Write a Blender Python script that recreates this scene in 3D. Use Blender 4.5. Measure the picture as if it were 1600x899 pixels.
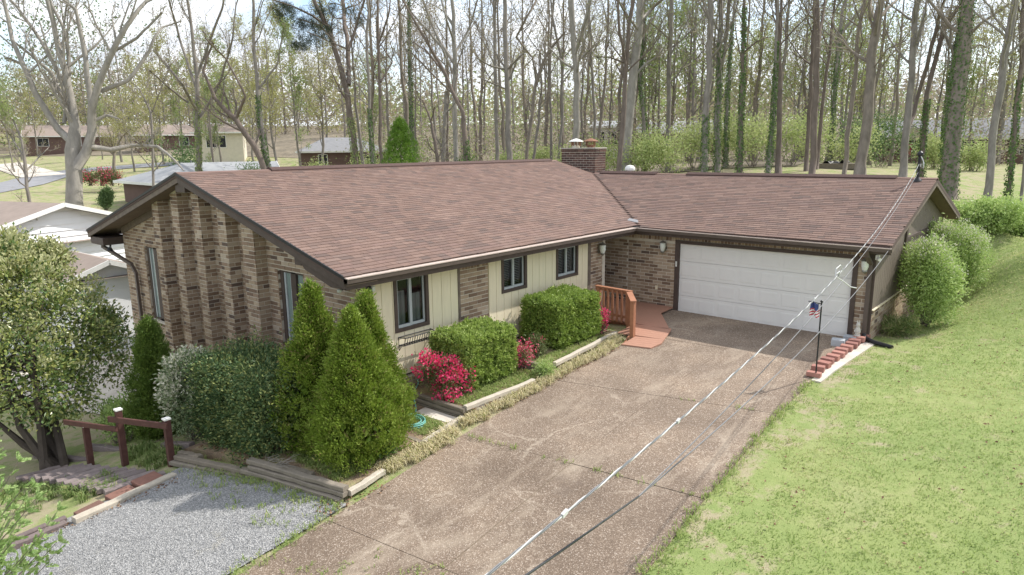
import bpy, math, random
import numpy as np
from mathutils import Matrix, Vector, noise as mnoise

for o in list(bpy.data.objects):
    bpy.data.objects.remove(o, do_unlink=True)
SC = bpy.context.scene
COL = SC.collection
RNG = np.random.default_rng(7)
random.seed(7)

# ------------------------------------------------------------------ camera
FPX, CX, CY = 1062.54, 800.0, 449.8
YAW, PITCH, ROLL = .7123, -.2014, -.0114
CAM = np.array([11.30, -18.816, 5.004])
_F = np.array([-math.sin(YAW)*math.cos(PITCH), math.cos(YAW)*math.cos(PITCH), math.sin(PITCH)])
_R = np.array([math.cos(YAW), math.sin(YAW), 0.0])
_U = np.cross(_R, _F)
_R, _U = math.cos(ROLL)*_R+math.sin(ROLL)*_U, -math.sin(ROLL)*_R+math.cos(ROLL)*_U
cd = bpy.data.cameras.new('camera')
cd.sensor_width = 36.0
cd.lens = 36.0*FPX/1600.0
cd.clip_start = 0.1
cd.clip_end = 3000
cam = bpy.data.objects.new('camera', cd)
COL.objects.link(cam)
m3 = Matrix(((_R[0], _U[0], -_F[0]), (_R[1], _U[1], -_F[1]), (_R[2], _U[2], -_F[2])))
cam.matrix_world = Matrix.Translation(CAM.tolist()) @ m3.to_4x4()
SC.camera = cam

def W(px, py, D):
    """world point that stands D metres deep along the line of sight of a photo pixel"""
    return CAM + D*(_F+_R*(px-CX)/FPX-_U*(py-CY)/FPX)

# ------------------------------------------------------------------ sky and sun
SUN = np.array([.385, .89, 1.0]); SUN /= np.linalg.norm(SUN)
elev = math.asin(SUN[2])
world = bpy.data.worlds.new('World'); SC.world = world; world.use_nodes = True
nt = world.node_tree; nt.nodes.clear()
wo = nt.nodes.new('ShaderNodeOutputWorld'); bg = nt.nodes.new('ShaderNodeBackground')
sky = nt.nodes.new('ShaderNodeTexSky'); sky.sky_type = 'NISHITA'; sky.sun_disc = False
sky.sun_elevation = elev; sky.sun_rotation = math.atan2(SUN[0], SUN[1])
sky.altitude = 200; sky.air_density = 1.0; sky.dust_density = 1.5; sky.ozone_density = 1.0
tc = nt.nodes.new('ShaderNodeTexCoord'); mp = nt.nodes.new('ShaderNodeMapping')
mp.inputs['Scale'].default_value = (1, 1, 2.6)
nz = nt.nodes.new('ShaderNodeTexNoise'); nz.inputs['Scale'].default_value = 3.2
nz.inputs['Detail'].default_value = 7; nz.inputs['Roughness'].default_value = .58
cr = nt.nodes.new('ShaderNodeValToRGB')
cr.color_ramp.elements[0].position = .36; cr.color_ramp.elements[0].color = (.05, .05, .05, 1)
cr.color_ramp.elements[1].position = .52; cr.color_ramp.elements[1].color = (.95, .95, .95, 1)
nz2 = nt.nodes.new('ShaderNodeTexNoise'); nz2.inputs['Scale'].default_value = 7; nz2.inputs['Detail'].default_value = 6
cc = nt.nodes.new('ShaderNodeValToRGB')
cc.color_ramp.elements[0].position = .35; cc.color_ramp.elements[0].color = (3.7, 3.95, 4.4, 1)
cc.color_ramp.elements[1].position = .62; cc.color_ramp.elements[1].color = (5.3, 5.4, 5.55, 1)
mx = nt.nodes.new('ShaderNodeMix'); mx.data_type = 'RGBA'
L = nt.links.new
L(tc.outputs['Generated'], mp.inputs['Vector']); L(mp.outputs['Vector'], nz.inputs['Vector']); L(mp.outputs['Vector'], nz2.inputs['Vector'])
L(nz.outputs['Fac'], cr.inputs['Fac']); L(nz2.outputs['Fac'], cc.inputs['Fac'])
L(cr.outputs['Color'], mx.inputs['Factor']); L(sky.outputs['Color'], mx.inputs['A']); L(cc.outputs['Color'], mx.inputs['B'])
L(mx.outputs['Result'], bg.inputs['Color']); L(bg.outputs['Background'], wo.inputs['Surface'])
bg.inputs['Strength'].default_value = 0.15
sd = bpy.data.lights.new('sun', 'SUN'); sd.energy = 3.0; sd.angle = math.radians(.55); sd.color = (1, .96, .9)
sun = bpy.data.objects.new('sun', sd); COL.objects.link(sun)
sun.rotation_euler = Vector((-SUN).tolist()).to_track_quat('-Z', 'Y').to_euler()
SC.view_settings.view_transform = 'Standard'; SC.view_settings.look = 'None'
SC.view_settings.exposure = 0.86; SC.view_settings.gamma = 1.0
SC.view_settings.use_curve_mapping = False
SC.cycles.max_bounces = 6; SC.cycles.diffuse_bounces = 3; SC.cycles.transparent_max_bounces = 4
SC.cycles.use_adaptive_sampling = True

# ------------------------------------------------------------------ small helpers
def tag(o, label=None, cat=None, group=None, kind=None):
    if label: o['label'] = label
    if cat: o['category'] = cat
    if group: o['group'] = group
    if kind: o['kind'] = kind
    return o

def link(o, parent=None):
    COL.objects.link(o)
    if parent is not None:
        o.parent = parent
        o.matrix_parent_inverse = Matrix.Identity(4)
    return o

def empty(name, loc, label, cat, group=None):
    o = bpy.data.objects.new(name, None); o.location = [float(c) for c in loc]
    o.empty_display_size = .2
    link(o); return tag(o, label, cat, group)

class G:
    """geometry collector"""
    def __init__(s): s.v = []; s.q = []; s.t = []; s.a = []; s.n = 0
    def add(s, v, q=None, t=None, a=0.0):
        v = np.asarray(v, float).reshape(-1, 3)
        if q is not None and len(q): s.q.append(np.asarray(q, np.int64).reshape(-1, 4)+s.n)
        if t is not None and len(t): s.t.append(np.asarray(t, np.int64).reshape(-1, 3)+s.n)
        s.v.append(v); s.a.append(np.broadcast_to(np.asarray(a, float), (len(v),)).copy()); s.n += len(v)
        return s
    def box(s, lo, hi, a=0.0):
        x0, y0, z0 = lo; x1, y1, z1 = hi
        return s.add([(x0,y0,z0),(x1,y0,z0),(x1,y1,z0),(x0,y1,z0),(x0,y0,z1),(x1,y0,z1),(x1,y1,z1),(x0,y1,z1)], BOXQ, None, a)
    def obox(s, c, ax, ay, az, a=0.0):
        """box by centre and three half axes"""
        c, ax, ay, az = (np.asarray(k, float) for k in (c, ax, ay, az))
        v = [c+i*ax+j*ay+k*az for (i, j, k) in BOXC]
        return s.add(v, BOXQ, None, a)
    def beam(s, p, q, w, h, a=0.0, up=(0, 0, 1)):
        p, q = np.asarray(p, float), np.asarray(q, float); d = q-p; l = np.linalg.norm(d); d /= l
        sd_ = np.cross(d, up); sd_ /= np.linalg.norm(sd_); u = np.cross(sd_, d)
        return s.obox((p+q)/2, d*l/2, sd_*w/2, u*h/2, a)
    def tube(s, P, r, k=8, a=0.0, cap=True):
        P = np.asarray(P, float); n = len(P); r = np.broadcast_to(np.asarray(r, float), (n,))
        v, q = tubes(P[None], r[None], k)
        t = None
        if cap:
            c0 = [(0, j+1, j) for j in range(1, k-1)]; b = (n-1)*k
            c1 = [(b, b+j, b+j+1) for j in range(1, k-1)]; t = c0+c1
        return s.add(v, q, t, a)
    def prism(s, poly, p0, ex, ey, d, a=0.0):
        """polygon (2-D points) in the frame p0 + u*ex + v*ey, pushed along d; convex or star-safe via ngon fan"""
        n = len(poly); p0, ex, ey, d = (np.asarray(k, float) for k in (p0, ex, ey, d))
        A = np.array([p0+u*ex+w*ey for u, w in poly]); B = A+d
        q = [(i, (i+1) % n, n+(i+1) % n, n+i) for i in range(n)]
        t = [(0, i+1, i) for i in range(1, n-1)]+[(n, n+i, n+i+1) for i in range(1, n-1)]
        return s.add(np.vstack([A, B]), q, t, a)
    def lathe(s, c, prof, k=16, a=0.0):
        c = np.asarray(c, float); th = np.arange(k)*2*math.pi/k
        v = np.array([[c[0]+r*math.cos(t), c[1]+r*math.sin(t), c[2]+z] for r, z in prof for t in th])
        q = [(i*k+j, i*k+(j+1) % k, (i+1)*k+(j+1) % k, (i+1)*k+j) for i in range(len(prof)-1) for j in range(k)]
        return s.add(v, q, None, a)
    def build(s, name, mat, parent=None, off=(0, 0, 0), smooth=False, link_it=True):
        me = bpy.data.meshes.new(name)
        v = np.vstack(s.v)-np.asarray(off, float)
        q = np.vstack(s.q) if s.q else np.zeros((0, 4), np.int64)
        t = np.vstack(s.t) if s.t else np.zeros((0, 3), np.int64)
        me.vertices.add(len(v)); me.vertices.foreach_set('co', v.astype(np.float32).ravel())
        nl = q.size+t.size; me.loops.add(nl); me.polygons.add(len(q)+len(t))
        me.loops.foreach_set('vertex_index', np.concatenate([q.ravel(), t.ravel()]).astype(np.int32))
        st = np.concatenate([np.arange(len(q))*4, q.size+np.arange(len(t))*3]).astype(np.int32)
        me.polygons.foreach_set('loop_start', st)
        me.polygons.foreach_set('use_smooth', np.full(len(st), bool(smooth)))
        at = me.attributes.new('v', 'FLOAT', 'POINT'); at.data.foreach_set('value', np.concatenate(s.a).astype(np.float32))
        me.update(); me.validate()
        if mat: me.materials.append(mat)
        o = bpy.data.objects.new(name, me)
        if link_it: link(o, parent)
        return o

BOXC = [(-1,-1,-1),(1,-1,-1),(1,1,-1),(-1,1,-1),(-1,-1,1),(1,-1,1),(1,1,1),(-1,1,1)]
BOXQ = [(0,3,2,1),(4,5,6,7),(0,1,5,4),(1,2,6,5),(2,3,7,6),(3,0,4,7)]

def tubes(P, Rr, k):
    """(B,n,3) polylines with radii (B,n) -> verts, quads"""
    B, n, _ = P.shape
    T = np.empty_like(P); T[:, 1:-1] = P[:, 2:]-P[:, :-2]; T[:, 0] = P[:, 1]-P[:, 0]; T[:, -1] = P[:, -1]-P[:, -2]
    T /= np.linalg.norm(T, axis=2, keepdims=True)+1e-9
    m = P[:, -1]-P[:, 0]; m /= np.linalg.norm(m, axis=1, keepdims=True)+1e-9
    ref = np.where(np.abs(m[:, 2:3]) > .8, np.array([[1., 0, 0]]), np.array([[0, 0, 1.]]))[:, None, :]
    S = np.cross(T, np.broadcast_to(ref, T.shape)); S /= np.linalg.norm(S, axis=2, keepdims=True)+1e-9
    N = np.cross(S, T)
    th = np.arange(k)*2*math.pi/k
    ring = P[:, :, None, :]+Rr[:, :, None, None]*(np.cos(th)[None, None, :, None]*S[:, :, None, :]+np.sin(th)[None, None, :, None]*N[:, :, None, :])
    idx = np.arange(B*n*k).reshape(B, n, k); nx = np.roll(idx, -1, axis=2)
    q = np.stack([idx[:, :-1], idx[:, 1:], nx[:, 1:], nx[:, :-1]], -1).reshape(-1, 4)
    return ring.reshape(-1, 3), q

def unit(a): return a/(np.linalg.norm(a, axis=-1, keepdims=True)+1e-9)

def leaves3(g, P, Dr, ln, wd, rng, a=None):
    """three-cornered leaves for far foliage"""
    n = len(P); Dr = unit(Dr); s = unit(np.cross(Dr, rng.normal(size=(n, 3))))
    ln = np.broadcast_to(np.asarray(ln, float), (n,))[:, None]; wd = np.broadcast_to(np.asarray(wd, float), (n,))[:, None]
    v = np.stack([P-s*wd*.5, P+s*wd*.5, P+Dr*ln], 1).reshape(-1, 3)
    if a is None: a = rng.random(n)
    g.add(v, None, np.arange(3*n).reshape(-1, 3), np.repeat(a, 3))

def leaves(g, P, Dr, ln, wd, rng, a=None, fold=.25, nrm=None):
    """diamond leaves: base P, direction Dr, length ln, width wd"""
    n = len(P)
    if n == 0: return
    Dr = unit(Dr); s = unit(np.cross(Dr, rng.normal(size=(n, 3)) if nrm is None else nrm)); u = np.cross(s, Dr)
    ln = np.broadcast_to(np.asarray(ln, float), (n,))[:, None]; wd = np.broadcast_to(np.asarray(wd, float), (n,))[:, None]
    mid = P+Dr*ln*.5+u*wd*fold
    v = np.stack([P, mid+s*wd*.5, P+Dr*ln, mid-s*wd*.5], 1).reshape(-1, 3)
    i = np.arange(n)*4
    if a is None: a = rng.random(n)
    g.add(v, np.stack([i, i+1, i+2, i+3], 1), None, np.repeat(a, 4))

# ------------------------------------------------------------------ materials
MATS = {}
def nodes_of(name):
    m = bpy.data.materials.new(name); m.use_nodes = True
    t = m.node_tree; return m, t, t.nodes['Principled BSDF'], t.links.new
def ramp(t, stops, interp='LINEAR'):
    r = t.nodes.new('ShaderNodeValToRGB'); r.color_ramp.interpolation = interp
    e = r.color_ramp.elements
    while len(e) < len(stops): e.new(.5)
    for k, (p, c) in zip(e, stops):
        k.position = p; k.color = (*c, 1)
    return r
def noise_(t, scale, detail=4, rough=.55, vec=None, stretch=None):
    n = t.nodes.new('ShaderNodeTexNoise'); n.inputs['Scale'].default_value = scale
    n.inputs['Detail'].default_value = detail; n.inputs['Roughness'].default_value = rough
    if vec is not None:
        if stretch:
            mpn = t.nodes.new('ShaderNodeMapping'); mpn.inputs['Scale'].default_value = stretch
            t.links.new(vec, mpn.inputs['Vector']); vec = mpn.outputs['Vector']
        t.links.new(vec, n.inputs['Vector'])
    return n
def mixc(t, mode, fac, a, b):
    n = t.nodes.new('ShaderNodeMix'); n.data_type = 'RGBA'; n.blend_type = mode
    for s, x in (('Factor', fac), ('A', a), ('B', b)):
        if hasattr(x, 'node'): t.links.new(x, n.inputs[s])
        elif s == 'Factor': n.inputs[s].default_value = x
        else: n.inputs[s].default_value = (*x, 1)
    return n.outputs['Result']
def geo_pos(t):
    return t.nodes.new('ShaderNodeNewGeometry').outputs['Position']
def var_v(t):
    """per-piece random 0..1: vertex attribute v plus the object's own random number"""
    a = t.nodes.new('ShaderNodeAttribute'); a.attribute_name = 'v'
    i = t.nodes.new('ShaderNodeObjectInfo')
    s = t.nodes.new('ShaderNodeMath'); s.operation = 'ADD'; f = t.nodes.new('ShaderNodeMath'); f.operation = 'FRACT'
    t.links.new(a.outputs['Fac'], s.inputs[0]); t.links.new(i.outputs['Random'], s.inputs[1]); t.links.new(s.outputs[0], f.inputs[0])
    return f.outputs[0]
def bump_(t, b, src, strength, dist=.02):
    n = t.nodes.new('ShaderNodeBump'); n.inputs['Strength'].default_value = strength; n.inputs['Distance'].default_value = dist
    t.links.new(src, n.inputs['Height']); t.links.new(n.outputs['Normal'], b.inputs['Normal'])

def mat_pieces(name, stops, rough=.85, wear=.35, wscale=9, bump=.3, bscale=60, spec=.2, interp='LINEAR'):
    """pieces with one colour each out of a ramp, plus blotchy wear and grain"""
    m, t, b, L_ = nodes_of(name)
    r = ramp(t, stops, interp); L_(var_v(t), r.inputs['Fac'])
    pos = geo_pos(t); n = noise_(t, wscale, 5, .6, pos); r2 = ramp(t, [(.3, (.72,)*3), (.7, (1.18,)*3)]); L_(n.outputs['Fac'], r2.inputs['Fac'])
    col = mixc(t, 'MULTIPLY', wear, r.outputs['Color'], r2.outputs['Color'])
    n2 = noise_(t, bscale, 3, .6, pos); r3 = ramp(t, [(.3, (.82,)*3), (.7, (1.15,)*3)]); L_(n2.outputs['Fac'], r3.inputs['Fac'])
    col = mixc(t, 'MULTIPLY', .6, col, r3.outputs['Color'])
    L_(col, b.inputs['Base Color']); b.inputs['Roughness'].default_value = rough; b.inputs['Specular IOR Level'].default_value = spec
    if bump: bump_(t, b, n2.outputs['Fac'], bump, .01)
    return m

def mat_plain(name, col, rough=.6, var=.15, scale=4, metal=0, spec=.3, bump=0, stretch=None):
    m, t, b, L_ = nodes_of(name)
    pos = geo_pos(t); n = noise_(t, scale, 6, .6, pos, stretch)
    r = ramp(t, [(.25, tuple(c*(1-var) for c in col)), (.75, tuple(min(1, c*(1+var)) for c in col))]); L_(n.outputs['Fac'], r.inputs['Fac'])
    L_(r.outputs['Color'], b.inputs['Base Color']); b.inputs['Roughness'].default_value = rough
    b.inputs['Metallic'].default_value = metal; b.inputs['Specular IOR Level'].default_value = spec
    if bump: bump_(t, b, n.outputs['Fac'], bump, .01)
    return m

def mat_leaf(name, stops, rough=.55, trans=.25, spec=.35):
    m, t, b, L_ = nodes_of(name)
    r = ramp(t, stops); L_(var_v(t), r.inputs['Fac'])
    L_(r.outputs['Color'], b.inputs['Base Color']); b.inputs['Roughness'].default_value = rough; b.inputs['Specular IOR Level'].default_value = spec
    tr = t.nodes.new('ShaderNodeBsdfTranslucent'); L_(r.outputs['Color'], tr.inputs['Color'])
    ms = t.nodes.new('ShaderNodeMixShader'); ms.inputs['Fac'].default_value = trans
    L_(b.outputs['BSDF'], ms.inputs[1]); L_(tr.outputs['BSDF'], ms.inputs[2])
    L_(ms.outputs['Shader'], t.nodes['Material Output'].inputs['Surface'])
    return m

def mat_glass(name, tint=(.35, .42, .42)):
    m, t, b, L_ = nodes_of(name)
    b.inputs['Base Color'].default_value = (*tint, 1); b.inputs['Roughness'].default_value = .04
    b.inputs['Specular IOR Level'].default_value = .8; b.inputs['IOR'].default_value = 1.5
    tr = t.nodes.new('ShaderNodeBsdfTransparent'); tr.inputs['Color'].default_value = (.8, .86, .85, 1)
    gl = t.nodes.new('ShaderNodeBsdfGlossy'); gl.inputs['Roughness'].default_value = .03
    fr = t.nodes.new('ShaderNodeFresnel'); fr.inputs['IOR'].default_value = 1.5
    ms = t.nodes.new('ShaderNodeMixShader'); L_(fr.outputs['Fac'], ms.inputs['Fac']); L_(tr.outputs['BSDF'], ms.inputs[1]); L_(gl.outputs['BSDF'], ms.inputs[2])
    L_(ms.outputs['Shader'], t.nodes['Material Output'].inputs['Surface'])
    return m

M = {}
M['brick'] = mat_pieces('brick_clay', [(0, (.35, .26, .185)), (.2, (.26, .18, .125)), (.38, (.43, .33, .24)), (.55, (.20, .135, .095)), (.66, (.38, .285, .2)), (.82, (.30, .21, .15)), (.9, (.14, .1, .08)), (.95, (.47, .38, .29))], .9, .4, 5, .35, 70, .2, 'CONSTANT')
M['brick_dark'] = mat_pieces('brick_sooty', [(0, (.07, .045, .04)), (.5, (.11, .06, .05)), (1, (.16, .09, .07))], .9, .5, 4, .3, 60)
M['brick_red'] = mat_pieces('brick_red', [(0, (0.132, 0.085, 0.074)), (.5, (0.168, 0.111, 0.094)), (1, (0.102, 0.072, 0.063))], .9, .4, 1, 0, 20)
M['mortar'] = mat_plain('mortar', (.60, .54, .45), .95, .15, 8, bump=.2)
M['shingle'] = mat_pieces('shingle_red', [(0, (0.218, 0.147, 0.121)), (.25, (0.188, 0.127, 0.105)), (.45, (0.240, 0.165, 0.136)), (.6, (0.169, 0.119, 0.101)), (.8, (0.211, 0.142, 0.121)), (.93, (0.142, 0.106, 0.093)), (1, (0.225, 0.158, 0.133))], .95, .3, .75, .3, 120, .1)
M['shingle_g'] = mat_pieces('shingle_brown', [(0, (.26, .165, .125)), (.25, (.2, .125, .10)), (.45, (.29, .185, .145)), (.6, (.16, .105, .09)), (.8, (.235, .15, .12)), (.93, (.12, .085, .075)), (1, (.26, .175, .14))], .95, .45, 1.6, .4, 120, .1)
M['felt'] = mat_plain('roof_felt', (.10, .07, .06), .95, .2, 20)
M['ridge'] = mat_plain('ridge_vent', (.085, .05, .042), .8, .2, 12)
M['brown'] = mat_plain('brown_paint', (.085, .062, .052), .6, .2, 6)
M['brown_l'] = mat_plain('weathered_brown_paint', (.16, .125, .10), .75, .3, 5, stretch=(1, 1, 1))
M['soffit'] = mat_plain('soffit', (.20, .15, .115), .8, .15, 3)
M['gutter'] = mat_plain('gutter_tan', (0.504, 0.414, 0.360), .5, .12, 6)
M['gutter_d'] = mat_plain('gutter_brown', (.11, .085, .072), .45, .15, 4)
M['cream'] = mat_plain('cream_paint', (0.749, 0.664, 0.479), .7, .07, 3, stretch=(1, 3, .5), bump=.1)
M['tan_side'] = mat_plain('taupe_paint', (0.184, 0.150, 0.122), .75, .15, 4, stretch=(1, 3, .4))
M['white'] = mat_plain('white_paint', (.76, .75, .71), .5, .05, 3)
M['offwhite'] = mat_plain('garage_white', (.76, .735, .70), .5, .04, 2)
M['sash'] = mat_plain('window_vinyl', (.42, .45, .45), .45, .08, 5)
M['glass'] = mat_glass('window_glass')
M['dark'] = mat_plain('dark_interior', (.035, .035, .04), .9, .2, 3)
M['curtain'] = mat_plain('curtain', (0.294, 0.301, 0.301), .9, .15, 14, stretch=(6, 6, .4))
M['teal'] = mat_plain('pale_green_glass', (0.216, 0.270, 0.252), .15, .1, 3, spec=.6)
M['door_green'] = mat_plain('dark_green_door', (.03, .05, .045), .4, .15, 3)
M['metal'] = mat_plain('galvanised', (.55, .57, .58), .35, .15, 8, metal=.7)
M['lantern'] = mat_plain('lantern_metal', (.28, .27, .23), .4, .25, 20, metal=.5)
M['frost'] = mat_plain('frosted_glass', (.66, .68, .62), .25, .06, 10, spec=.5)
M['rust'] = mat_plain('rusty_sheet', (.24, .12, .075), .8, .4, 14)
M['black'] = mat_plain('black_plastic', (.02, .02, .022), .5, .2, 10)
M['blackmetal'] = mat_plain('black_iron', (.025, .025, .028), .45, .2, 10)
M['deck'] = mat_plain('terracotta_deck_paint', (0.399, 0.215, 0.149), .6, .12, 7, stretch=(1, 6, 1))
M['deck_rail'] = mat_plain('terracotta_rail_paint', (.36, .165, .095), .6, .12, 7)
M['red_wood'] = mat_plain('dark_red_stain', (.10, .045, .038), .65, .25, 9)
M['timber'] = mat_pieces('weathered_timber', [(0, (0.216, 0.180, 0.137)), (.5, (0.266, 0.230, 0.187)), (1, (0.173, 0.148, 0.112))], .9, .6, 7, .5, 40)
M['timber_p'] = mat_pieces('old_step_timber', [(0, (0.198, 0.162, 0.153)), (.5, (0.261, 0.216, 0.203)), (1, (0.162, 0.126, 0.117))], .9, .6, 7, .5, 40)
M['log'] = mat_pieces('pale_timber', [(0, (.47, .42, .34)), (1, (.52, .46, .38))], .9, .5, 6, .5, 40)
M['paver'] = mat_pieces('red_paver', [(0, (.20, .11, .085)), (.5, (.25, .13, .10)), (1, (.17, .10, .08))], .9, .4, 9, .4, 60)
M['redblock'] = mat_pieces('red_concrete_block', [(0, (.33, .155, .125)), (.5, (.40, .20, .16)), (1, (.27, .13, .11))], .9, .45, 14, .5, 80)
M['greyblock'] = mat_pieces('grey_block', [(0, (.42, .44, .46)), (1, (.5, .52, .53))], .9, .3, 14, .5, 80)
M['concrete'] = mat_plain('concrete', (.55, .5, .43), .9, .2, 3, bump=.2)
M['joint'] = mat_plain('joint_sand', (.24, .195, .14), .95, .3, 6)
M['asphalt'] = mat_plain('old_asphalt', (.25, .25, .26), .9, .15, 1.2)
M['bark'] = mat_plain('grey_bark', (0.217, 0.194, 0.168), .95, .35, 5, stretch=(1, 1, .25), bump=.5)
M['bark_d'] = mat_plain('dark_bark', (0.164, 0.131, 0.109), .95, .3, 5, stretch=(1, 1, .25), bump=.4)
M['bark_p'] = mat_plain('pale_bark', (0.281, 0.259, 0.225), .95, .3, 4, stretch=(1, 1, .3), bump=.4)
M['bark_b'] = mat_plain('brown_bark', (0.209, 0.177, 0.145), .95, .35, 4, stretch=(1, 1, .3), bump=.5)
M['twig'] = mat_plain('twig_bark', (0.319, 0.277, 0.227), .95, .25, 2)
M['twig_p'] = mat_plain('pale_twig_bark', (0.262, 0.237, 0.206), .95, .25, 2)
M['twig_d'] = mat_plain('dark_twig_bark', (0.176, 0.147, 0.127), .95, .2, 2)
M['bud'] = mat_leaf('spring_buds', [(0, (0.300, 0.294, 0.125)), (.5, (0.360, 0.333, 0.163)), (1, (0.280, 0.235, 0.150))], .7, .35)
M['bud_g'] = mat_leaf('spring_green', [(0, (0.242, 0.326, 0.104)), (.5, (0.330, 0.378, 0.143)), (1, (0.198, 0.273, 0.104))], .7, .35)
M['bud_y'] = mat_leaf('spring_yellow', [(0, (0.350, 0.342, 0.120)), (.5, (0.405, 0.389, 0.168)), (1, (0.294, 0.314, 0.120))], .7, .35)
M['bud_t'] = mat_leaf('spring_tan', [(0, (0.297, 0.259, 0.206)), (.5, (0.352, 0.316, 0.250)), (1, (0.264, 0.241, 0.188))], .7, .3)
M['bud_r'] = mat_leaf('spring_russet', [(0, (0.300, 0.238, 0.168)), (.5, (0.340, 0.292, 0.204)), (1, (0.260, 0.216, 0.144))], .7, .3)
M['ivy'] = mat_leaf('ivy_leaf', [(0, (0.062, 0.127, 0.031)), (.5, (0.111, 0.185, 0.049)), (1, (0.161, 0.234, 0.074))], .45, .2)
M['arbor'] = mat_leaf('arborvitae', [(0, (0.115, 0.191, 0.017)), (.35, (0.170, 0.253, 0.025)), (.7, (0.231, 0.314, 0.042)), (.93, (0.299, 0.368, 0.069)), (.97, (0.257, 0.213, 0.076)), (1, (0.227, 0.180, 0.076))], .6, .2)
M['arbor_d'] = mat_leaf('arborvitae_dark', [(0, (0.072, 0.137, 0.020)), (.5, (0.121, 0.185, 0.032)), (1, (0.177, 0.241, 0.048))], .6, .2)
M['box'] = mat_leaf('clipped_box', [(0, (0.158, 0.244, 0.047)), (.4, (0.246, 0.341, 0.062)), (.8, (0.351, 0.455, 0.109)), (1, (0.474, 0.552, 0.187))], .45, .25)
M['blue_hedge'] = mat_leaf('blue_green_hedge', [(0, (0.064, 0.119, 0.044)), (.45, (0.101, 0.162, 0.061)), (.75, (0.149, 0.204, 0.074)), (1, (0.319, 0.342, 0.116))], .5, .2)
M['pieris'] = mat_leaf('pieris_leaf', [(0, (0.149, 0.224, 0.105)), (.5, (0.254, 0.314, 0.164)), (1, (0.359, 0.404, 0.224))], .5, .2)
M['blossom_w'] = mat_leaf('cream_blossom', [(0, (0.491, 0.491, 0.257)), (.5, (0.436, 0.442, 0.220)), (1, (0.570, 0.573, 0.318))], .7, .3)
M['bloom'] = mat_leaf('white_bloom', [(0, (.66, .64, .5)), (.5, (.72, .7, .58)), (1, (.6, .57, .42))], .7, .3)
M['stem_d'] = mat_plain('dark_stem', (.075, .06, .048), .95, .3, 5)
M['photinia'] = mat_leaf('shrub_leaf', [(0, (0.079, 0.141, 0.040)), (.5, (0.158, 0.221, 0.061)), (.8, (0.257, 0.300, 0.081)), (1, (0.396, 0.405, 0.121))], .35, .15, .5)
M['pink'] = mat_leaf('azalea_petal', [(0, (.72, .03, .13)), (.5, (.82, .08, .22)), (.85, (.8, .2, .3)), (1, (.8, .42, .38))], .6, .3)
M['azleaf'] = mat_leaf('azalea_leaf', [(0, (.10, .14, .04)), (1, (.2, .22, .09))], .5, .2)
M['russet'] = mat_leaf('russet_leaf', [(0, (.10, .035, .025)), (.6, (.16, .06, .04)), (1, (.2, .12, .06))], .5, .2)
M['bush'] = mat_leaf('bush_leaf', [(0, (0.256, 0.372, 0.114)), (.5, (0.374, 0.502, 0.151)), (1, (0.531, 0.631, 0.254))], .5, .3)
M['under'] = mat_leaf('understory_leaf', [(0, (0.287, 0.376, 0.126)), (.5, (0.414, 0.478, 0.190)), (1, (0.526, 0.551, 0.273))], .6, .35)
M['under_d'] = mat_leaf('dark_understory_leaf', [(0, (0.090, 0.150, 0.053)), (.5, (0.135, 0.210, 0.075)), (1, (0.195, 0.270, 0.105))], .6, .25)
M['bright'] = mat_leaf('bright_evergreen', [(0, (0.108, 0.216, 0.027)), (.5, (0.162, 0.288, 0.036)), (1, (0.225, 0.342, 0.063))], .55, .25)
M['pine'] = mat_leaf('pine_needle', [(0, (0.021, 0.035, 0.017)), (1, (0.042, 0.059, 0.028))], .6, .15)
M['cypress'] = mat_leaf('cypress_spray', [(0, (0.204, 0.329, 0.094)), (.5, (0.296, 0.438, 0.140)), (1, (0.438, 0.547, 0.235))], .55, .25)
M['straw'] = mat_leaf('dry_liriope', [(0, (0.460, 0.380, 0.196)), (.4, (0.575, 0.494, 0.287)), (.75, (0.667, 0.586, 0.368)), (1, (0.299, 0.322, 0.092))], .8, .2)
M['greengrass'] = mat_leaf('green_liriope', [(0, (.10, .16, .04)), (.5, (.18, .25, .07)), (.8, (.3, .31, .12)), (1, (.42, .38, .2))], .6, .25)
M['grass'] = mat_leaf('lawn_blade', [(0, (0.260, 0.350, 0.111)), (.35, (0.319, 0.409, 0.130)), (.6, (0.390, 0.455, 0.163)), (.82, (0.481, 0.495, 0.221)), (1, (0.611, 0.568, 0.338))], .6, .5, .15)
M['litter'] = mat_leaf('dead_leaf', [(0, (.14, .075, .045)), (.5, (.22, .12, .07)), (1, (.36, .24, .14))], .85, .1)
M['hose'] = mat_plain('hose_green', (.16, .40, .34), .4, .1, 5)
M['cable_w'] = mat_plain('bare_aluminium', (0.562, 0.562, 0.546), .4, .05, 5)
M['cable_m'] = mat_plain('faded_cable', (.16, .165, .17), .5, .1, 5)
M['cable_k'] = mat_plain('black_cable', (.05, .052, .056), .5, .1, 5)
M['cable_g'] = mat_plain('grey_cable', (.16, .16, .17), .5, .1, 5)
M['flag_r'] = mat_plain('flag_red', (.5, .06, .08), .8, .1, 5)
M['flag_w'] = mat_plain('flag_white', (.75, .75, .75), .8, .05, 5)
M['flag_b'] = mat_plain('flag_blue', (.05, .07, .2), .8, .1, 5)
M['roof_grey'] = mat_plain('roof_grey', (0.240, 0.240, 0.248), .9, .12, 3)
M['roof_pale'] = mat_plain('roof_pale', (0.322, 0.329, 0.335), .85, .08, 2)
M['roof_tan'] = mat_plain('roof_tan', (.28, .225, .19), .9, .12, 3)
M['vinyl'] = mat_plain('vinyl_siding', (0.880, 0.880, 0.880), .5, .03, 2)
M['stucco'] = mat_plain('cream_wall', (.6, .55, .45), .8, .08, 3)
M['yellow_wall'] = mat_plain('pale_gable', (.5, .46, .36), .8, .08, 3)
M['door_red'] = mat_plain('red_door', (.36, .06, .07), .6, .1, 3)
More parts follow.
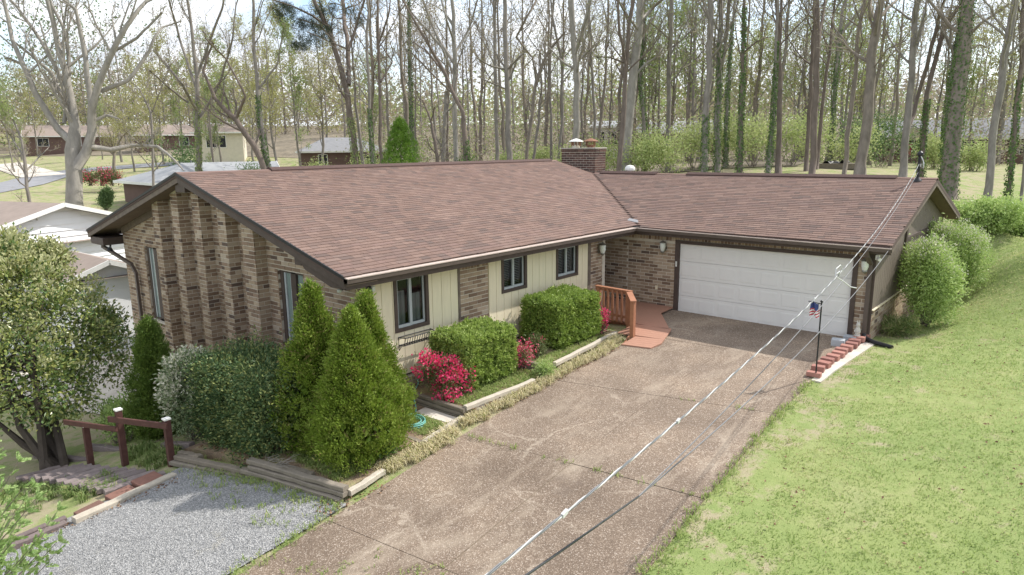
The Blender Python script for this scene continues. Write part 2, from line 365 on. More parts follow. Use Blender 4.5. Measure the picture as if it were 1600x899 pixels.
M['statue'] = mat_plain('cast_stone', (.55, .52, .46), .9, .25, 30, bump=.3)

def mat_ground():
    """lawn: green and yellow-green patches, straw places, bare soil worn along the driveway edge"""
    m, t, b, L_ = nodes_of('lawn_ground')
    pos = geo_pos(t)
    n1 = noise_(t, .42, 5, .6, pos); n2 = noise_(t, 2.6, 6, .7, pos); n3 = noise_(t, 60, 3, .6, pos); n4 = noise_(t, 1.3, 6, .72, pos)
    r1 = ramp(t, [(.3, (.19, .24, .085)), (.46, (.23, .285, .10)), (.58, (.28, .315, .12)), (.72, (.34, .34, .17))]); L_(n1.outputs['Fac'], r1.inputs['Fac'])
    r2 = ramp(t, [(.32, (.18, .24, .08)), (.52, (.25, .30, .11)), (.68, (.33, .34, .16)), (.8, (.42, .385, .25))]); L_(n2.outputs['Fac'], r2.inputs['Fac'])
    c = mixc(t, 'MIX', .5, r1.outputs['Color'], r2.outputs['Color'])
    sx = t.nodes.new('ShaderNodeSeparateXYZ'); L_(pos, sx.inputs['Vector'])
    mr = t.nodes.new('ShaderNodeMapRange'); mr.inputs['From Min'].default_value = 6.9; mr.inputs['From Max'].default_value = 9.0; mr.inputs['To Min'].default_value = .17; mr.inputs['To Max'].default_value = 0; L_(sx.outputs['X'], mr.inputs['Value'])
    ad = t.nodes.new('ShaderNodeMath'); ad.operation = 'ADD'; L_(n4.outputs['Fac'], ad.inputs[0]); L_(mr.outputs['Result'], ad.inputs[1])
    rb = ramp(t, [(.6, (0, 0, 0)), (.7, (.8,)*3)]); L_(ad.outputs[0], rb.inputs['Fac'])
    c = mixc(t, 'MIX', rb.outputs['Color'], c, (.37, .31, .215))
    r3 = ramp(t, [(.3, (.72,)*3), (.7, (1.22,)*3)]); L_(n3.outputs['Fac'], r3.inputs['Fac'])
    c = mixc(t, 'MULTIPLY', .8, c, r3.outputs['Color'])
    L_(c, b.inputs['Base Color']); b.inputs['Roughness'].default_value = .95; b.inputs['Specular IOR Level'].default_value = .1
    bump_(t, b, n3.outputs['Fac'], .5, .03); return m
def mat_soil():
    m, t, b, L_ = nodes_of('bed_soil')
    pos = geo_pos(t); n1 = noise_(t, 1.6, 5, .65, pos); n3 = noise_(t, 40, 4, .65, pos)
    r1 = ramp(t, [(.35, (.15, .095, .06)), (.5, (.26, .185, .12)), (.6, (.30, .27, .13)), (.72, (.42, .34, .23))]); L_(n1.outputs['Fac'], r1.inputs['Fac'])
    r3 = ramp(t, [(.3, (.6,)*3), (.7, (1.3,)*3)]); L_(n3.outputs['Fac'], r3.inputs['Fac'])
    L_(mixc(t, 'MULTIPLY', .8, r1.outputs['Color'], r3.outputs['Color']), b.inputs['Base Color'])
    b.inputs['Roughness'].default_value = .95; bump_(t, b, n3.outputs['Fac'], .6, .03); return m
def mat_drive():
    """exposed aggregate: pebbles in brown and pale tones, worn pale smears, lichen in places"""
    m, t, b, L_ = nodes_of('exposed_aggregate')
    pos = geo_pos(t)
    vo = t.nodes.new('ShaderNodeTexVoronoi'); vo.inputs['Scale'].default_value = 75; L_(pos, vo.inputs['Vector'])
    sp = t.nodes.new('ShaderNodeSeparateColor'); L_(vo.outputs['Color'], sp.inputs['Color'])
    r = ramp(t, [(0, (.142, .107, .079)), (.3, (.215, .161, .119)), (.55, (.17, .128, .096)), (.78, (.262, .202, .153)), (.93, (.36, .29, .23)), (1, (.5, .435, .37))]); L_(sp.outputs['Red'], r.inputs['Fac'])
    n1 = noise_(t, .45, 5, .62, pos); r1 = ramp(t, [(.3, (.66, .64, .62)), (.5, (.96, .95, .93)), (.68, (1.3, 1.28, 1.22))]); L_(n1.outputs['Fac'], r1.inputs['Fac'])
    c = mixc(t, 'MULTIPLY', .9, r.outputs['Color'], r1.outputs['Color'])
    n2 = noise_(t, 1.1, 6, .7, pos, (1, .35, 1)); r2 = ramp(t, [(.53, (0, 0, 0)), (.7, (.8,)*3)]); L_(n2.outputs['Fac'], r2.inputs['Fac'])
    c = mixc(t, 'MIX', r2.outputs['Color'], c, (.36, .295, .225))
    n3 = noise_(t, .8, 5, .7, pos); r3 = ramp(t, [(.64, (0, 0, 0)), (.74, (.5,)*3)]); L_(n3.outputs['Fac'], r3.inputs['Fac'])
    c = mixc(t, 'MIX', r3.outputs['Color'], c, (.15, .115, .09))
    nd = noise_(t, 1.8, 4, .6, pos); sv = t.nodes.new('ShaderNodeVectorMath'); sv.operation = 'MULTIPLY_ADD'; sv.inputs[1].default_value = (.8, .8, 0); L_(nd.outputs['Color'], sv.inputs[0]); L_(pos, sv.inputs[2])
    ve = t.nodes.new('ShaderNodeTexVoronoi'); ve.feature = 'DISTANCE_TO_EDGE'; ve.inputs['Scale'].default_value = .42; L_(sv.outputs['Vector'], ve.inputs['Vector'])
    rc = ramp(t, [(.003, (.45,)*3), (.016, (0, 0, 0))]); L_(ve.outputs['Distance'], rc.inputs['Fac'])
    ng = noise_(t, .9, 3, .5, pos); rg_ = ramp(t, [(.45, (0, 0, 0)), (.6, (1, 1, 1))]); L_(ng.outputs['Fac'], rg_.inputs['Fac'])
    c = mixc(t, 'MIX', mixc(t, 'MULTIPLY', 1.0, rc.outputs['Color'], rg_.outputs['Color']), c, (.44, .37, .29))
    L_(c, b.inputs['Base Color']); b.inputs['Roughness'].default_value = .85; b.inputs['Specular IOR Level'].default_value = .25
    bump_(t, b, vo.outputs['Distance'], .35, .01); return m
def mat_gravel():
    m, t, b, L_ = nodes_of('grey_gravel')
    pos = geo_pos(t)
    vo = t.nodes.new('ShaderNodeTexVoronoi'); vo.inputs['Scale'].default_value = 62; L_(pos, vo.inputs['Vector'])
    sp = t.nodes.new('ShaderNodeSeparateColor'); L_(vo.outputs['Color'], sp.inputs['Color'])
    r = ramp(t, [(0, (.18, .178, .175)), (.4, (.27, .268, .262)), (.75, (.35, .345, .337)), (1, (.5, .49, .475))]); L_(sp.outputs['Red'], r.inputs['Fac'])
    n1 = noise_(t, 1.2, 5, .65, pos); r1 = ramp(t, [(.58, (0, 0, 0)), (.76, (.55,)*3)]); L_(n1.outputs['Fac'], r1.inputs['Fac'])
    c = mixc(t, 'MIX', r1.outputs['Color'], r.outputs['Color'], (.30, .27, .19))
    L_(c, b.inputs['Base Color']); b.inputs['Roughness'].default_value = .9; b.inputs['Specular IOR Level'].default_value = .2
    bump_(t, b, vo.outputs['Distance'], .8, .02); return m
M['floor'] = mat_plain('leaf_litter_floor', (.21, .175, .125), .95, .4, .8)
M['ground'] = mat_ground(); M['soil'] = mat_soil(); M['drive'] = mat_drive(); M['gravel'] = mat_gravel()
M['stone'] = mat_pieces('gravel_stone', [(0, (0.187, 0.187, 0.191)), (.5, (0.289, 0.289, 0.293)), (1, (0.468, 0.468, 0.459))], .9, .2, 20, 0, 50)
# ------------------------------------------------------------------ terrain
_CT = [(2.6,0,0),(7,0,0),(2.6,-3,0),(7.2,-3,0.0),(2.6,-8,-.3),(7.2,-8,-.3),(2.6,-13,-.6),(7.4,-13,-.6),(4.8,-1.5,0),(4.8,-5.5,-.15),(4.8,-10.5,-.45),(3,-17,-.84),(8,-17,-.84),(4,-24,-1.2),(10,-24,-1.15),
 (8.4,-3,.06),(8.6,-8,-.24),(10.6,-2,.25),(11.2,-9.4,-.15),(14,-6,.35),(14,2,.9),(8.4,3.3,.12),(8.6,6.8,.35),(7.6,10,.6),(9,14,1.1),(12,-14,-.5),(16,-12,-.1),
 (-2.6,22.7,3.2),(1.1,23.2,3.25),(-1.8,77,3.2),(0,45,3.2),(-7.5,21.2,2.8),(-15,18.6,2.2),(-20,7.6,.8),(-14,12,.6),(-25,15,1.8),(0,12,.5),(5,9.5,.4),
 (-12.5,-10.6,-1.9),(-12.5,0,-1.4),(-6,-11.5,-1.25),(0,-11.4,-.5),(-3,-12.3,-.9),(-9,-12,-1.8),
 (-1.6,-13.9,-.9),(-2.8,-14.3,-1.1),(-3.8,-14.7,-1.3),(-4.4,-14.9,-1.5),(-5.2,-13.9,-1.5),(-7.5,-13.4,-1.9),(-11,-12.6,-2.1),(-9,-16,-2.1),(-14,-14,-2.2),(-20,-12,-2.3),
 (0.5,-13.5,-.66),(0,-15,-.82),(1,-17,-.9),(-.8,-15.9,-.93),(-2.5,-16.5,-1.3),(-6,-18,-1.8),(-2,-22,-1.5),(-15,-22,-2.3),(2,-20,-1.05),
 (-18,-5,-1.9),(-26,-3,-1.0),(-34,-5,-.2),(-42,-1,1.2),(-60,-.5,1.4),(-60,-25,0),(-74,3,1.9),(-95,9,2.8),(-140,26,5.5),(-60,27,2.5),(-40,15,1.6),
 (40,10,3),(40,40,4),(20,30,3),(30,-20,1),(60,-60,0),(0,-60,-3),(-60,-60,-3),(-150,-60,0),(-200,40,9),(60,120,6),(120,60,5),(200,0,5),(120,-80,2),
 (-500,0,10),(500,0,10),(0,500,14),(0,-500,-8),(-400,400,16),(400,400,12),(-400,-400,-4),(400,-400,0)]
for p in ((1600,400,21),(1550,360,26),(1480,330,30),(1600,310,36)):
    w = W(*p); _CT.append(tuple(w))
for px_, D_, z_ in [(a, 125, 7.5) for a in (550, 900, 1250)]+[(a, 190, 11) for a in (-100, 300, 700, 1100, 1500)]+[(a, 300, 15) for a in (-100, 500, 1000, 1500)]:
    w = W(px_, 240, D_); _CT.append((w[0], w[1], z_))
_CT = np.array(_CT, float)
def _phi(r2): return np.where(r2 > 1e-9, r2*np.log(r2+1e-12), 0.0)
_n = len(_CT); _K = _phi(((_CT[:, None, :2]-_CT[None, :, :2])**2).sum(-1))+np.eye(_n)*.02
_Pm = np.hstack([np.ones((_n, 1)), _CT[:, :2]])
_A = np.block([[_K, _Pm], [_Pm.T, np.zeros((3, 3))]])
_wt = np.linalg.solve(_A, np.concatenate([_CT[:, 2], np.zeros(3)]))
def H(x, y):
    x = np.asarray(x, float); y = np.asarray(y, float); sh = x.shape
    p = np.stack([x.ravel(), y.ravel()], 1); out = np.empty(len(p))
    for i in range(0, len(p), 20000):
        c = p[i:i+20000]; k = _phi(((c[:, None]-_CT[None, :, :2])**2).sum(-1))
        out[i:i+20000] = k@_wt[:_n]+_wt[_n]+c@_wt[_n+1:]
    return out.reshape(sh)
def Hs(x, y): return float(H(np.array([x]), np.array([y]))[0])

def axis_steps(lo, hi, a, b, fine):
    s = list(np.arange(a, b+1e-6, fine)); d = fine; x = a
    while x > lo: d *= 1.22; x -= d; s.insert(0, max(x, lo))
    d = fine; x = b
    while x < hi: d *= 1.22; x += d; s.append(min(x, hi))
    return np.array(s)
gx = axis_steps(-700, 700, -16, 16, .4); gy = axis_steps(-600, 900, -21, 20, .4)
XX, YY = np.meshgrid(gx, gy, indexing='ij'); ZZ = H(XX, YY)
nx_, ny_ = XX.shape
ii = np.arange(nx_*ny_).reshape(nx_, ny_)
g = G(); g.add(np.stack([XX, YY, ZZ], -1).reshape(-1, 3), np.stack([ii[:-1, :-1], ii[1:, :-1], ii[1:, 1:], ii[:-1, 1:]], -1).reshape(-1, 4))
ground = g.build('ground', M['ground'], smooth=True); tag(ground, kind='structure')

def sheet(name, poly, zf, mat, step=.35, thick=.0, kind='structure', parent=None):
    """a sheet laid over the terrain inside a polygon (plan), height by zf(x,y)"""
    poly = np.array(poly, float); x0, y0 = poly.min(0); x1, y1 = poly.max(0)
    nx, ny = max(2, int((x1-x0)/step)+1), max(2, int((y1-y0)/step)+1)
    # map the unit square on a quad polygon (4 corners) bilinearly
    u, v = np.meshgrid(np.linspace(0, 1, nx), np.linspace(0, 1, ny), indexing='ij')
    a, b_, c, d = poly
    P = (1-u)[..., None]*(1-v)[..., None]*a+u[..., None]*(1-v)[..., None]*b_+u[..., None]*v[..., None]*c+(1-u)[..., None]*v[..., None]*d
    z = zf(P[..., 0], P[..., 1])
    vv = np.concatenate([P, z[..., None]], -1); n_ = nx*ny; ix = np.arange(n_).reshape(nx, ny)
    q = np.stack([ix[:-1, :-1], ix[1:, :-1], ix[1:, 1:], ix[:-1, 1:]], -1).reshape(-1, 4)
    g = G(); V_ = vv.reshape(-1, 3)
    if thick:
        rim = np.concatenate([ix[:, 0], ix[-1, 1:], ix[::-1, -1][1:], ix[0, ::-1][1:-1]])
        low = V_[rim]-np.array([0, 0, thick]); k = len(rim); j = np.arange(k); jn = (j+1) % k
        V_ = np.vstack([V_, low]); q = np.vstack([q, np.stack([rim[j], n_+j, n_+jn, rim[jn]], 1)])
    g.add(V_, q)
    o = g.build(name, mat, parent, smooth=False)
    if kind: tag(o, kind=kind)
    return o

def zdrive(x, y): return np.where(y > -3, .006*(y), .06*(y+3)-.018)+.055
# driveway: concrete slabs, each a piece of its own
drv = bpy.data.objects.new('driveway', None); link(drv); tag(drv, kind='structure')
jl = [-.02, -3.1, -6.95, -10.15, -13.45, -17.2, -21.5]; jr = [-.02, -2.75, -5.95, -9.55, -12.9, -16.6, -21.0]
xl = [1.2, 2.3, 2.3, 2.52, 2.85, 3.15, 3.3]; xr = [7.28, 7.02, 7.02, 7.2, 7.45, 7.7, 7.9]
def lerp(a, b, t): return a+(b-a)*t
for i in range(6):
    yl0, yl1, yr0, yr1 = jl[i+1]+.007, jl[i]-.007, jr[i+1]+.007, jr[i]-.007
    half = [(0, 1)] if i == 0 else [(0, .5), (.5, 1)]
    for (t0, t1) in half:
        e = .007 if len(half) == 2 else 0
        a0, a1 = (t0+(e if t0 > 0 else 0)/5), (t1-(e if t1 < 1 else 0)/5)
        lo = lambda t: (lerp(xl[i+1], xr[i+1], t), lerp(yl0, yr0, t)); hi = lambda t: (lerp(xl[i], xr[i], t), lerp(yl1, yr1, t))
        k = random.uniform(-.006, .006)
        sheet('concrete_slab', [lo(a0), lo(a1), hi(a1), hi(a0)], lambda x, y, k=k: zdrive(x, y)+k, M['drive'], .5, .1, None, drv)

sheet('joint_sand', [(3.2, -21.4), (7.2, -20.9), (6.9, -.1), (2.7, -.1)], lambda x, y: zdrive(x, y)-.011, M['joint'], .5, .05, None, drv)
# gravel parking pad
grav = sheet('gravel', [(-1.3, -13.65), (2.72, -12.98), (3.1, -21.5), (-.6, -21.5)], lambda x, y: H(x, y)+.03, M['gravel'], .3); tag(grav, 'grey crushed gravel pad beside the brown driveway', 'gravel', kind='stuff')
# loose stones on it
g = G(); n = 15000; rng = np.random.default_rng(3)
sx = rng.uniform(-1.2, 3.0, n); sy = -13.2-(rng.random(n)**1.3)*5.2
keep = (sy < -13.62+.17*(sx+1.3)) & (sx > -1.2+.1*(-13.7-sy)) & (sx < 2.75-.05*(sy+13)); sx, sy = sx[keep], sy[keep]; n = len(sx)
ctr = np.stack([sx, sy, H(sx, sy)+.035], 1); r = rng.uniform(.006, .014, (n, 1, 1))
oc = np.array([(1,0,0),(-1,0,0),(0,1,0),(0,-1,0),(0,0,.6),(0,0,-.6)])[None]*r*rng.uniform(.7, 1.3, (n, 6, 3))
ang = rng.uniform(0, 6.28, n); ca, sa = np.cos(ang)[:, None], np.sin(ang)[:, None]
ocr = np.stack([oc[..., 0]*ca-oc[..., 1]*sa, oc[..., 0]*sa+oc[..., 1]*ca, oc[..., 2]], -1)+ctr[:, None]
tt = np.array([(0,2,4),(2,1,4),(1,3,4),(3,0,4)]); g.add(ocr.reshape(-1, 3), None, (tt[None]+np.arange(n)[:, None, None]*6).reshape(-1, 3), np.repeat(rng.random(n), 6))
st = g.build('gravel_stones', M['stone'], grav); tag(st, kind='stuff')

# planting beds, stepped
bedA = sheet('planting_bed', [(-1.9, -13.55), (2.5, -12.86), (2.2, -10.75), (-2.2, -10.65)], lambda x, y: np.maximum(H(x, y)+.1, -.43+.18*np.minimum(x, 0))+.015*np.sin(5*x+3*y), M['soil'], .2, .4)
bedB = sheet('planting_bed', [(-.05, -10.95), (2.2, -10.9), (2.02, -9.62), (-.05, -9.65)], lambda x, y: -.36+.012*np.sin(6*x+4*y), M['soil'], .2, .4)
bedC = sheet('planting_bed', [(-.05, -9.62), (2.0, -9.6), (1.98, -6.78), (-.05, -6.7)], lambda x, y: -.19+.03*(y+8)+.015*np.sin(5*x+4*y), M['soil'], .2, .4)
bedD = sheet('planting_bed', [(-.05, -6.75), (1.95, -6.74), (1.72, -3.3), (-.05, -2.5)], lambda x, y: -.02+.015*np.sin(5*x+4*y), M['soil'], .2, .4)

def rough_beam(name, p, q, w, h, mat, parent=None, seed=0, round_=True, sides=8):
    """a weathered landscape timber: rounded section, a little crooked"""
    rg = np.random.default_rng(seed); p, q = np.asarray(p, float), np.asarray(q, float); n = 9
    d = unit(q-p); s = unit(np.cross(d, (0, 0, 1.))); u = np.cross(s, d)
    g = G(); prof = [(-.5,-.38),(-.36,-.5),(.36,-.5),(.5,-.38),(.5,.36),(.38,.5),(-.38,.5),(-.5,.36)]
    rings = []
    for i in range(n):
        t = i/(n-1); c = p+(q-p)*t+s*rg.normal(0, .006)+u*rg.normal(0, .004); k = 1+rg.normal(0, .03)
        rings.append([c+s*a*w*k+u*b*h*k for a, b in prof])
    V_ = np.array(rings).reshape(-1, 3); kk = 8
    qd = [(i*kk+j, i*kk+(j+1) % kk, (i+1)*kk+(j+1) % kk, (i+1)*kk+j) for i in range(n-1) for j in range(kk)]
    t_ = [(0, j+1, j) for j in range(1, kk-1)]+[((n-1)*kk, (n-1)*kk+j, (n-1)*kk+j+1) for j in range(1, kk-1)]
    g.add(V_, qd, t_)
    if parent is None:
        o = g.build(name, mat, None, off=p); o.location = p; return o
    return g.build(name, mat, parent)

def timber_wall(name, label, cat, runs, mat='timber'):
    """a low retaining wall of stacked timbers: every timber a part"""
    r = bpy.data.objects.new(name, None); link(r); tag(r, label, cat)
    for k, (p, q, w, h) in enumerate(runs): rough_beam('timber', p, q, w, h, M[mat], r, seed=hash((label, k)) % 9999)
    return r
timber_wall('timber_wall', 'stacked timber retaining wall between gravel and the cone-shaped evergreens', 'retaining wall',
  [((.42,-13.46,-.64),(2.55,-13.02,-.64),.12,.08),((.3,-13.47,-.55),(2.57,-12.99,-.55),.12,.08),((.45,-13.40,-.46),(2.6,-12.93,-.46),.12,.08),((.4,-13.38,-.37),(2.58,-12.9,-.375),.13,.08),((.95,-13.14,-.375),(1.75,-12.97,-.375),.1,.08)])
timber_wall('timber_wall', 'low two-timber edging in front of the blue-green hedge', 'retaining wall',
  [((-1.62,-13.92,-.82),(.36,-13.5,-.66),.13,.088),((-1.55,-13.85,-.72),(.4,-13.43,-.57),.13,.088),((-1.7,-13.72,-.74),(-1.0,-13.62,-.66),.12,.1)])
timber_wall('timber_wall', 'three-timber step wall below the large pink azalea', 'retaining wall',
  [((.2,-9.66,-.36),(2.02,-9.62,-.37),.11,.08),((.18,-9.65,-.27),(2.0,-9.61,-.28),.11,.08),((.15,-9.64,-.18),(2.06,-9.6,-.19),.12,.08)])
timber_wall('timber_wall', 'short timber step between the two clipped box hedges', 'retaining wall',
  [((.9,-6.76,-.12),(1.92,-6.79,-.13),.11,.1),((.85,-6.75,-.02),(1.95,-6.78,-.03),.12,.1)])
timber_wall('timber_wall', 'dark timber step at the foot of the evergreens beside the hose bed', 'retaining wall',
  [((1.2,-11.0,-.38),(2.25,-10.96,-.39),.12,.11)])
for (p, q, lb) in [((2.28,-10.95,-.36),(2.03,-9.66,-.33),'pale timber edging along the hose bed by the driveway'),
                   ((2.03,-9.58,-.15),(2.1,-7.45,-.14),'pale timber edging along the pink azalea bed by the driveway'),
                   ((2.02,-9.3,-.25),(2.12,-7.9,-.24),'lower pale timber under the azalea bed edging'),
                   ((2.0,-6.55,0.0),(1.76,-3.5,.06),'pale timber edging along the second box hedge bed'),
                   ((2.58,-12.85,-.47),(2.47,-12.05,-.44),'short pale timber edging at the corner of gravel and driveway')]:
    tag(rough_beam('edging_timber', p, q, .11, .1, M['log'], None, seed=len(lb)), lb, 'timber edging')

# pale log edging the gravel, brick-red step pavers, sunken timbers
tag(rough_beam('edging_timber', (-1.02,-14.12,-.84), (-.72,-15.86,-.86), .15, .14, M['log'], None, 5), 'pale round timber edging the gravel beside the red step pavers', 'timber edging')
tag(rough_beam('edging_timber', (-.82,-15.95,-.9), (-.75,-17.1,-.95), .13, .11, M['timber_p'], None, 6), 'grey timber lying at the gravel edge near the feathery cypress', 'timber edging')
tag(rough_beam('edging_timber', (-1.0,-15.9,-.9), (-.95,-17.1,-.95), .12, .11, M['timber_p'], None, 7), 'second grey timber behind the one at the gravel edge near the cypress', 'timber edging')
for k, (c, lb) in enumerate([((-1.26,-14.5,-.86), 'uppermost red-brown step paver beside the pale log'), ((-1.12,-14.98,-.9), 'middle red-brown step paver beside the pale log'), ((-1.0,-15.5,-.94), 'lowest red-brown step paver beside the pale log')]):
    g = G(); g.obox((0, 0, 0), (.19, .02, 0), (-.03, .22, 0), (0, 0, .045)); o = g.build('step_paver', M['paver']); o.location = c; o.rotation_euler = (.02, .03*k, .05*k)
    bv = o.modifiers.new('bevel', 'BEVEL'); bv.width = .012; bv.segments = 2
    tag(o, lb, 'paver', 'red step pavers')
# timber steps running down behind
stp = bpy.data.objects.new('timber_steps', None); link(stp); tag(stp, 'weathered timber steps descending below the dark red handrail', 'steps')
for k in range(13):
    x = -1.45-.27*k; z = Hs(x, -14.65)+.03
    rough_beam('step_timber', (x-.05, -15.15-.05*k, z), (x+.05, -14.15-.07*k, z), .16, .11, M['timber_p'], stp, 40+k)
# timbers that hold the bank behind the rail
for (p, q, lb) in [((-2.9,-13.55,-.98),(-2.0,-13.35,-.8),'old timber behind the middle handrail post'),((-5.4,-14.2,-1.5),(-3.9,-13.95,-1.28),'old timber behind the lowest handrail post'),
                   ((-6.4,-15.0,-1.72),(-4.5,-14.45,-1.5),'dark timber edging the lower lawn by the multi-stemmed shrub')]:
    tag(rough_beam('edging_timber', p, q, .14, .14, M['timber_p'], None, len(lb)), lb, 'timber edging')

# lower driveway of the neighbour and the streets
tag(sheet('lower_driveway', [(-16, -14.2), (-7.9, -12.9), (-8.4, -10.2), (-17, -9.2)], lambda x, y: H(x, y)+.03, M['concrete'], .6), kind='structure')
def strip(name, pts, w, mat, up=.05):
    P = np.array(pts, float); seg = []
    for a, b_ in zip(P[:-1], P[1:]):
        k = max(2, int(np.linalg.norm(b_-a)/1.5)); seg += [a+(b_-a)*i/k for i in range(k)]
    seg.append(P[-1]); S = np.array(seg); T = np.gradient(S, axis=0); T = unit(T); N = np.stack([-T[:, 1], T[:, 0]], 1)
    rows = np.linspace(-.5, .5, 5); V_ = np.stack([S+N*w*r_ for r_ in rows], 1); z = H(V_[..., 0], V_[..., 1])+up
    ix = np.arange(len(S)*5).reshape(len(S), 5); g = G()
    g.add(np.concatenate([V_, z[..., None]], -1).reshape(-1, 3), np.stack([ix[:-1, :-1], ix[1:, :-1], ix[1:, 1:], ix[:-1, 1:]], -1).reshape(-1, 4))
    return tag(g.build(name, mat), kind='structure')
w = [W(-60, 308, 62)[:2], W(20, 291, 70)[:2], W(70, 280, 80)[:2], W(125, 274, 88)[:2], W(230, 271, 92)[:2], W(330, 268, 95)[:2]]
strip('street', w, 5.5, M['asphalt'])
strip('side_path', [W(70, 279, 81)[:2], W(35, 268, 92)[:2], W(5, 258, 104)[:2]], 4.5, M['concrete'], .07)

tag(sheet('forest_floor', [W(560, 240, 50)[:2], W(1245, 240, 46)[:2], W(1300, 240, 230)[:2], W(540, 240, 230)[:2]], lambda x, y: H(x, y)+.04, M['floor'], 3.0), kind='structure')
tag(sheet('forest_floor', [W(-200, 240, 140)[:2], W(545, 240, 92)[:2], W(540, 240, 300)[:2], W(-250, 240, 320)[:2]], lambda x, y: H(x, y)+.05, M['floor'], 4.0), kind='structure')
tag(sheet('forest_floor', [W(1300, 240, 95)[:2], W(1800, 240, 95)[:2], W(1900, 240, 250)[:2], W(1310, 240, 250)[:2]], lambda x, y: H(x, y)+.05, M['floor'], 4.0), kind='structure')
# ------------------------------------------------------------------ the house
house = empty('brick_house', (0, 0, 0), 'low brick and cream ranch house with reddish shingle roof and attached double garage', 'house')
ZE, SM, XE, XRG = 2.60, .274, .60, -6.30           # main eave height, slope, eave x, ridge x
ZEG, SG, YE, YRG = 2.56, .281, -.55, 4.58           # garage wing
YN, YF = -11.25, 4.42                                # main gable rake near / far
XG1 = 7.62                                           # garage rake
ZR = ZE+SM*(XE-XRG); ZRG = ZEG+SG*(YRG-YE)
XB = 2*XRG-XE                                        # rear eave x
def zmain(x): return ZE+SM*(XE-x) if x > XRG else ZR-SM*(XRG-x)
def zgar(y): return ZEG+SG*(y-YE) if y < YRG else ZRG-SG*(y-YRG)
def yval(x): return (ZE-ZEG+SM*(XE-x))/SG+YE

# --- bricks
BR = []      # (centre, half-u, half-n, half-z, parent part)
BL, BH, J = .287, .083, .018
def bricks(o, u, n, w, z0, z1, part, top=None, holes=(), soldier=False, dep=.03, phase=0):
    """running bond on a rectangle of width w along u from o; n = outward normal; top(uu) limits height"""
    o, u, n = (np.asarray(k, float) for k in (o, u, n))
    k = 0; z = z0
    while z+BH < z1+.02:
        x = -(BL+J)*(.5 if (k+phase) % 2 else 0.)
        if k == 0 and phase == 7: x = 0
        while x < w-.01:
            a, b = max(x, 0), min(x+BL, w)
            if b-a > .035:
                segs = [(a, b)]
                for (h0, h1, hz0, hz1) in holes:
                    if z+BH > hz0 and z < hz1:
                        ns = []
                        for (p, q) in segs:
                            if q <= h0 or p >= h1: ns.append((p, q)); continue
                            if p < h0-.03: ns.append((p, h0-.005))
                            if q > h1+.03: ns.append((h1+.005, q))
                        segs = ns
                for (p, q) in segs:
                    zt = z+BH
                    if top is not None:
                        lim = min(top(p), top(q))
                        if z+.03 > lim: continue
                        zt = min(zt, lim)
                    jit = random.uniform(-.003, .003)
                    c = o+u*(p+q)/2+n*(-dep/2+jit); c = np.array([c[0], c[1], (z+zt)/2])
                    BR.append((c, u*(q-p)/2, n*dep/2, np.array([0, 0, (zt-z)/2]), part))
            x += BL+J
        z += BH+J; k += 1
def soldiers(o, u, n, w, z0, h, part, dep=.03):
    o, u, n = (np.asarray(k, float) for k in (o, u, n)); x = 0
    while x < w-.03:
        q = min(x+BH, w); c = o+u*(x+q)/2+n*(-dep/2); c[2] = z0+h/2
        BR.append((c, u*(q-x)/2, n*dep/2, np.array([0, 0, h/2]), part)); x += BH+J

YG = -10.6
# gable wall: mortar core in vertical strips, windows left open
LW = (-10.52, -9.36, -.02, 2.24); RW = (-2.98, -1.93, -.02, 2.32)
def soff(x): return zmain(x)-.20
gc = G()
def strip_core(x0, x1, z0=-2.6, ztop=None):
    t0, t1 = (soff(x0), soff(x1)) if ztop is None else (ztop, ztop)
    pts = [(x0, z0), (x1, z0), (x1, t1)]
    if ztop is None and x0 < XRG < x1: pts.append((XRG, soff(XRG)))
    pts.append((x0, t0))
    gc.prism(pts, (0, YG+.009, 0), (1, 0, 0), (0, 0, 1), (0, .2, 0))
for a, b in ((-12.1, LW[0]), (LW[1], RW[0]), (RW[1], -.03)): strip_core(a, b)
for w_ in (LW, RW):
    strip_core(w_[0], w_[1], -2.6, w_[2]); 
    gc.prism([(w_[0], w_[3]), (w_[1], w_[3]), (w_[1], soff(w_[1])), (w_[0], soff(w_[0]))], (0, YG+.009, 0), (1, 0, 0), (0, 0, 1), (0, .2, 0))
PIL = [(-8.88, -8.46), (-7.62, -7.2), (-6.38, -5.97), (-5.08, -4.66), (-3.95, -3.4)]
YP = -10.9
for a, b in PIL:
    pts = [(a+.009, -2.6), (b-.009, -2.6), (b-.009, soff(b)), ((XRG, soff(XRG)) if a < XRG < b else ((a+b)/2, soff((a+b)/2))), (a+.009, soff(a))]
    gc.prism(pts, (0, YP+.009, 0), (1, 0, 0), (0, 0, 1), (0, -YP+YG+.02, 0))
gable_wall = gc.build('gable_wall', M['mortar'], house)
tp = lambda off: (lambda uu: soff(off+uu)-.005)
segs = [(-12.1, PIL[0][0])]+[(PIL[i][1], PIL[i+1][0]) for i in range(4)]+[(PIL[4][1], 0.0)]
for (a, b) in segs:
    hs = [(w_[0]-a, w_[1]-a, w_[2], w_[3]) for w_ in (LW, RW) if a <= w_[0] and w_[1] <= b]
    bricks((a, YG, 0), (1, 0, 0), (0, -1, 0), b-a, -2.2, 5, gable_wall, tp(a), hs)
for (a, b) in PIL:
    bricks((a, YP, 0), (1, 0, 0), (0, -1, 0), b-a, -2.2, 5, gable_wall, tp(a))
    bricks((b, YP+.002, 0), (0, 1, 0), (1, 0, 0), YG-YP, -2.2, 5, gable_wall, lambda uu, b=b: soff(b)-.005, phase=1)
    bricks((a, YG, 0), (0, -1, 0), (-1, 0, 0), YG-YP, -2.2, 5, gable_wall, lambda uu, a=a: soff(a)-.005, phase=1)
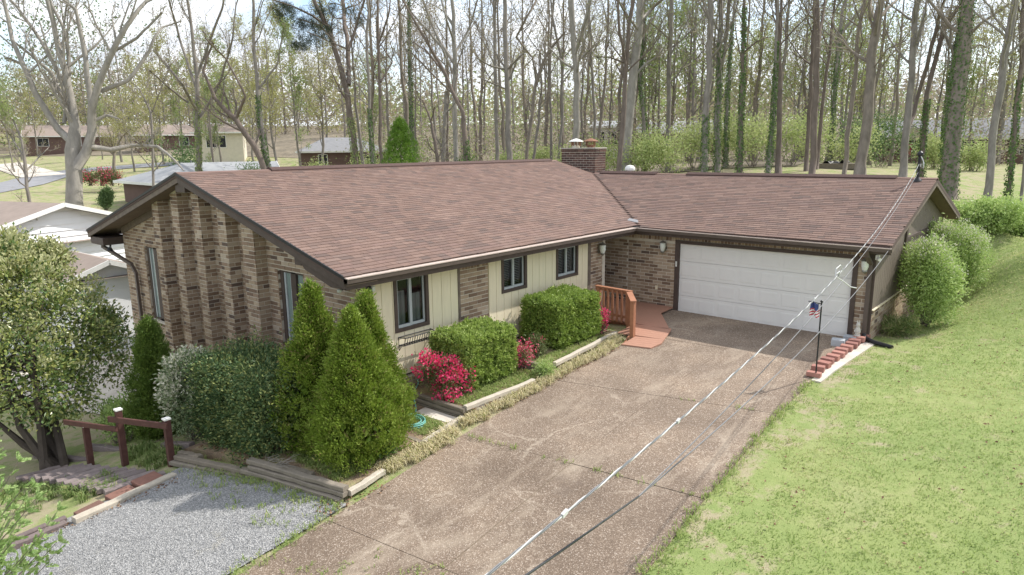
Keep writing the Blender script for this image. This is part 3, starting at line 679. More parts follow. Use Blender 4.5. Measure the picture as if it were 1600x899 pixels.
# window reveals in brick
for w_ in (LW, RW):
    bricks((w_[0], YG, 0), (0, 1, 0), (1, 0, 0), .14, w_[2], w_[3]-.05, gable_wall)
    bricks((w_[1], YG+.14, 0), (0, -1, 0), (-1, 0, 0), .14, w_[2], w_[3]-.05, gable_wall)

# front wall core (x = 0 plane), strips along y with windows left open
WIN = [(-9.64, -8.64, 1.085, 2.36), (-6.14, -5.13, 1.376, 2.34), (-3.84, -2.79, 1.376, 2.34)]
gf = G(); ys = [-10.4]
for w_ in WIN: ys += [w_[0]+.03, w_[1]-.03]
ys.append(-1.5)
for i in range(0, len(ys), 2): gf.box((-.25, ys[i], -1.2), (-.032, ys[i+1], 2.44))
for w_ in WIN:
    gf.box((-.25, w_[0]+.03, -1.2), (-.032, w_[1]-.03, w_[2]+.03))
gf.box((-1.4, -1.5, -.6), (-.95, -1.0, 2.44)); gf.box((-1.2, -1.02, -.6), (-.97, .0, 2.44)); gf.box((-.95, -1.5, -.6), (-.032, -1.3, 2.44))
for (y0_, y1_, z0_, z1_) in ((-10.59, -10.256, -1.2, 2.43), (-10.24, -1.51, -1.2, .066), (-7.634, -6.626, .067, 2.43), (-2.149, -1.51, .067, 2.43)): gf.box((-.03, y0_, z0_), (-.009, y1_, z1_))
gf.box((-.94, -1.52, -.5), (-.033, -1.509, 2.43))
front_wall = gf.build('front_wall', M['mortar'], house)
gg_ = G(); gg_.box((-.97, .009, -.6), (.02, .25, 2.44)); gg_.box((.02, .003, -.6), (1.68, .25, 2.44)); gg_.box((6.8, .009, -.6), (7.191, .25, 2.44)); gg_.box((1.68, .009, 2.2), (6.8, .25, 2.44))
gg_.box((6.98, .25, -.6), (7.191, 9.5, .82))
garage_wall = gg_.build('garage_wall', M['mortar'], house)
# brick faces of the front wall
bricks((0, -10.6, 0), (0, 1, 0), (1, 0, 0), .34, -1.2, 2.44, front_wall, dep=.03)
bricks((0, -10.25, 0), (0, 1, 0), (1, 0, 0), 8.09, -1.0, .07, front_wall)
bricks((0, -7.63, 0), (0, 1, 0), (1, 0, 0), 1.0, .07, 2.16, front_wall); soldiers((0, -7.63, 0), (0, 1, 0), (1, 0, 0), 1.0, 2.19, .24, front_wall)
bricks((0, -2.14, 0), (0, 1, 0), (1, 0, 0), .64, .07, 2.16, front_wall); soldiers((0, -2.14, 0), (0, 1, 0), (1, 0, 0), .64, 2.19, .24, front_wall)
bricks((0, -1.5, 0), (-1, 0, 0), (0, 1, 0), .93, -.1, 2.4, front_wall)
# brick faces of the garage front and side
bricks((-.95, 0, 0), (1, 0, 0), (0, -1, 0), .95, -.2, 2.16, garage_wall); soldiers((-.95, 0, 0), (1, 0, 0), (0, -1, 0), .95, 2.19, .24, garage_wall)
bricks((.02, -.006, 0), (1, 0, 0), (0, -1, 0), 1.66, -.2, 2.16, garage_wall); soldiers((.02, -.006, 0), (1, 0, 0), (0, -1, 0), 1.66, 2.19, .24, garage_wall)
bricks((6.8, 0, 0), (1, 0, 0), (0, -1, 0), .4, -.3, 2.42, garage_wall); soldiers((1.68, 0, 0), (1, 0, 0), (0, -1, 0), 5.12, 2.235, .2, garage_wall)
bricks((7.2, 0, 0), (0, 1, 0), (1, 0, 0), 9.4, -.3, .72, garage_wall); soldiers((7.225, 0, 0), (0, 1, 0), (1, 0, 0), 9.4, .74, .09, garage_wall, .2)

# the 300 bricks that show largest are pieces of their own, the rest one joined part
def score(b):
    c = b[0]; d = CAM-c; D = np.linalg.norm(d); f = max(0, float(unit(b[2])@d)/D)
    s = f*np.linalg.norm(b[1])*np.linalg.norm(b[3])/D**2
    if b[4] is gable_wall and (c[2] < (.75 if c[0] < -2.2 else 1.3) or c[0] > -1.2): s *= .05   # behind shrubs
    if b[4] is front_wall and c[2] < .9: s *= .05
    if b[4] is garage_wall and c[1] > .6: s *= .05
    return s
order = sorted(range(len(BR)), key=lambda i: -score(BR[i]))
ub = G(); ub.obox((0, 0, 0), (1, 0, 0), (0, 1, 0), (0, 0, 1)); ubo = ub.build('brick', M['brick'], None, link_it=False); ubm = ubo.data; bpy.data.objects.remove(ubo)
for i in order[:300]:
    c, a, n, z, part = BR[i]; o = bpy.data.objects.new('brick', ubm); link(o, part)
    o.matrix_basis = Matrix(((a[0], n[0], 0, c[0]), (a[1], n[1], 0, c[1]), (0, 0, z[2], c[2]), (0, 0, 0, 1)))
g = G()
for i in order[300:]:
    c, a, n, z, part = BR[i]; g.obox(c, a, n, z, random.random())
tag(g.build('bricks', M['brick'], house), kind='stuff')

# --- roof: decking, shingles, ridge vents
g = G()
def roof_sheet(pts, th=.1):
    P = np.array(pts, float); n = len(P)
    g.add(np.vstack([P, P-np.array([0, 0, th])]), [(i, (i+1) % n, n+(i+1) % n, n+i) for i in range(n)], [(0, i, i+1) for i in range(1, n-1)]+[(n, n+i+1, n+i) for i in range(1, n-1)])
xv = XE-(ZRG-ZE)/SM                                  # valley meets garage ridge here
roof_sheet([(XE-.1, YN, zmain(XE-.1)), (XE-.1, yval(XE-.1), zmain(XE-.1)), (xv, YRG, ZRG), (xv, YF, ZRG), (XRG, YF, ZR), (XRG, YN, ZR)])
roof_sheet([(XRG, YN, ZR), (XRG, YF, ZR), (XB, YF, zmain(XB)), (XB, YN, zmain(XB))])
roof_sheet([(XE-.1, YE+.1, zgar(YE+.1)), (XG1, YE+.1, zgar(YE+.1)), (XG1, YRG, ZRG), (xv, YRG, ZRG)])
roof_sheet([(xv-4.0, YRG, ZRG-.02), (XG1, YRG, ZRG), (XG1, 2*YRG-YE, ZEG), (xv-4.0, 2*YRG-YE, ZEG)])
roof = g.build('roof', M['felt'], house)
SH = []
EXPO, TW = .145, .305
def shingles(o, u, s, n, length, rise, ulim):
    """o eave corner, u along the eave, s up the slope, n normal, ulim(d) -> (u0,u1) of the course"""
    d = 0.0; k = 0
    while d < rise-.02:
        u0, u1 = ulim(d); x = u0-(TW*.5 if k % 2 else 0)-random.uniform(0, .1)
        dd = min(EXPO, rise-d)
        while x < u1-.02:
            w_ = TW*random.choice((.55, .8, 1, 1, 1.2)); a, b = max(x, u0), min(x+w_-.006, u1)
            if b-a > .03:
                drop = random.choice((0, 0, 0, .012))
                c = o+u*(a+b)/2+s*(d+dd/2+.01-drop)+n*.012
                # butt edge proud: tilt the tab so its lower edge stands up
                ss = unit(s*1.0-n*.075)
                SH.append((c, u*(b-a)/2, ss*(dd/2+.018), np.cross(u, ss)*np.sign(np.dot(np.cross(u, ss), n))*.007))
            x += w_
        d += EXPO; k += 1
sm = unit(np.array([-1, 0, SM])); nm = np.array([SM, 0, 1])/math.hypot(SM, 1); lm = math.hypot(1, SM)
def um(d):
    x = XE-.1-d/lm; return (0, (yval(x) if x > xv else YF)-YN)
shingles(np.array([XE-.1, YN, zmain(XE-.1)]), np.array([0, 1., 0]), sm, nm, 0, (XE-.1-XRG)*lm, um)
sg = unit(np.array([0, 1, SG])); ng = np.array([0, -SG, 1])/math.hypot(SG, 1); lg = math.hypot(1, SG)
def ug(d):
    y = YE+.1+d/lg; x = XE-((y-YE)*SG+ZEG-ZE)/SM; return (x, XG1)
shingles(np.array([0, YE+.1, zgar(YE+.1)]), np.array([1., 0, 0]), sg, ng, 0, (YRG-YE-.1)*lg, ug)
def sscore(b):
    d = CAM-b[0]; D = np.linalg.norm(d); return max(0, float(unit(b[3])@d)/D)*np.linalg.norm(b[1])*np.linalg.norm(b[2])/D**2
order = sorted(range(len(SH)), key=lambda i: -sscore(SH[i]))
us = G(); us.obox((0, 0, 0), (1, 0, 0), (0, 1, 0), (0, 0, 1)); uso = us.build('shingle', M['shingle'], None, link_it=False); usm = uso.data; bpy.data.objects.remove(uso)
for i in order[:300]:
    c, a, s_, n = SH[i]; o = bpy.data.objects.new('shingle', usm); link(o, roof)
    o.matrix_basis = Matrix(((a[0], s_[0], n[0], c[0]), (a[1], s_[1], n[1], c[1]), (a[2], s_[2], n[2], c[2]), (0, 0, 0, 1)))
g = G()
for i in order[300:]:
    c, a, s_, n = SH[i]; g.obox(c, a, s_, n, random.random())
tag(g.build('shingles', M['shingle'], roof), kind='stuff')
def ridge_cap(p, q, name='ridge_cap', w=.16, h=.05, mat='ridge'):
    g = G(); p, q = np.asarray(p, float), np.asarray(q, float); d = unit(q-p); s = unit(np.cross(d, (0, 0, 1.)))
    g.prism([(-w, -.045), (w, -.045), (w, -.005), (.03, h), (-.03, h), (-w, -.005)], p, s, (0, 0, 1), q-p); return g.build(name, M[mat], roof)
ridge_cap((XRG, -8.7, ZR+.02), (XRG, 4.0, ZR+.02), 'ridge_vent', .17, .07)
ridge_cap((XRG, YN, ZR), (XRG, -8.72, ZR), 'ridge_cap', .15, .03, 'shingle'); ridge_cap((XRG, 4.02, ZR), (XRG, YF, ZR), 'ridge_cap', .15, .03, 'shingle')
ridge_cap((-4.05, YRG, ZRG+.02), (-1.55, YRG, ZRG+.02), 'ridge_vent', .17, .07); ridge_cap((-.3, YRG, ZRG+.02), (6.55, YRG, ZRG+.02), 'ridge_vent', .17, .07)
ridge_cap((-1.53, YRG, ZRG), (-.32, YRG, ZRG), 'ridge_cap', .15, .03, 'shingle'); ridge_cap((6.57, YRG, ZRG), (XG1, YRG, ZRG), 'ridge_cap', .15, .03, 'shingle')
# leaf-catch patch above the inner corner
g = G(); p = np.array([XE-.38, yval(XE-.38)-.05, zmain(XE-.38)+.035]); g.obox(p, (.16, .05, -.03), (-.03, .12, .02), (0, 0, .012)); g.build('valley_flashing', M['roof_grey'], roof)

# --- trim
def part(name, mat, fn, parent=house):
    g = G(); fn(g); return g.build(name, M[mat], parent)
def rake(g, y, x0, z0, x1, z1, h=.21, t=.05):
    g.prism([(x0, z0-h), (x1, z1-h), (x1, z1-.005), (x0, z0-.005)], (0, y, 0), (1, 0, 0), (0, 0, 1), (0, t, 0))
part('rake_board', 'brown_l', lambda g: rake(g, YN+.015, XB-.02, zmain(XB-.02)-.02, XRG, ZR-.02))
part('rake_board', 'brown', lambda g: rake(g, YN+.015, XRG, ZR-.02, XE-.1, zmain(XE-.1)-.02))
part('drip_edge', 'black', lambda g: (rake(g, YN-.012, XB-.04, zmain(XB-.04)+.03, XRG, ZR+.03, .07, .03), rake(g, YN-.012, XRG, ZR+.03, XE-.08, zmain(XE-.08)+.03, .07, .03)))
part('gable_soffit', 'soffit', lambda g: (g.prism([(XB, zmain(XB)-.19), (XRG, ZR-.19), (XRG, ZR-.17), (XB, zmain(XB)-.17)], (0, YN+.066, 0), (1, 0, 0), (0, 0, 1), (0, YG-YN+.1, 0)),
                                          g.prism([(XRG, ZR-.19), (.5, zmain(.5)-.19), (.5, zmain(.5)-.17), (XRG, ZR-.17)], (0, YN+.066, 0), (1, 0, 0), (0, 0, 1), (0, YG-YN+.1, 0))))
part('frieze_board', 'brown_l', lambda g: g.prism([(-12.1, soff(-12.1)-.2), (-8.9, soff(-8.9)-.2), (-8.9, soff(-8.9)), (-12.1, soff(-12.1))], (0, YG-.03, 0), (1, 0, 0), (0, 0, 1), (0, .02, 0)))
part('ridge_beam_end', 'brown', lambda g: g.box((XRG-.26, YN+.07, ZR-.47), (XRG+.26, YP+.02, ZR-.2)))
part('eave_return', 'brown', lambda g: g.box((XB+.02, YN+.07, zmain(XB)-.42), (-12.12, YG+.2, zmain(XB)-.195)))
part('eave_return', 'brown', lambda g: (g.prism([(-.02, 2.36), (.46, 2.36), (.46, zmain(.46)-.2), (-1.2, zmain(-1.2)-.2), (-.9, 2.62)], (0, YN+.07, 0), (1, 0, 0), (0, 0, 1), (0, .05, 0))))
part('purlin_end', 'brown', lambda g: g.box((-1.35, YN+.12, zmain(-1.2)-.42), (-1.1, YG-.01, zmain(-1.2)-.24)))
part('fascia', 'brown', lambda g: (g.box((XE-.155, YN+.07, 2.36), (XE-.115, -.42, 2.555)), g.box((XE-.155, -.42, 2.36), (XG1-.02, -.38, 2.52))))
part('soffit', 'soffit', lambda g: (g.box((-.03, YN+.12, 2.40), (XE-.158, -.42, 2.42)), g.box((-.95, -.378, 2.40), (XG1-.05, .02, 2.42))))
part('rear_fascia', 'brown', lambda g: g.box((XB-.03, YN+.07, zmain(XB)-.22), (XB+.02, YF, zmain(XB)-.03)))
def gutter(g, p, q, out):
    p, q, out = (np.asarray(k, float) for k in (p, q, out))
    g.prism([(0, 0), (.115, .0), (.125, .10), (.119, .10), (.107, .006), (0, .006)], p, out, (0, 0, 1), q-p)
part('gutter', 'gutter_d', lambda g: gutter(g, (XE-.115, YN+.02, 2.50), (XE-.115, -.42, 2.475), (1, 0, 0)))
part('gutter_lip', 'gutter', lambda g: g.prism([(-.01, .1), (.125, .088), (.132, .088), (.132, .108), (.12, .108), (-.01, .122)], (XE-.115, YN+.02, 2.50), (1, 0, 0), (0, 0, 1), (0, -.42-YN-.02, -.025)))
part('gutter', 'gutter_d', lambda g: gutter(g, (XE-.02, -.42, 2.475), (XG1, -.42, 2.43), (0, -1, 0)))
part('gutter_lip', 'gutter', lambda g: g.prism([(-.01, .09), (.115, .086), (.134, .086), (.134, .108), (.12, .108), (-.01, .1)], (XE-.02, -.42, 2.475), (0, -1, 0), (0, 0, 1), (XG1-XE+.02, 0, -.045)))
part('splash_guard', 'black', lambda g: g.prism([(-.13, 0), (.13, 0), (0, .13)], (XE-.02, -.55, 2.60), (.7, .7, 0), (-.7, .7, 0), (0, 0, .02)))
def pipe(name, pts, r, mat, k=10): return part(name, mat, lambda g: g.tube(pts, r, k))
def squarepipe(name, pts, w_, mat):
    g = G()
    for a, b in zip(pts[:-1], pts[1:]):
        d = unit(np.array(b, float)-np.array(a, float)); g.beam(np.array(a)-d*.03, np.array(b)+d*.03, w_, w_*.8, 0, (0, 1, .01) if abs(d[2]) > .5 else (0, 0, 1))
    return g.build(name, M[mat], house)
squarepipe('downspout', [(-12.4, -11.12, 2.35), (-12.4, -11.1, 2.12), (-11.3, -10.74, 1.62), (-11.12, -10.7, 1.35), (-11.1, -10.7, -2.0)], .1, 'gutter_d')
squarepipe('downspout', [(7.08, -.5, 2.42), (7.08, -.45, 2.3), (7.1, -.09, 2.05), (7.1, -.09, .12)], .1, 'gutter_d')
part('drain_pipe', 'black', lambda g: g.tube([(7.1, -.13, .22), (7.16, -.18, .14), (7.4, -.3, .1), (7.85, -.48, .09)], .055, 10))

# --- siding boards on the front, each one a piece
bmesh_cache = {}
def board(x0, x1, y0, y1, z0, z1, mat, parent, axis='x', name='siding_board'):
    key = (round(x1-x0, 3), round(y1-y0, 3), round(z1-z0, 3), mat)
    if key not in bmesh_cache:
        g = G(); hx, hy, hz = (x1-x0)/2, (y1-y0)/2, (z1-z0)/2; g.box((-hx, -hy, -hz), (hx, hy, hz)); o = g.build(name, M[mat], None, link_it=False)
        bmesh_cache[key] = o.data; bpy.data.objects.remove(o)
    o = bpy.data.objects.new(name, bmesh_cache[key]); o.location = ((x0+x1)/2, (y0+y1)/2, (z0+z1)/2); return link(o, parent)
for (ya, yb) in ((-10.25, -7.70), (-6.62, -2.28)):
    y = ya
    while y < yb-.02:
        e = min(y+.278, yb)
        cut = [w_ for w_ in WIN if w_[0] < e and w_[1] > y]
        pieces = [(y, e, .1, 2.40)]
        if cut:
            w_ = cut[0]; pieces = []
            if y < w_[0]: pieces.append((y, w_[0]-.002, .1, 2.40))
            if e > w_[1]: pieces.append((w_[1]+.002, e, .1, 2.40))
            pieces.append((max(y, w_[0]), min(e, w_[1]), .1, w_[2]-.002))
        for (p, q, z0, z1) in pieces:
            if q-p > .015: board(-.03, 0, p, q, z0, z1, 'cream', front_wall)
        y = e+.012
part('siding_backing', 'cream', lambda g: (g.box((-.031, -10.25, .1), (-.018, -9.65, 2.4)), g.box((-.031, -8.63, .1), (-.018, -7.7, 2.4)), g.box((-.031, -6.62, .1), (-.018, -6.15, 2.4)), g.box((-.031, -5.12, .1), (-.018, -3.85, 2.4)), g.box((-.031, -2.78, .1), (-.018, -2.28, 2.4)),
      *[g.box((-.031, w_[0], .1), (-.018, w_[1], w_[2])) for w_ in WIN]), front_wall)
for (y0, y1, mt) in ((-7.70, -7.635, 'brown_l'), (-6.625, -6.60, 'cream'), (-2.28, -2.15, 'brown_l'), (-10.26, -10.245, 'cream')):
    part('corner_trim', mt, lambda g: g.box((-.03, y0, .06), (.022, y1, 2.4)), front_wall)
part('sill_board', 'brown', lambda g: (g.box((-.03, -10.24, .07), (.012, -7.71, .098)), g.box((-.03, -6.6, .07), (.012, -2.29, .098))), front_wall)

def window(name, o, u, n, w_, h, fw, panes, frame, sash, depth=.1, blinds=None, top_frame=True):
    """o lower-left corner on the wall face; u along, n outward"""
    o, u, n = (np.asarray(k, float) for k in (o, u, n)); zz = np.array([0, 0, 1.])
    def b3(g, a0, a1, z0, z1, d0, d1): g.obox(o+u*(a0+a1)/2+zz*(z0+z1)/2+n*(d0+d1)/2, u*(a1-a0)/2, n*(d1-d0)/2, zz*(z1-z0)/2)
    g = G(); b3(g, 0, fw, 0, h, -depth, .022); b3(g, w_-fw, w_, 0, h, -depth, .022); b3(g, fw, w_-fw, 0, fw, -depth, .02)
    if top_frame: b3(g, fw, w_-fw, h-fw, h, -depth, .02)
    fr = g.build(name, M[frame], house)
    iw = w_-2*fw; k = len(panes); x = fw; sw = .045
    for i, fr_ in enumerate(panes):
        a, b = x, x+iw*fr_; x = b
        g = G(); s0, s1 = fw, h-fw*(1 if top_frame else .3)
        b3(g, a+.003, a+sw, s0, s1, -depth+.02, -.02-.02*(i % 2)); b3(g, b-sw, b-.003, s0, s1, -depth+.02, -.02-.02*(i % 2))
        b3(g, a+sw, b-sw, s0, s0+sw*1.3, -depth+.02, -.02-.02*(i % 2)); b3(g, a+sw, b-sw, s1-sw, s1, -depth+.02, -.02-.02*(i % 2))
        g.build('sash', M[sash], fr)
        g = G(); g.add([o+u*x_+zz*z_-n*depth*.6 for x_, z_ in ((a+sw-.004, s0+sw), (b-sw+.004, s0+sw), (b-sw+.004, s1-sw+.004), (a+sw-.004, s1-sw+.004))], [(0, 1, 2, 3)]); g.build('pane', M['glass'], fr)
        if blinds:
            g = G()
            if blinds == 'slats':
                zc = s0+sw
                while zc < s1-sw: g.obox(o+u*(a+b)/2+zz*zc+n*(-depth-.06), u*((b-a)/2-sw), n*.02+zz*.012, zz*.002-n*.001); zc += .045
                g.build('blind', M['curtain'], fr)
            else:
                nn = 26; xs = np.linspace(a+sw, b-sw, nn)
                if i == 0: xs = np.linspace(a+sw, a+sw+(b-a)*.7, nn)
                P0 = np.array([o+u*xx+n*(-depth-.05+.02*math.sin(j*1.9)) for j, xx in enumerate(xs)])
                V_ = np.vstack([P0+zz*(s0+.02), P0+zz*(s0+(s1-s0)*(.72 if i == 0 else .62))]); g.add(V_, [(j, j+1, nn+j+1, nn+j) for j in range(nn-1)]); g.build('curtain', M['curtain'], fr)
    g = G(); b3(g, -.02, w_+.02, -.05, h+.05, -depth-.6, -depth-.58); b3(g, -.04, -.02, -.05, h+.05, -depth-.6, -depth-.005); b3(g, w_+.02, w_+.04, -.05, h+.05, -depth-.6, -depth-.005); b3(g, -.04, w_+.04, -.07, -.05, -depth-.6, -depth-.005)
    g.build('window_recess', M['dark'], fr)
    return fr
w_ = WIN[0]; window('window', (0, w_[0], w_[2]), (0, 1, 0), (1, 0, 0), w_[1]-w_[0], w_[3]-w_[2], .085, (.5, .5), 'brown', 'sash', .1, 'curtain')
for w_ in WIN[1:]: window('window', (0, w_[0], w_[2]), (0, 1, 0), (1, 0, 0), w_[1]-w_[0], w_[3]-w_[2], .08, (.5, .5), 'brown', 'sash', .1, 'slats')
# tall gable windows: dark frame, pale vertical lights
for w_ in (LW, RW):
    a = w_[0]; o = np.array([a, YG+.1, w_[2]]); ww, hh = w_[1]-w_[0], w_[3]-w_[2]
    g = G(); yb = YG+.06
    for (p, q) in ((0, .13), (ww*.42, ww*.62), (ww-.06, ww)): g.box((a+p, yb, w_[2]), (a+q, yb+.09, w_[3]))
    g.box((a+.13, yb, w_[2]), (a+ww-.06, yb+.085, w_[2]+.06)); g.box((a+.13, yb, w_[3]-.05), (a+ww-.06, yb+.085, w_[3]))
    fr = g.build('window', M['brown'], house)
    g = G(); g.box((a+.131, yb+.02, w_[2]+.06), (a+.2, yb+.08, w_[3]-.05)); g.box((a+ww*.42-.05, yb+.02, w_[2]+.06), (a+ww*.42-.001, yb+.08, w_[3]-.05)); g.box((a+ww-.11, yb+.02, w_[2]+.06), (a+ww-.061, yb+.08, w_[3]-.05)); g.build('sash', M['sash'], fr)
    g = G(); g.box((a+.2, yb+.05, w_[2]+.06), (a+ww*.42-.05, yb+.056, w_[3]-.05)); g.box((a+ww*.62+.02, yb+.05, w_[2]+.06), (a+ww-.11, yb+.056, w_[3]-.05)); g.build('pane', M['teal'], fr)
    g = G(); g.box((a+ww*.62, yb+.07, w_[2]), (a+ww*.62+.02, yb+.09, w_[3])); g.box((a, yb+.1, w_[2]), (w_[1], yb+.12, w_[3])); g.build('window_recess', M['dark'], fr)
    g = G(); g.box((a-.02, YG-.03, w_[2]-.05), (w_[1]+.02, YG+.14, w_[2]-.003)); g.build('window_sill', M['concrete'], fr)

# entry alcove: dark green door
part('front_door', 'door_green', lambda g: g.box((-.965, -1.0, .0), (-.93, -.06, 2.08)))
part('door_frame', 'brown', lambda g: (g.box((-.965, -1.08, 0), (-.915, -1.002, 2.16)), g.box((-.965, -1.0, 2.082), (-.915, -.03, 2.16))))

# --- garage door: 4 sections of 8 raised panels
gd = G(); DX0, DX1, DZ = 1.795, 6.675, 2.13; sh_ = DZ/4
for r_ in range(4): gd.box((DX0, .05, r_*sh_+(.004 if r_ else .02)), (DX1, .10, (r_+1)*sh_-.004))
gdo = gd.build('garage_door', M['offwhite'], house)
pw = (DX1-DX0)/8
gp = G(); hx, hz = pw/2-.055, sh_/2-.085
O_ = [(-hx, 0, -hz), (hx, 0, -hz), (hx, 0, hz), (-hx, 0, hz)]; I_ = [(-hx+.03, -.006, -hz+.03), (hx-.03, -.006, -hz+.03), (hx-.03, -.006, hz-.03), (-hx+.03, -.006, hz-.03)]
gp.add(np.array(O_+I_), [(0, 1, 5, 4), (1, 2, 6, 5), (2, 3, 7, 6), (3, 0, 4, 7), (4, 5, 6, 7)]); gpo = gp.build('door_panel', M['offwhite'], None, link_it=False); gpm = gpo.data; bpy.data.objects.remove(gpo)
for r_ in range(4):
    for k in range(8):
        o = bpy.data.objects.new('door_panel', gpm); o.location = (DX0+pw*(k+.5), .0495, sh_*(r_+.5)); link(o, gdo)
part('door_seal', 'black', lambda g: g.box((DX0, .055, .001), (DX1, .1, .022)), gdo)
part('garage_interior', 'dark', lambda g: g.box((DX0-.1, .2, -.1), (DX1+.1, .22, 2.3)))
part('door_casing', 'brown', lambda g: (g.box((1.66, -.03, 0.01), (DX0-.003, .1, 2.23)), g.box((DX1+.003, -.03, .01), (6.80, .1, 2.23)), g.box((DX0-.003, -.03, 2.132), (DX1+.003, .1, 2.228))))
part('threshold', 'concrete', lambda g: g.box((1.72, -.07, -.05), (6.76, .12, .012)))
part('keypad', 'white', lambda g: g.box((1.70, -.055, 1.42), (1.74, -.031, 1.58)))
part('outlet_cover', 'cream', lambda g: g.box((1.02, -.03, .62), (1.1, -.008, .74)))

# --- garage side: taupe boards above the brick sill, rake, soffit
XS = 7.2
y = .02
while y < 9.2:
    e = min(y+.19, 9.2); zt = min(zgar(y), zgar(e))-.2
    board(XS-.04, XS, y, e, .835, zt, 'tan_side', garage_wall); y = e+.012
part('side_backing', 'tan_side', lambda g: g.prism([(0.02, .83), (9.2, .83), (9.2, zgar(9.2)-.15), (YRG, ZRG-.15), (.02, zgar(.02)-.15)], (XS-.06, 0, 0), (0, 1, 0), (0, 0, 1), (.035, 0, 0)), garage_wall)
part('rake_board', 'brown_l', lambda g: (g.prism([(YE+.08, ZEG-.17), (YRG, ZRG-.2), (YRG, ZRG-.012), (YE+.08, ZEG+.02)], (XG1-.05, 0, 0), (0, 1, 0), (0, 0, 1), (.045, 0, 0)), g.prism([(YRG, ZRG-.2), (2*YRG-YE, ZEG-.2), (2*YRG-YE, ZEG-.01), (YRG, ZRG-.012)], (XG1-.05, 0, 0), (0, 1, 0), (0, 0, 1), (.045, 0, 0))))
part('rake_soffit', 'soffit', lambda g: (g.prism([(YE+.1, zgar(YE+.1)-.17), (YRG, ZRG-.19), (YRG, ZRG-.17), (YE+.1, zgar(YE+.1)-.15)], (XS-.03, 0, 0), (0, 1, 0), (0, 0, 1), (XG1-XS-.03, 0, 0)),
                                         g.prism([(YRG, ZRG-.19), (9.7, zgar(9.7)-.19), (9.7, zgar(9.7)-.17), (YRG, ZRG-.17)], (XS-.03, 0, 0), (0, 1, 0), (0, 0, 1), (XG1-XS-.03, 0, 0))))
part('side_conduit', 'brown', lambda g: (g.box((XS+.001, 3.1, .9), (XS+.05, 3.28, 3.3)), g.box((XS+.001, 3.28, 2.28), (XS+.04, 6.2, 2.38))))
part('corner_post', 'brown', lambda g: g.box((XS-.16, -.028, .0), (XS+.012, -.007, 2.38)))
part('sill_cap', 'cream', lambda g: g.box((XS-.02, .0, .828), (XS+.05, 9.3, .85)), garage_wall)

# --- chimney with two flue caps
gch = G(); cx0, cx1, cy0, cy1, cz = -7.5, -5.68, 6.5, 7.35, 4.97
gch.box((cx0+.009, cy0+.009, -.5), (cx1-.009, cy1-.02, cz-.01)); chim = gch.build('chimney', M['mortar'], house)
g = G(); n0 = len(BR)
for (o, u, n, w_) in (((cx0, cy0, 0), (1, 0, 0), (0, -1, 0), cx1-cx0), ((cx1, cy0, 0), (0, 1, 0), (1, 0, 0), cy1-cy0)):
    bricks(o, u, n, w_, 3.4, cz-.14, chim); bricks(np.array(o)+np.array(n)*.03, u, n, w_, cz-.14, cz+.03, chim, dep=.06)
for c, a, n, z, p_ in BR[n0:]:
    g.obox(c, a, n, z, random.random())
tag(g.build('chimney_bricks', M['brick_dark'], chim), kind='stuff')
part('chimney_crown', 'concrete', lambda g: g.box((cx0-.03, cy0-.04, cz), (cx1+.04, cy1+.03, cz+.045)), chim)
def fluecap(x, mat, flue):
    c = np.array([x, (cy0+cy1)/2, cz+.04])
    f = part('flue', flue, lambda g: g.lathe(c, [(.17, 0), (.17, .12), (.15, .12), (.15, 0)], 16), chim)
    part('flue_mesh', 'metal' if mat == 'metal' else 'rust', lambda g: [g.beam(c+np.array([.2*math.cos(t), .2*math.sin(t), .08]), c+np.array([.2*math.cos(t), .2*math.sin(t), .28]), .03, .03, 0, (1, .1, 0)) for t in np.arange(8)*math.pi/4], chim)
    part('flue_cap', mat, lambda g: g.lathe(c+np.array([0, 0, .27]), [(.34, 0), (.33, .02), (.2, .08), (.03, .14), (.0, .145)], 20), chim)
fluecap(-7.0, 'white', 'stucco'); fluecap(-6.2, 'rust', 'rust')
# round white roof vent just behind the garage ridge
part('roof_vent', 'white', lambda g: g.lathe((-3.25, 5.4, 3.74), [(.12, 0), (.12, .34), (.21, .36), (.21, .44), (.15, .53), (.0, .57)], 18), roof)

# --- lanterns
def lantern(p, n, big=1.0):
    p, n = np.asarray(p, float), np.asarray(n, float); c = p+n*.13
    r_ = part('wall_lantern', 'lantern', lambda g: (g.obox(p+n*.012, np.cross(n, (0, 0, 1))*.06, n*.012, (0, 0, .11)), g.tube([p+n*.02, p+n*.1+np.array([0, 0, .1]), c+np.array([0, 0, .2])], .014, 6), g.lathe(c+np.array([0, 0, .16]), [(.0, .07), (.03, .05), (.1*big, 0), (.09*big, -.01)], 12), g.lathe(c+np.array([0, 0, -.12]), [(.06*big, .03), (.07*big, .0), (.03, -.05), (.0, -.07)], 12)))
    part('lantern_glass', 'frost', lambda g: g.lathe(c+np.array([0, 0, -.1]), [(.055*big, 0), (.085*big, .1), (.09*big, .24)], 12), r_)
lantern((1.30, -.02, 1.98), (0, -1, 0)); lantern((6.99, -.02, 1.98), (0, -1, 0)); lantern((.02, -1.72, 2.0), (1, 0, 0), 1.1)
fl = part('flood_light', 'black', lambda g: (g.box((-.35, YG-.06, 2.22), (-.2, YG-.012, 2.32)), g.tube([(-.28, YG-.06, 2.26), (-.3, YG-.16, 2.22)], .045, 10))); part('bulb', 'frost', lambda g: g.lathe((-.31, YG-.19, 2.16), [(0, -.03), (.05, 0), (.05, .05), (0, .07)], 10), fl)
jl_ = part('porch_light', 'black', lambda g: g.lathe((.12, -10.36, 2.06), [(0, .22), (.06, .2), (.07, .0), (0, -.03)], 10)); part('bulb', 'frost', lambda g: g.lathe((.16, -10.3, 2.16), [(0, -.03), (.045, 0), (.045, .1), (0, .12)], 10), jl_)
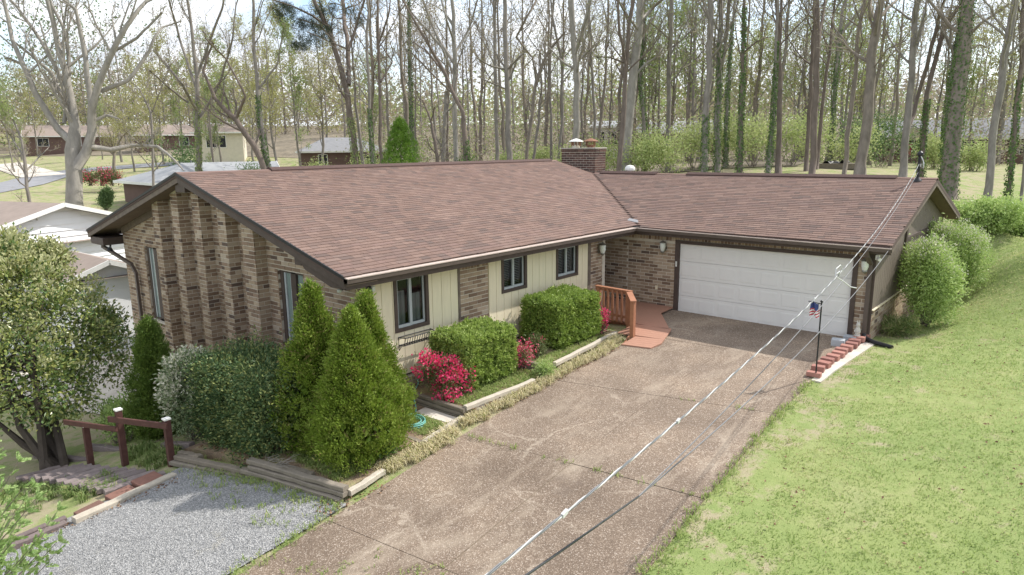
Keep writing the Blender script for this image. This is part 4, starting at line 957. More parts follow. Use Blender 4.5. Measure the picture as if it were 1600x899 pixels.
fl2 = part('flood_light', 'black', lambda g: (g.tube([(-12.2, -10.95, 2.24), (-12.15, -10.98, 2.12)], .03, 8), g.lathe((-12.1, -11.02, 2.02), [(0, .1), (.05, .09), (.09, .0), (.08, -.01)], 12)))
part('flood_light', 'white', lambda g: (g.box((7.22, -.2, 2.18), (7.3, -.1, 2.3)), g.tube([(7.26, -.16, 2.22), (7.34, -.26, 2.2)], .045, 10)))
# hose bib on the foundation
part('hose_bib', 'metal', lambda g: (g.tube([(0, -9.18, -.02), (.12, -9.18, -.02)], .015, 8), g.tube([(.1, -9.18, -.06), (.1, -9.18, .03)], .02, 8)))
# service mast through the garage roof
mast = part('service_mast', 'blackmetal', lambda g: (g.tube([(7.15, 4.3, zgar(4.3)-.1), (7.15, 4.3, 4.72)], .038, 12), g.lathe((7.15, 4.3, 4.7), [(.05, -.06), (.085, 0), (.075, .06), (.03, .1), (0, .11)], 14), g.lathe((7.15, 4.3, zgar(4.3)), [(.13, -.02), (.12, .03), (.045, .12)], 14)))
part('drip_loop', 'cable_w', lambda g: [g.tube([(7.18, 4.26, 4.66), (7.25+.02*k, 4.2, 4.56-.05*k), (7.29, 4.15, 4.44-.06*k), (7.2, 4.14, 4.42-.02*k)], .011, 6) for k in range(3)], mast)
# ------------------------------------------------------------------ entry deck and ramp with railing
def pin(root_loc):
    return np.asarray(root_loc, float)
deck = empty('entry_deck', (0, 0, 0), 'terracotta painted plank deck and ramp in front of the entry', 'deck')
ZD = .14
def plank(poly, z0f, th=.035):
    g = G(); P = np.array([(x, y, z0f(x, y)) for x, y in poly]); n = len(P)
    g.add(np.vstack([P, P-np.array([0, 0, th])]), [(i, n+i, n+(i+1) % n, (i+1) % n) for i in range(n)], [(0, i, i+1) for i in range(1, n-1)]+[(n, n+i+1, n+i) for i in range(1, n-1)])
    return g.build('plank', M['deck'], deck)
# outline: x of right edge by y
def xright(y):
    pts = [(-4.05, 3.1), (-3.62, 3.16), (-2.5, 2.86), (-1.75, 2.32), (-1.1, 1.86), (-.95, 1.72), (0, 1.66)]
    for (a, xa), (b, xb) in zip(pts[:-1], pts[1:]):
        if y <= b: return xa+(xb-xa)*(y-a)/(b-a)
    return pts[-1][1]
def xleft(y):
    return 2.32-.0*y if y < -3.35 else (1.75 if y < -2.4 else -.9 if y > -1.5 else .02)
def zdk(x, y):
    return ZD if y > -2.3 else lerp(-.0, ZD, max(0, (y+4.05)/1.75))
y = -4.05
while y < -.03:
    e = min(y+.14, -.02); m_ = (y+e)/2
    sk = .1*(m_ < -2.4)
    plank([(xleft(m_), y-sk*.6), (xright(y), y+sk), (xright(e), e+sk), (xleft(m_), e-sk*.6)], zdk); y += .146
g = G(); g.box((.02, -2.28, -.2), (1.7, -2.24, ZD-.04)); g.beam((1.75, -2.3, .03), (2.32, -4.0, -.1), .04, .16); g.beam((2.3, -1.75, .0), (3.1, -3.6, -.1), .04, .16); g.beam((1.68, -.95, .05), (2.3, -1.78, .05), .04, .14); g.build('skirt_board', M['deck_rail'], deck)
rail = empty('deck_railing', (0, -2.35, ZD), 'terracotta painted baluster railing on the entry deck', 'railing')
def rp(name, fn):
    g = G(); fn(g); return g.build(name, M['deck_rail'], rail, off=(0, -2.35, ZD))
RT = 1.03
rp('post', lambda g: g.box((.42, -2.42, -.25), (.52, -2.3, RT-.02))); rp('post', lambda g: g.box((1.56, -2.62, -.15), (1.68, -2.5, RT-.02)))
rp('post', lambda g: g.box((2.2, -3.5, -.15), (2.31, -3.38, RT-.02)))
rp('top_rail', lambda g: g.beam((.36, -2.36, RT), (1.62, -2.46, RT), .13, .035)); rp('bottom_rail', lambda g: g.beam((.36, -2.37, .26), (1.6, -2.46, .26), .04, .08)); rp('upper_rail', lambda g: g.beam((.36, -2.37, RT-.07), (1.6, -2.46, RT-.07), .03, .08))
for k in range(6):
    x = .66+.165*k; yy = -2.36-.08*(x-.3)-.03
    rp('baluster', lambda g: g.box((x-.03, yy-.02, .08), (x+.03, yy+.015, RT-.03)))
rp('top_rail', lambda g: g.beam((1.63, -2.6, RT), (2.3, -3.5, RT-.01), .16, .035))
for k in range(4):
    t = .12+.2*k; c = np.array([1.63+.64*t, -2.58-.9*t]); d = np.array([.58, -.81])
    rp('rail_board', lambda g: g.obox((c[0]+.03, c[1]+.02, .5), (d[0]*.066, d[1]*.066, 0), (.012, .009, 0), (0, 0, .5)))

# ------------------------------------------------------------------ flower-box rack under the first window
rk = empty('window_box_rack', (.0, -9.12, .86), 'black iron flower-box rack mounted under the first cream-wall window', 'rack')
g = G(); y0, y1, zt, zb = -9.57, -8.62, .98, .80
for z, d0 in ((zt, .2), (zb, .14)):
    pts = [(.01, y0, z), (d0, y0+.05, z), (d0, y1-.05, z), (.01, y1, z)]; g.tube(pts, .011, 6)
    g.tube([(.015, y0, z), (.015, y1, z)], .009, 6)
for k in range(13):
    yy = y0+.05+(y1-y0-.1)*k/12; g.tube([(.2, yy, zt), (.14, yy, zb), (.015, yy, zb-.005)], .0075, 5)
for yy in (y0, y1): g.tube([(.02, yy, zt), (.02, yy, zb-.12), (.1, yy, zb-.02)], .009, 5)
g.build('rack_frame', M['blackmetal'], rk, off=(.0, -9.12, .86))

# ------------------------------------------------------------------ garden hose
rng = np.random.default_rng(5); pts = [(.14, -9.18, -.05), (.24, -9.25, -.12), (.42, -9.5, -.14), (.62, -9.72, -.2), (.95, -9.95, -.31), (1.2, -10.2, -.335)]
for k in range(110):
    t = k/109*2*math.pi*6.3; rr = .27+.05*math.sin(t*.37)+rng.normal(0, .004)
    pts.append((1.42+rr*math.cos(t+2.4), -10.5+rr*.85*math.sin(t+2.4), -.335+.012*(k/17)))
g = G(); g.tube(pts, .013, 6); o = g.build('garden_hose', M['hose'], smooth=True); tag(o, 'pale green garden hose coiled beside the evergreens, running from the wall tap', 'hose')
tag(sheet('stepping_stone', [(1.05, -10.1), (1.95, -10.02), (1.98, -9.72), (1.0, -9.74)], lambda x, y: -.335+0*x, M['concrete'], .5, .05, None), 'flat concrete slab at the foot of the timber step wall', 'stepping stone')

# ------------------------------------------------------------------ dark red handrail by the steps
hr = empty('handrail', (-2.8, -14.3, -1.1), 'dark red wooden handrail with three posts above the timber steps', 'handrail')
def hp(name, fn, mat='red_wood', par=None):
    g = G(); fn(g); return g.build(name, M[mat], par or hr, off=(-2.8, -14.3, -1.1))
PST = [((-1.63, -13.92), -.9, .04), ((-2.82, -14.34), -1.12, .06), ((-3.8, -14.66), -1.33, -.43)]
for (xy, zb_, zt_) in PST:
    p_ = hp('post', lambda g: g.box((xy[0]-.055, xy[1]-.055, zb_-.2), (xy[0]+.055, xy[1]+.055, zt_)))
    c = hp('post_cap', lambda g: g.box((xy[0]-.065, xy[1]-.065, zt_+.001), (xy[0]+.065, xy[1]+.065, zt_+.03)), 'white')
hp('rail', lambda g: g.beam((-1.52, -13.96, -.05), (-3.0, -14.47, -.13), .045, .11)); hp('rail', lambda g: g.beam((-2.75, -14.43, -.29), (-4.25, -14.9, -.38), .045, .1))

# ------------------------------------------------------------------ red edging blocks, grey blocks, ornament, kerb
ubm2 = {}
for k in range(11):
    g = G()
    if k == 0:
        w2, d2, h2 = (rng.uniform(.125, .145), rng.uniform(.085, .1), .065); 
        g.obox((0, 0, 0), (.135, 0, 0), (0, .095, 0), (0, 0, .065)); o = g.build('edging_block', M['redblock']); bmk = o.data
        bv = o.modifiers.new('bevel', 'BEVEL'); bv.width = .012; bv.segments = 2; o0 = o
    else:
        o = o0.copy(); COL.objects.link(o)
    y = -3.28+.325*k; o.location = (6.95+.02*math.sin(k*2.1)+.012*k, y, zdrive(0, y).item()+.07+.002*k); o.rotation_euler = (random.uniform(-.03, .03), random.uniform(-.03, .03), random.uniform(-.12, .12))
    nm_ = ['first', 'second', 'third', 'fourth', 'fifth', 'sixth', 'seventh', 'eighth', 'ninth', 'tenth', 'eleventh'][k]
    tag(o, f'{nm_} red concrete edging block along the driveway counted from the flag pole', 'block', 'red edging blocks beside the garage driveway')
o = o0.copy(); COL.objects.link(o); o.location = (6.98, -3.66, .06); o.rotation_euler = (0, 0, .06); o.scale = (1.1, .8, .8); tag(o, 'dark red edging block standing at the foot of the flag pole', 'block', 'red edging blocks beside the garage driveway')
for k, (c, lb) in enumerate([((6.72, -.95, .12), 'grey concrete block on the driveway in front of the garage door corner'), ((6.86, -.38, .1), 'grey concrete block tucked against the brick pier')]):
    g = G(); g.obox((0, 0, 0), (.15, 0, 0), (0, .12, 0), (0, 0, .095)); o = g.build('concrete_block', M['greyblock']); o.location = c; o.rotation_euler = (0, 0, .15-.1*k); bv = o.modifiers.new('bevel', 'BEVEL'); bv.width = .01; bv.segments = 2; tag(o, lb, 'block', 'grey concrete blocks')
g = G(); c = (0, 0, 0)
g.lathe(c, [(.0, 0), (.09, .0), (.085, .04), (.06, .07), (.085, .14), (.08, .2), (.05, .27), (.04, .29), (.06, .33), (.058, .38), (.03, .42), (0, .43)], 14)
for s_ in (-1, 1): g.tube([(.02*s_, 0, .4), (.03*s_, .0, .46), (.025*s_, .01, .5)], [.018, .02, .008], 6); g.tube([(.06*s_, -.02, .22), (.075*s_, -.06, .16), (.03*s_, -.09, .13)], [.022, .02, .014], 6)
o = g.build('garden_ornament', M['statue'], smooth=True); o.location = (7.0, -.32, .195); o.scale = (.85, .85, .85); tag(o, 'small pale stone garden ornament on the block beside the downspout', 'ornament')
tag(sheet('kerb_strip', [(7.0, -3.9), (7.2, -3.9), (7.42, -.3), (7.16, -.3)], lambda x, y: zdrive(x, y)+.012, M['concrete'], .3, .08), kind='structure')

# ------------------------------------------------------------------ flag on a shepherd pole
fp = empty('garden_flag_pole', (7.03, -3.7, 0), 'black garden pole with a small faded stars-and-stripes flag at the driveway edge', 'flag pole')
def fpp(name, mat, fn):
    g = G(); fn(g); return g.build(name, M[mat], fp, off=(7.03, -3.7, 0))
fpp('pole', 'blackmetal', lambda g: (g.tube([(7.03, -3.7, -.15), (7.03, -3.7, 1.72)], .016, 8), g.tube([(7.03, -3.7, 1.66), (6.78, -3.78, 1.7)], .011, 6), g.lathe((7.03, -3.7, 1.7), [(.0, -.02), (.03, 0), (.03, .03), (0, .05)], 8)))
def cloth(u0, u1, v0, v1, mat, name):
    g = G(); nu, nv = 8, 5; V_ = []
    for i in range(nu):
        for j in range(nv):
            u = u0+(u1-u0)*i/(nu-1); v = v0+(v1-v0)*j/(nv-1)
            V_.append((7.0-.17*u, -3.71-.06*u+.05*math.sin(9*u+3*v)*(.3+v), 1.68-.3*v-.03*math.sin(6*u)))
    g.add(np.array(V_), [(i*nv+j, (i+1)*nv+j, (i+1)*nv+j+1, i*nv+j+1) for i in range(nu-1) for j in range(nv-1)]); return g.build(name, M[mat], fp, off=(7.03, -3.7, 0))
cloth(.15, 1, 0, .5, 'flag_b', 'flag_canton')
for k in range(5): cloth(.0 if k < 5 else .5, 1.0, .5+.1*k, .6+.1*k, 'flag_w' if k % 2 else 'flag_r', 'flag_stripe')

# ------------------------------------------------------------------ overhead service cables
cab = empty('service_cable', (7.15, 4.3, 4.55), 'twisted black and silver power cable from the roof mast over the driveway', 'cable')
def cpath(y):
    x = 7.15+(y-4.3)*(-.109); z = 3.06+.00505*(y+12.2)**2
    return np.array([x, y, z])
ysm = np.linspace(4.3, -34, 620)
base = np.array([cpath(v) for v in ysm])
for k, mt in enumerate(('cable_w', 'cable_m', 'cable_m')):
    ph = k*2*math.pi/3; P = base.copy(); w_ = ysm*2*math.pi/.45
    P[:, 0] += .0048*np.cos(w_+ph); P[:, 2] += .0048*np.sin(w_+ph)
    g = G(); g.tube(P, .0041, 5); g.build('conductor', M[mt], cab, off=(7.15, 4.3, 4.55))
for v in (-9.9-.0, -14.6, -16.2):
    c = cpath(v); g = G(); g.obox(c, (.006, -.03, 0), (.009, .0, 0), (0, 0, .011)); g.build('clamp', M['cable_w'], cab, off=(7.15, 4.3, 4.55))
c = cpath(-8.3); g = G(); g.tube([c+np.array([.0, .25, .02]), c+np.array([-.03, .2, .12]), c+np.array([-.02, -.05, .1]), c+np.array([-.0, -.12, 0]), c+np.array([.05, .05, -.08]), c+np.array([.12, .25, -.2]), c+np.array([.16, .42, -.24])], .008, 5); g.tube([c+np.array([.0, .05, -.03]), c+np.array([.02, .0, .06]), c+np.array([.0, -.08, .03])], .01, 5); g.build('tie_tail', M['cable_w'], cab, off=(7.15, 4.3, 4.55))
def droop(name, label, p, q, sag, r, mat, n=60):
    p, q = np.asarray(p, float), np.asarray(q, float); t = np.linspace(0, 1, n)[:, None]
    P = p+(q-p)*t-np.array([0, 0, 1.])*(4*sag*t*(1-t)); g = G(); g.tube(P, r, 5); o = g.build(name, M[mat], None, off=p); o.location = p
    return tag(o, label, 'cable')
jn = W(998, 776, 5.6)
end = W(798, 960, 3.4); dv = (end-jn); far = end+dv*6+np.array([0, 0, 1.5])
droop('phone_cable', 'thin grey cable from the garage eave corner joining the lower line', (7.55, -.4, 2.5), jn, .25, .007, 'cable_g')
droop('phone_cable', 'thin grey cable from the roof mast joining the lower line', (7.15, 4.3, 4.2), jn, .42, .006, 'cable_g')
droop('phone_cable', 'dark lower cable crossing the driveway beneath the twisted power cable', jn, far, .12, .008, 'cable_k')
# ------------------------------------------------------------------ shrubs and other plants
def clumps(g, C, Ndir, n, spread, ln, wd, rng, up=.3, jitter=.8, flat=None):
    """leaf clumps: centres C with outward directions, n leaves each"""
    k = len(C); P = np.repeat(C, n, 0)+rng.normal(size=(k*n, 3))*spread; Dn = np.repeat(Ndir, n, 0)
    D_ = Dn+rng.normal(size=(k*n, 3))*jitter+np.array([0, 0, up])
    base = np.repeat(rng.random(k), n)*.6+rng.random(k*n)*.4
    leaves(g, P, D_, rng.uniform(.7, 1.25, k*n)*ln, rng.uniform(.7, 1.2, k*n)*wd, rng, base)

def branches_in(g, base, tips, rng, r0=.025):
    for t in tips:
        m_ = (np.asarray(base)+t)/2+rng.normal(size=3)*.06; g.tube([base, m_, t], [r0, r0*.6, r0*.2], 5)

def plant(name, loc, label, cat, group=None): return empty(name, loc, label, cat, group)

def cone_plant(name, loc, label, h, r, mat, seed, group=None, ncl=520, nl=34, bulge=.62):
    """arborvitae: dense conical evergreen, feathery clumps on a lumpy cone"""
    rng = np.random.default_rng(seed); root = plant(name, loc, label, 'evergreen', group)
    u = rng.random(ncl)**.8; th = rng.uniform(0, 2*math.pi, ncl)
    prof = lambda u: r*np.where(u < .24, .66+.34*(u/.24)**.6, np.maximum(0, (1-((u-.24)/.76))**bulge))
    lob = 1+.12*np.sin(3*th+seed)+.10*np.sin(5*th+9*u+seed)+.06*np.sin(11*th-17*u)
    rr = prof(u)*lob*rng.uniform(.76, 1.03, ncl)+np.where(rng.random(ncl) < .1, rng.uniform(.03, .09, ncl), 0)
    C = np.stack([rr*np.cos(th), rr*np.sin(th), .06+u*h*.98], 1)
    N = np.stack([np.cos(th), np.sin(th), np.full(ncl, .55)], 1)
    g = G(); clumps(g, C, N, int(nl*1.3), np.array([.05, .05, .06]), .064, .023, rng, .5, .6)
    tipz = np.linspace(.9, 1.03, 8)*h; clumps(g, np.stack([rng.normal(0, .02, 8), rng.normal(0, .02, 8), tipz], 1), np.tile([[0, 0, 1.]], (8, 1)), 26, .03, .08, .025, rng, .6, .5)
    # inner spread of the same foliage so that no light shines through
    m_ = 2600; u = rng.random(m_); th = rng.uniform(0, 6.283, m_); rr = prof(u)*rng.uniform(.3, .8, m_)
    leaves(g, np.stack([rr*np.cos(th), rr*np.sin(th), .05+u*h*.93], 1), rng.normal(size=(m_, 3))+np.array([0, 0, .6]), .16, .1, rng)
    g.build('foliage', M[mat], root)
    g = G(); g.tube([(0, 0, -.15), (0, 0, h*.5), (0, 0, h*.9)], [.06, .04, .01], 7)
    for k in range(14):
        a = rng.uniform(0, 6.28); z = rng.uniform(.05, .5)*h; q = r*.7*(1-z/h); g.tube([(0, 0, z), (q*math.cos(a), q*math.sin(a), z+.25)], [.015, .005], 4)
    g.build('trunk', M['bark_b'], root); return root

cone_plant('arborvitae', (1.62, -11.94, -.5), 'front cone-shaped arborvitae of the three beside the hose, bulging low over the soil', 2.72, .9, 'arbor', 11, 'arborvitae cluster at the house corner', 900, 34, .95)
cone_plant('arborvitae', (.52, -11.98, -.5), 'left arborvitae of the clustered three, hiding the right gable window', 3.04, .88, 'arbor', 12, 'arborvitae cluster at the house corner', 800, 34, .98)
cone_plant('arborvitae', (1.26, -11.33, -.5), 'rear arborvitae of the clustered three, against the cream wall', 2.84, .78, 'arbor', 13, 'arborvitae cluster at the house corner', 760, 34, .98)
cone_plant('arborvitae', (-3.88, -13.2, -1.2), 'single dark narrow arborvitae below the left gable window', 2.62, .52, 'arbor_d', 14, None, 620, 34, .66)

def box_hedge(name, loc, label, lx, ly, h, mat, seed, nl=16, dens=300, leaf=(.062, .036), rough=.03, cat='hedge'):
    """clipped block hedge with rounded, slightly uneven faces"""
    rng = np.random.default_rng(seed); root = plant(name, loc, label, cat)
    A = [(lx*ly, 't'), (lx*h, 'f'), (lx*h, 'b'), (ly*h, 'l'), (ly*h, 'r')]; P, N = [], []
    for a, f in A:
        k = int(a*dens); s, t = rng.uniform(-1, 1, k), rng.uniform(-1, 1, k); z = rng.random(k)
        if f == 't': p = np.stack([s*lx/2, t*ly/2, np.full(k, h)], 1); n = np.tile([[0, 0, 1.]], (k, 1))
        elif f in 'fb': sg_ = -1 if f == 'f' else 1; p = np.stack([s*lx/2, np.full(k, sg_*ly/2), z*h], 1); n = np.tile([[0, sg_, .3]], (k, 1))
        else: sg_ = -1 if f == 'l' else 1; p = np.stack([np.full(k, sg_*lx/2), s*ly/2, z*h], 1); n = np.tile([[sg_, 0, .3]], (k, 1))
        P.append(p); N.append(n)
    P, N = np.vstack(P), np.vstack(N)
    # round the block and let it bulge unevenly
    c = np.array([0, 0, h*.5]); q = (P-c)/np.array([lx/2, ly/2, h/2]); e = (np.abs(q)**16).sum(1)**(1/16); P = c+(P-c)/np.maximum(e, 1)[:, None]*1.0
    P += N*(.02*np.sin(4.1*P[:, :1]+seed)+.018*np.sin(5.3*P[:, 1:2])+.018*np.sin(6*P[:, 2:3]))+rng.normal(size=P.shape)*rough
    low = P[:, 2] < h*.12; P[low] += (np.array([0, 0, h*.2])-P[low])*.12
    g = G(); clumps(g, P, N, nl, rough*.9, leaf[0], leaf[1], rng, .25, .7)
    m_ = 1500; I = rng.uniform(-.42, .42, (m_, 3))*np.array([lx, ly, h*.95])+c; leaves(g, I, rng.normal(size=(m_, 3)), .15, .1, rng)
    g.build('foliage', M[mat], root)
    g = G()
    for k in range(7): b_ = np.array([rng.uniform(-.25, .25)*lx, rng.uniform(-.25, .25)*ly, -.1]); branches_in(g, b_, [np.array([rng.uniform(-.4, .4)*lx, rng.uniform(-.4, .4)*ly, h*.8]) for _ in range(2)], rng)
    g.build('stems', M['bark_b'], root); return root
box_hedge('box_hedge', (.86, -8.05, -.2), 'near clipped box hedge between the pink azaleas under the cream wall', 1.1, 1.62, 1.16, 'box', 21)
box_hedge('box_hedge', (.85, -4.68, -.03), 'far clipped box hedge beside the terracotta railing', 1.12, 1.9, 1.2, 'box', 22)
box_hedge('blue_green_hedge', (-.85, -12.45, -.72), 'loose blue-green hedge in front of the pleated brick gable', 2.5, 1.25, 1.62, 'blue_hedge', 23, 16, 220, (.065, .032), .1)

def round_shrub(name, loc, label, rx, ry, h, mat, seed, ncl=300, nl=24, leaf=(.07, .035), flowers=None, fl_n=0, fl=(.06, .05), cat='shrub', group=None, lumps=7, up=.35, z0=.15, spread=.08, stems=6, topf=False):
    rng = np.random.default_rng(seed); root = plant(name, loc, label, cat, group)
    Lc = np.stack([rng.normal(0, .42, lumps)*rx, rng.normal(0, .42, lumps)*ry, rng.uniform(.35, .72, lumps)*h], 1); Lr = rng.uniform(.38, .62, lumps)
    Lc[0] = (0, 0, h*.5); Lr[0] = .72
    per = rng.integers(0, lumps, ncl); d = unit(rng.normal(size=(ncl, 3))+np.array([0, 0, .25]))
    C = Lc[per]+d*Lr[per][:, None]*np.array([rx, ry, h*.6])*rng.uniform(.72, 1.05, (ncl, 1)); C[:, 2] = np.clip(C[:, 2], z0*h*rng.uniform(.4, 1, ncl), h*1.03)
    g = G(); clumps(g, C, d, nl, spread, leaf[0], leaf[1], rng, up, .75)
    m_ = ncl*3; I = Lc[rng.integers(0, lumps, m_)]+rng.normal(size=(m_, 3))*np.array([rx, ry, h*.6])*.22; I[:, 2] = np.maximum(I[:, 2], .05); leaves(g, I, rng.normal(size=(m_, 3)), leaf[0]*1.6, leaf[1]*1.6, rng)
    g.build('foliage', M[mat], root)
    if flowers:
        sel = rng.permutation(ncl)[:fl_n] if not topf else np.argsort(-(C[:, 2]/h+.35*d[:, 2]+rng.random(ncl)*.5))[:fl_n]
        g = G(); clumps(g, C[sel]+d[sel]*.05, d[sel], 14, spread*.75, fl[0], fl[1], rng, .3, .9); g.build('blossoms', M[flowers], root)
    g = G()
    for k in range(stems):
        b_ = np.array([rng.uniform(-.15, .15)*rx, rng.uniform(-.15, .15)*ry, -.12]); branches_in(g, b_, C[rng.integers(0, ncl, 3)]*.85, rng, .022)
    g.build('stems', M['bark_b'], root); return root
round_shrub('pieris_shrub', (-2.78, -12.95, -1.0), 'pale flowering shrub with cream blossom beside the single arborvitae', .7, .66, 2.0, 'pieris', 31, 420, 24, (.075, .03), 'bloom', 300, (.085, .04), topf=True)
round_shrub('russet_shrub', (-5.6, -12.0, -1.55), 'small russet-leaved shrub at the foot of the left brick corner', .42, .42, 1.2, 'russet', 32, 160, 20, (.07, .04))
round_shrub('azalea', (1.2, -9.3, -.25), 'large pink azalea in full bloom above the timber step wall', .42, .42, .96, 'azleaf', 33, 220, 18, (.05, .022), 'pink', 150, (.066, .054), cat='azalea', group='pink azaleas', lumps=6, stems=5)
round_shrub('azalea', (1.15, -6.95, -.2), 'small pink azalea between the two clipped box hedges', .26, .26, .62, 'azleaf', 34, 90, 16, (.045, .022), 'pink', 70, (.055, .045), cat='azalea', group='pink azaleas', lumps=4)
round_shrub('azalea', (1.2, -3.42, -.02), 'tiny pink azalea at the foot of the deck railing', .2, .2, .62, 'azleaf', 35, 70, 14, (.045, .02), 'pink', 45, (.05, .04), cat='azalea', group='pink azaleas', lumps=4)
round_shrub('azalea', (1.28, -6.3, -.05), 'fading azalea with few red flowers beside the small pink one', .27, .27, .58, 'azleaf', 36, 110, 18, (.05, .022), 'pink', 10, (.045, .035), cat='azalea', group='pink azaleas', lumps=4)
round_shrub('low_shrub', (2.05, -6.95, -.22), 'low pale green tufted plant in the dry grass by the second hedge', .24, .24, .38, 'bush', 37, 80, 18, (.06, .02), lumps=3)
round_shrub('light_shrub', (-4.75, -13.75, -1.5), 'light green shrub behind the lowest handrail post', .42, .42, 1.25, 'bush', 38, 170, 20, (.07, .035))
round_shrub('ivy_shrub', (1.95, -11.75, -.5), 'dark ivy mound under the front arborvitae', .38, .34, .38, 'ivy', 39, 110, 18, (.06, .045), lumps=4)
round_shrub('blossom_bush', (7.98, 2.6, .1), 'large bright green bush with pale blossom, nearer to the garage corner', .84, .92, 2.3, 'bush', 41, 620, 24, (.085, .035), 'bloom', 120, (.06, .035), group='bushes along the garage side', topf=True, spread=.1)
round_shrub('blossom_bush', (8.12, 6.4, .3), 'large bright green bush with pale blossom, farther along the garage side', .88, 1.0, 2.35, 'bush', 42, 620, 24, (.085, .035), 'bloom', 200, (.06, .035), group='bushes along the garage side', topf=True, spread=.1)
round_shrub('low_shrub', (7.75, 1.2, .06), 'grassy low plant at the foot of the brick sill by the drain pipe', .42, .6, .34, 'greengrass', 43, 120, 18, (.16, .014), lumps=5)
for k, (px, py, D, rx, h, lb) in enumerate([(1535, 362, 26, 1.5, 1.35, 'leftmost mound of the bright green hedge on the lawn edge'), (1580, 352, 26.5, 1.6, 1.7, 'middle mound of the bright green hedge on the lawn edge'), (1640, 350, 27, 1.8, 1.8, 'rightmost mound of the bright green hedge on the lawn edge')]):
    w_ = W(px, py, D); round_shrub('lawn_hedge', (w_[0], w_[1], Hs(w_[0], w_[1])), lb, rx, 1.1, h*.85, 'bush', 45+k, 380, 20, (.11, .06), group='hedge mounds at the lawn edge', spread=.14)

# big multi-stemmed flowering shrub at the left edge
def big_shrub():
    rng = np.random.default_rng(51); bx, by = -5.0, -15.0; bz = Hs(bx, by)-.1; loc = np.array([bx, by, bz])
    root = plant('multistem_shrub', loc, 'tall multi-stemmed evergreen shrub covered in cream blossom at the left edge', 'shrub')
    h = 6.0; ncl = 1300
    Lc = []
    for (px, py, D, rr) in [(35,455,15.6,.85),(112,495,16.3,.85),(20,480,15,1.1),(100,520,15.5,1.15),(150,560,16.2,.8),(40,590,14.5,1.0),(-10,430,15.2,.8),(70,410,16.2,.35),(165,510,17,.42),(-40,500,15,1.1),(-50,600,14.6,.9),(95,610,15,.75),(12,400,16,.4)]:
        Lc.append((*(W(px, py, D)-loc), rr))
    Lc = np.array(Lc); per = rng.integers(0, len(Lc), ncl); d = unit(rng.normal(size=(ncl, 3))+np.array([0, 0, .2]))
    C = Lc[per, :3]+d*Lc[per, 3:4]*rng.uniform(.6, 1.08, (ncl, 1))
    g = G(); clumps(g, C, d, 16, .12, .11, .05, rng, .2, .8); m_ = 1400; q = rng.integers(0, len(Lc), m_); leaves(g, Lc[q, :3]+rng.normal(size=(m_, 3))*Lc[q, 3:4]*.35, rng.normal(size=(m_, 3)), .13, .07, rng); g.build('foliage', M['photinia'], root)
    s_ = C[:, 2]+.9*d[:, 2]+rng.normal(0, .8, ncl); sel = np.argsort(-s_)[:430]; g = G(); clumps(g, C[sel]+d[sel]*.12, d[sel], 18, .09, .095, .06, rng, .4, .8); g.build('blossoms', M['blossom_w'], root)
    g = G()
    for k in range(7):
        a = rng.uniform(0, 6.28); b_ = np.array([.22*math.cos(a), .22*math.sin(a), 0]); e = C[rng.integers(0, ncl)]*np.array([.6, .6, .55]); m_ = (b_+e)/2+rng.normal(size=3)*.12; m_[2] = e[2]*.45
        g.tube([b_, m_, e], [.10, .075, .035], 7); branches_in(g, e, C[rng.integers(0, ncl, 7)], rng, .03)
    g.build('trunk', M['stem_d'], root)
big_shrub()

# feathery cypress whose top rises into the lower left corner
def cypress():
    rng = np.random.default_rng(61); b_ = W(-72, 940, 7.6); bz = Hs(b_[0], b_[1]); root = plant('cypress_tree', (b_[0], b_[1], bz), 'feathery light green young cypress in the lower left corner', 'tree')
    ht = 3.7; loc = np.array([b_[0], b_[1], bz])
    g = G(); gs = G(); gs.tube([(0, 0, -.1), (0, 0, ht*.5), (.02, .02, ht)], [.07, .04, .01], 8)
    nb = 210
    for k in range(nb):
        u = (k+.5)/nb; z = .1+u*ht*.93; L_ = (1.25*(1-u)**.75+.14)*rng.uniform(.65, 1.1); a = k*2.4+rng.normal(0, .3); d = unit(np.array([math.cos(a), math.sin(a), .55+.5*u]))
        n = 9; t = np.linspace(0, 1, n)[:, None]; P = np.array([0, 0, z])+d*L_*t+np.array([0, 0, .18*L_])*t**2; gs.tube(P[::2], np.linspace(.012, .003, 5), 4)
        # flat sprays off the branch
        for j in range(2, n):
            side = unit(np.cross(d, rng.normal(size=3))); m_ = 14; sp = .19*(1-.45*j/n)
            for s_ in (-1, 1):
                dd = unit(d*.9+side*s_*.9+rng.normal(size=3)*.12); q = P[j]+dd*np.linspace(.0, sp, m_)[:, None]; dv_ = np.tile(dd, (m_, 1))+np.where(np.arange(m_)[:, None] % 2, 1, -1)*np.cross(dd, side)*.0+side*np.where(np.arange(m_) % 2, .7, -.7)[:, None]+d*.5
                leaves(g, q, dv_, .056*(1.2-np.linspace(0, .7, m_)), .024, rng, np.full(m_, rng.random()*.6)+rng.random(m_)*.4)
        leaves(g, np.tile(P[-1], (10, 1)), d+rng.normal(size=(10, 3))*.35, .07, .02, rng)
    g.build('foliage', M['cypress'], root); gs.build('trunk', M['bark_b'], root)
cypress()

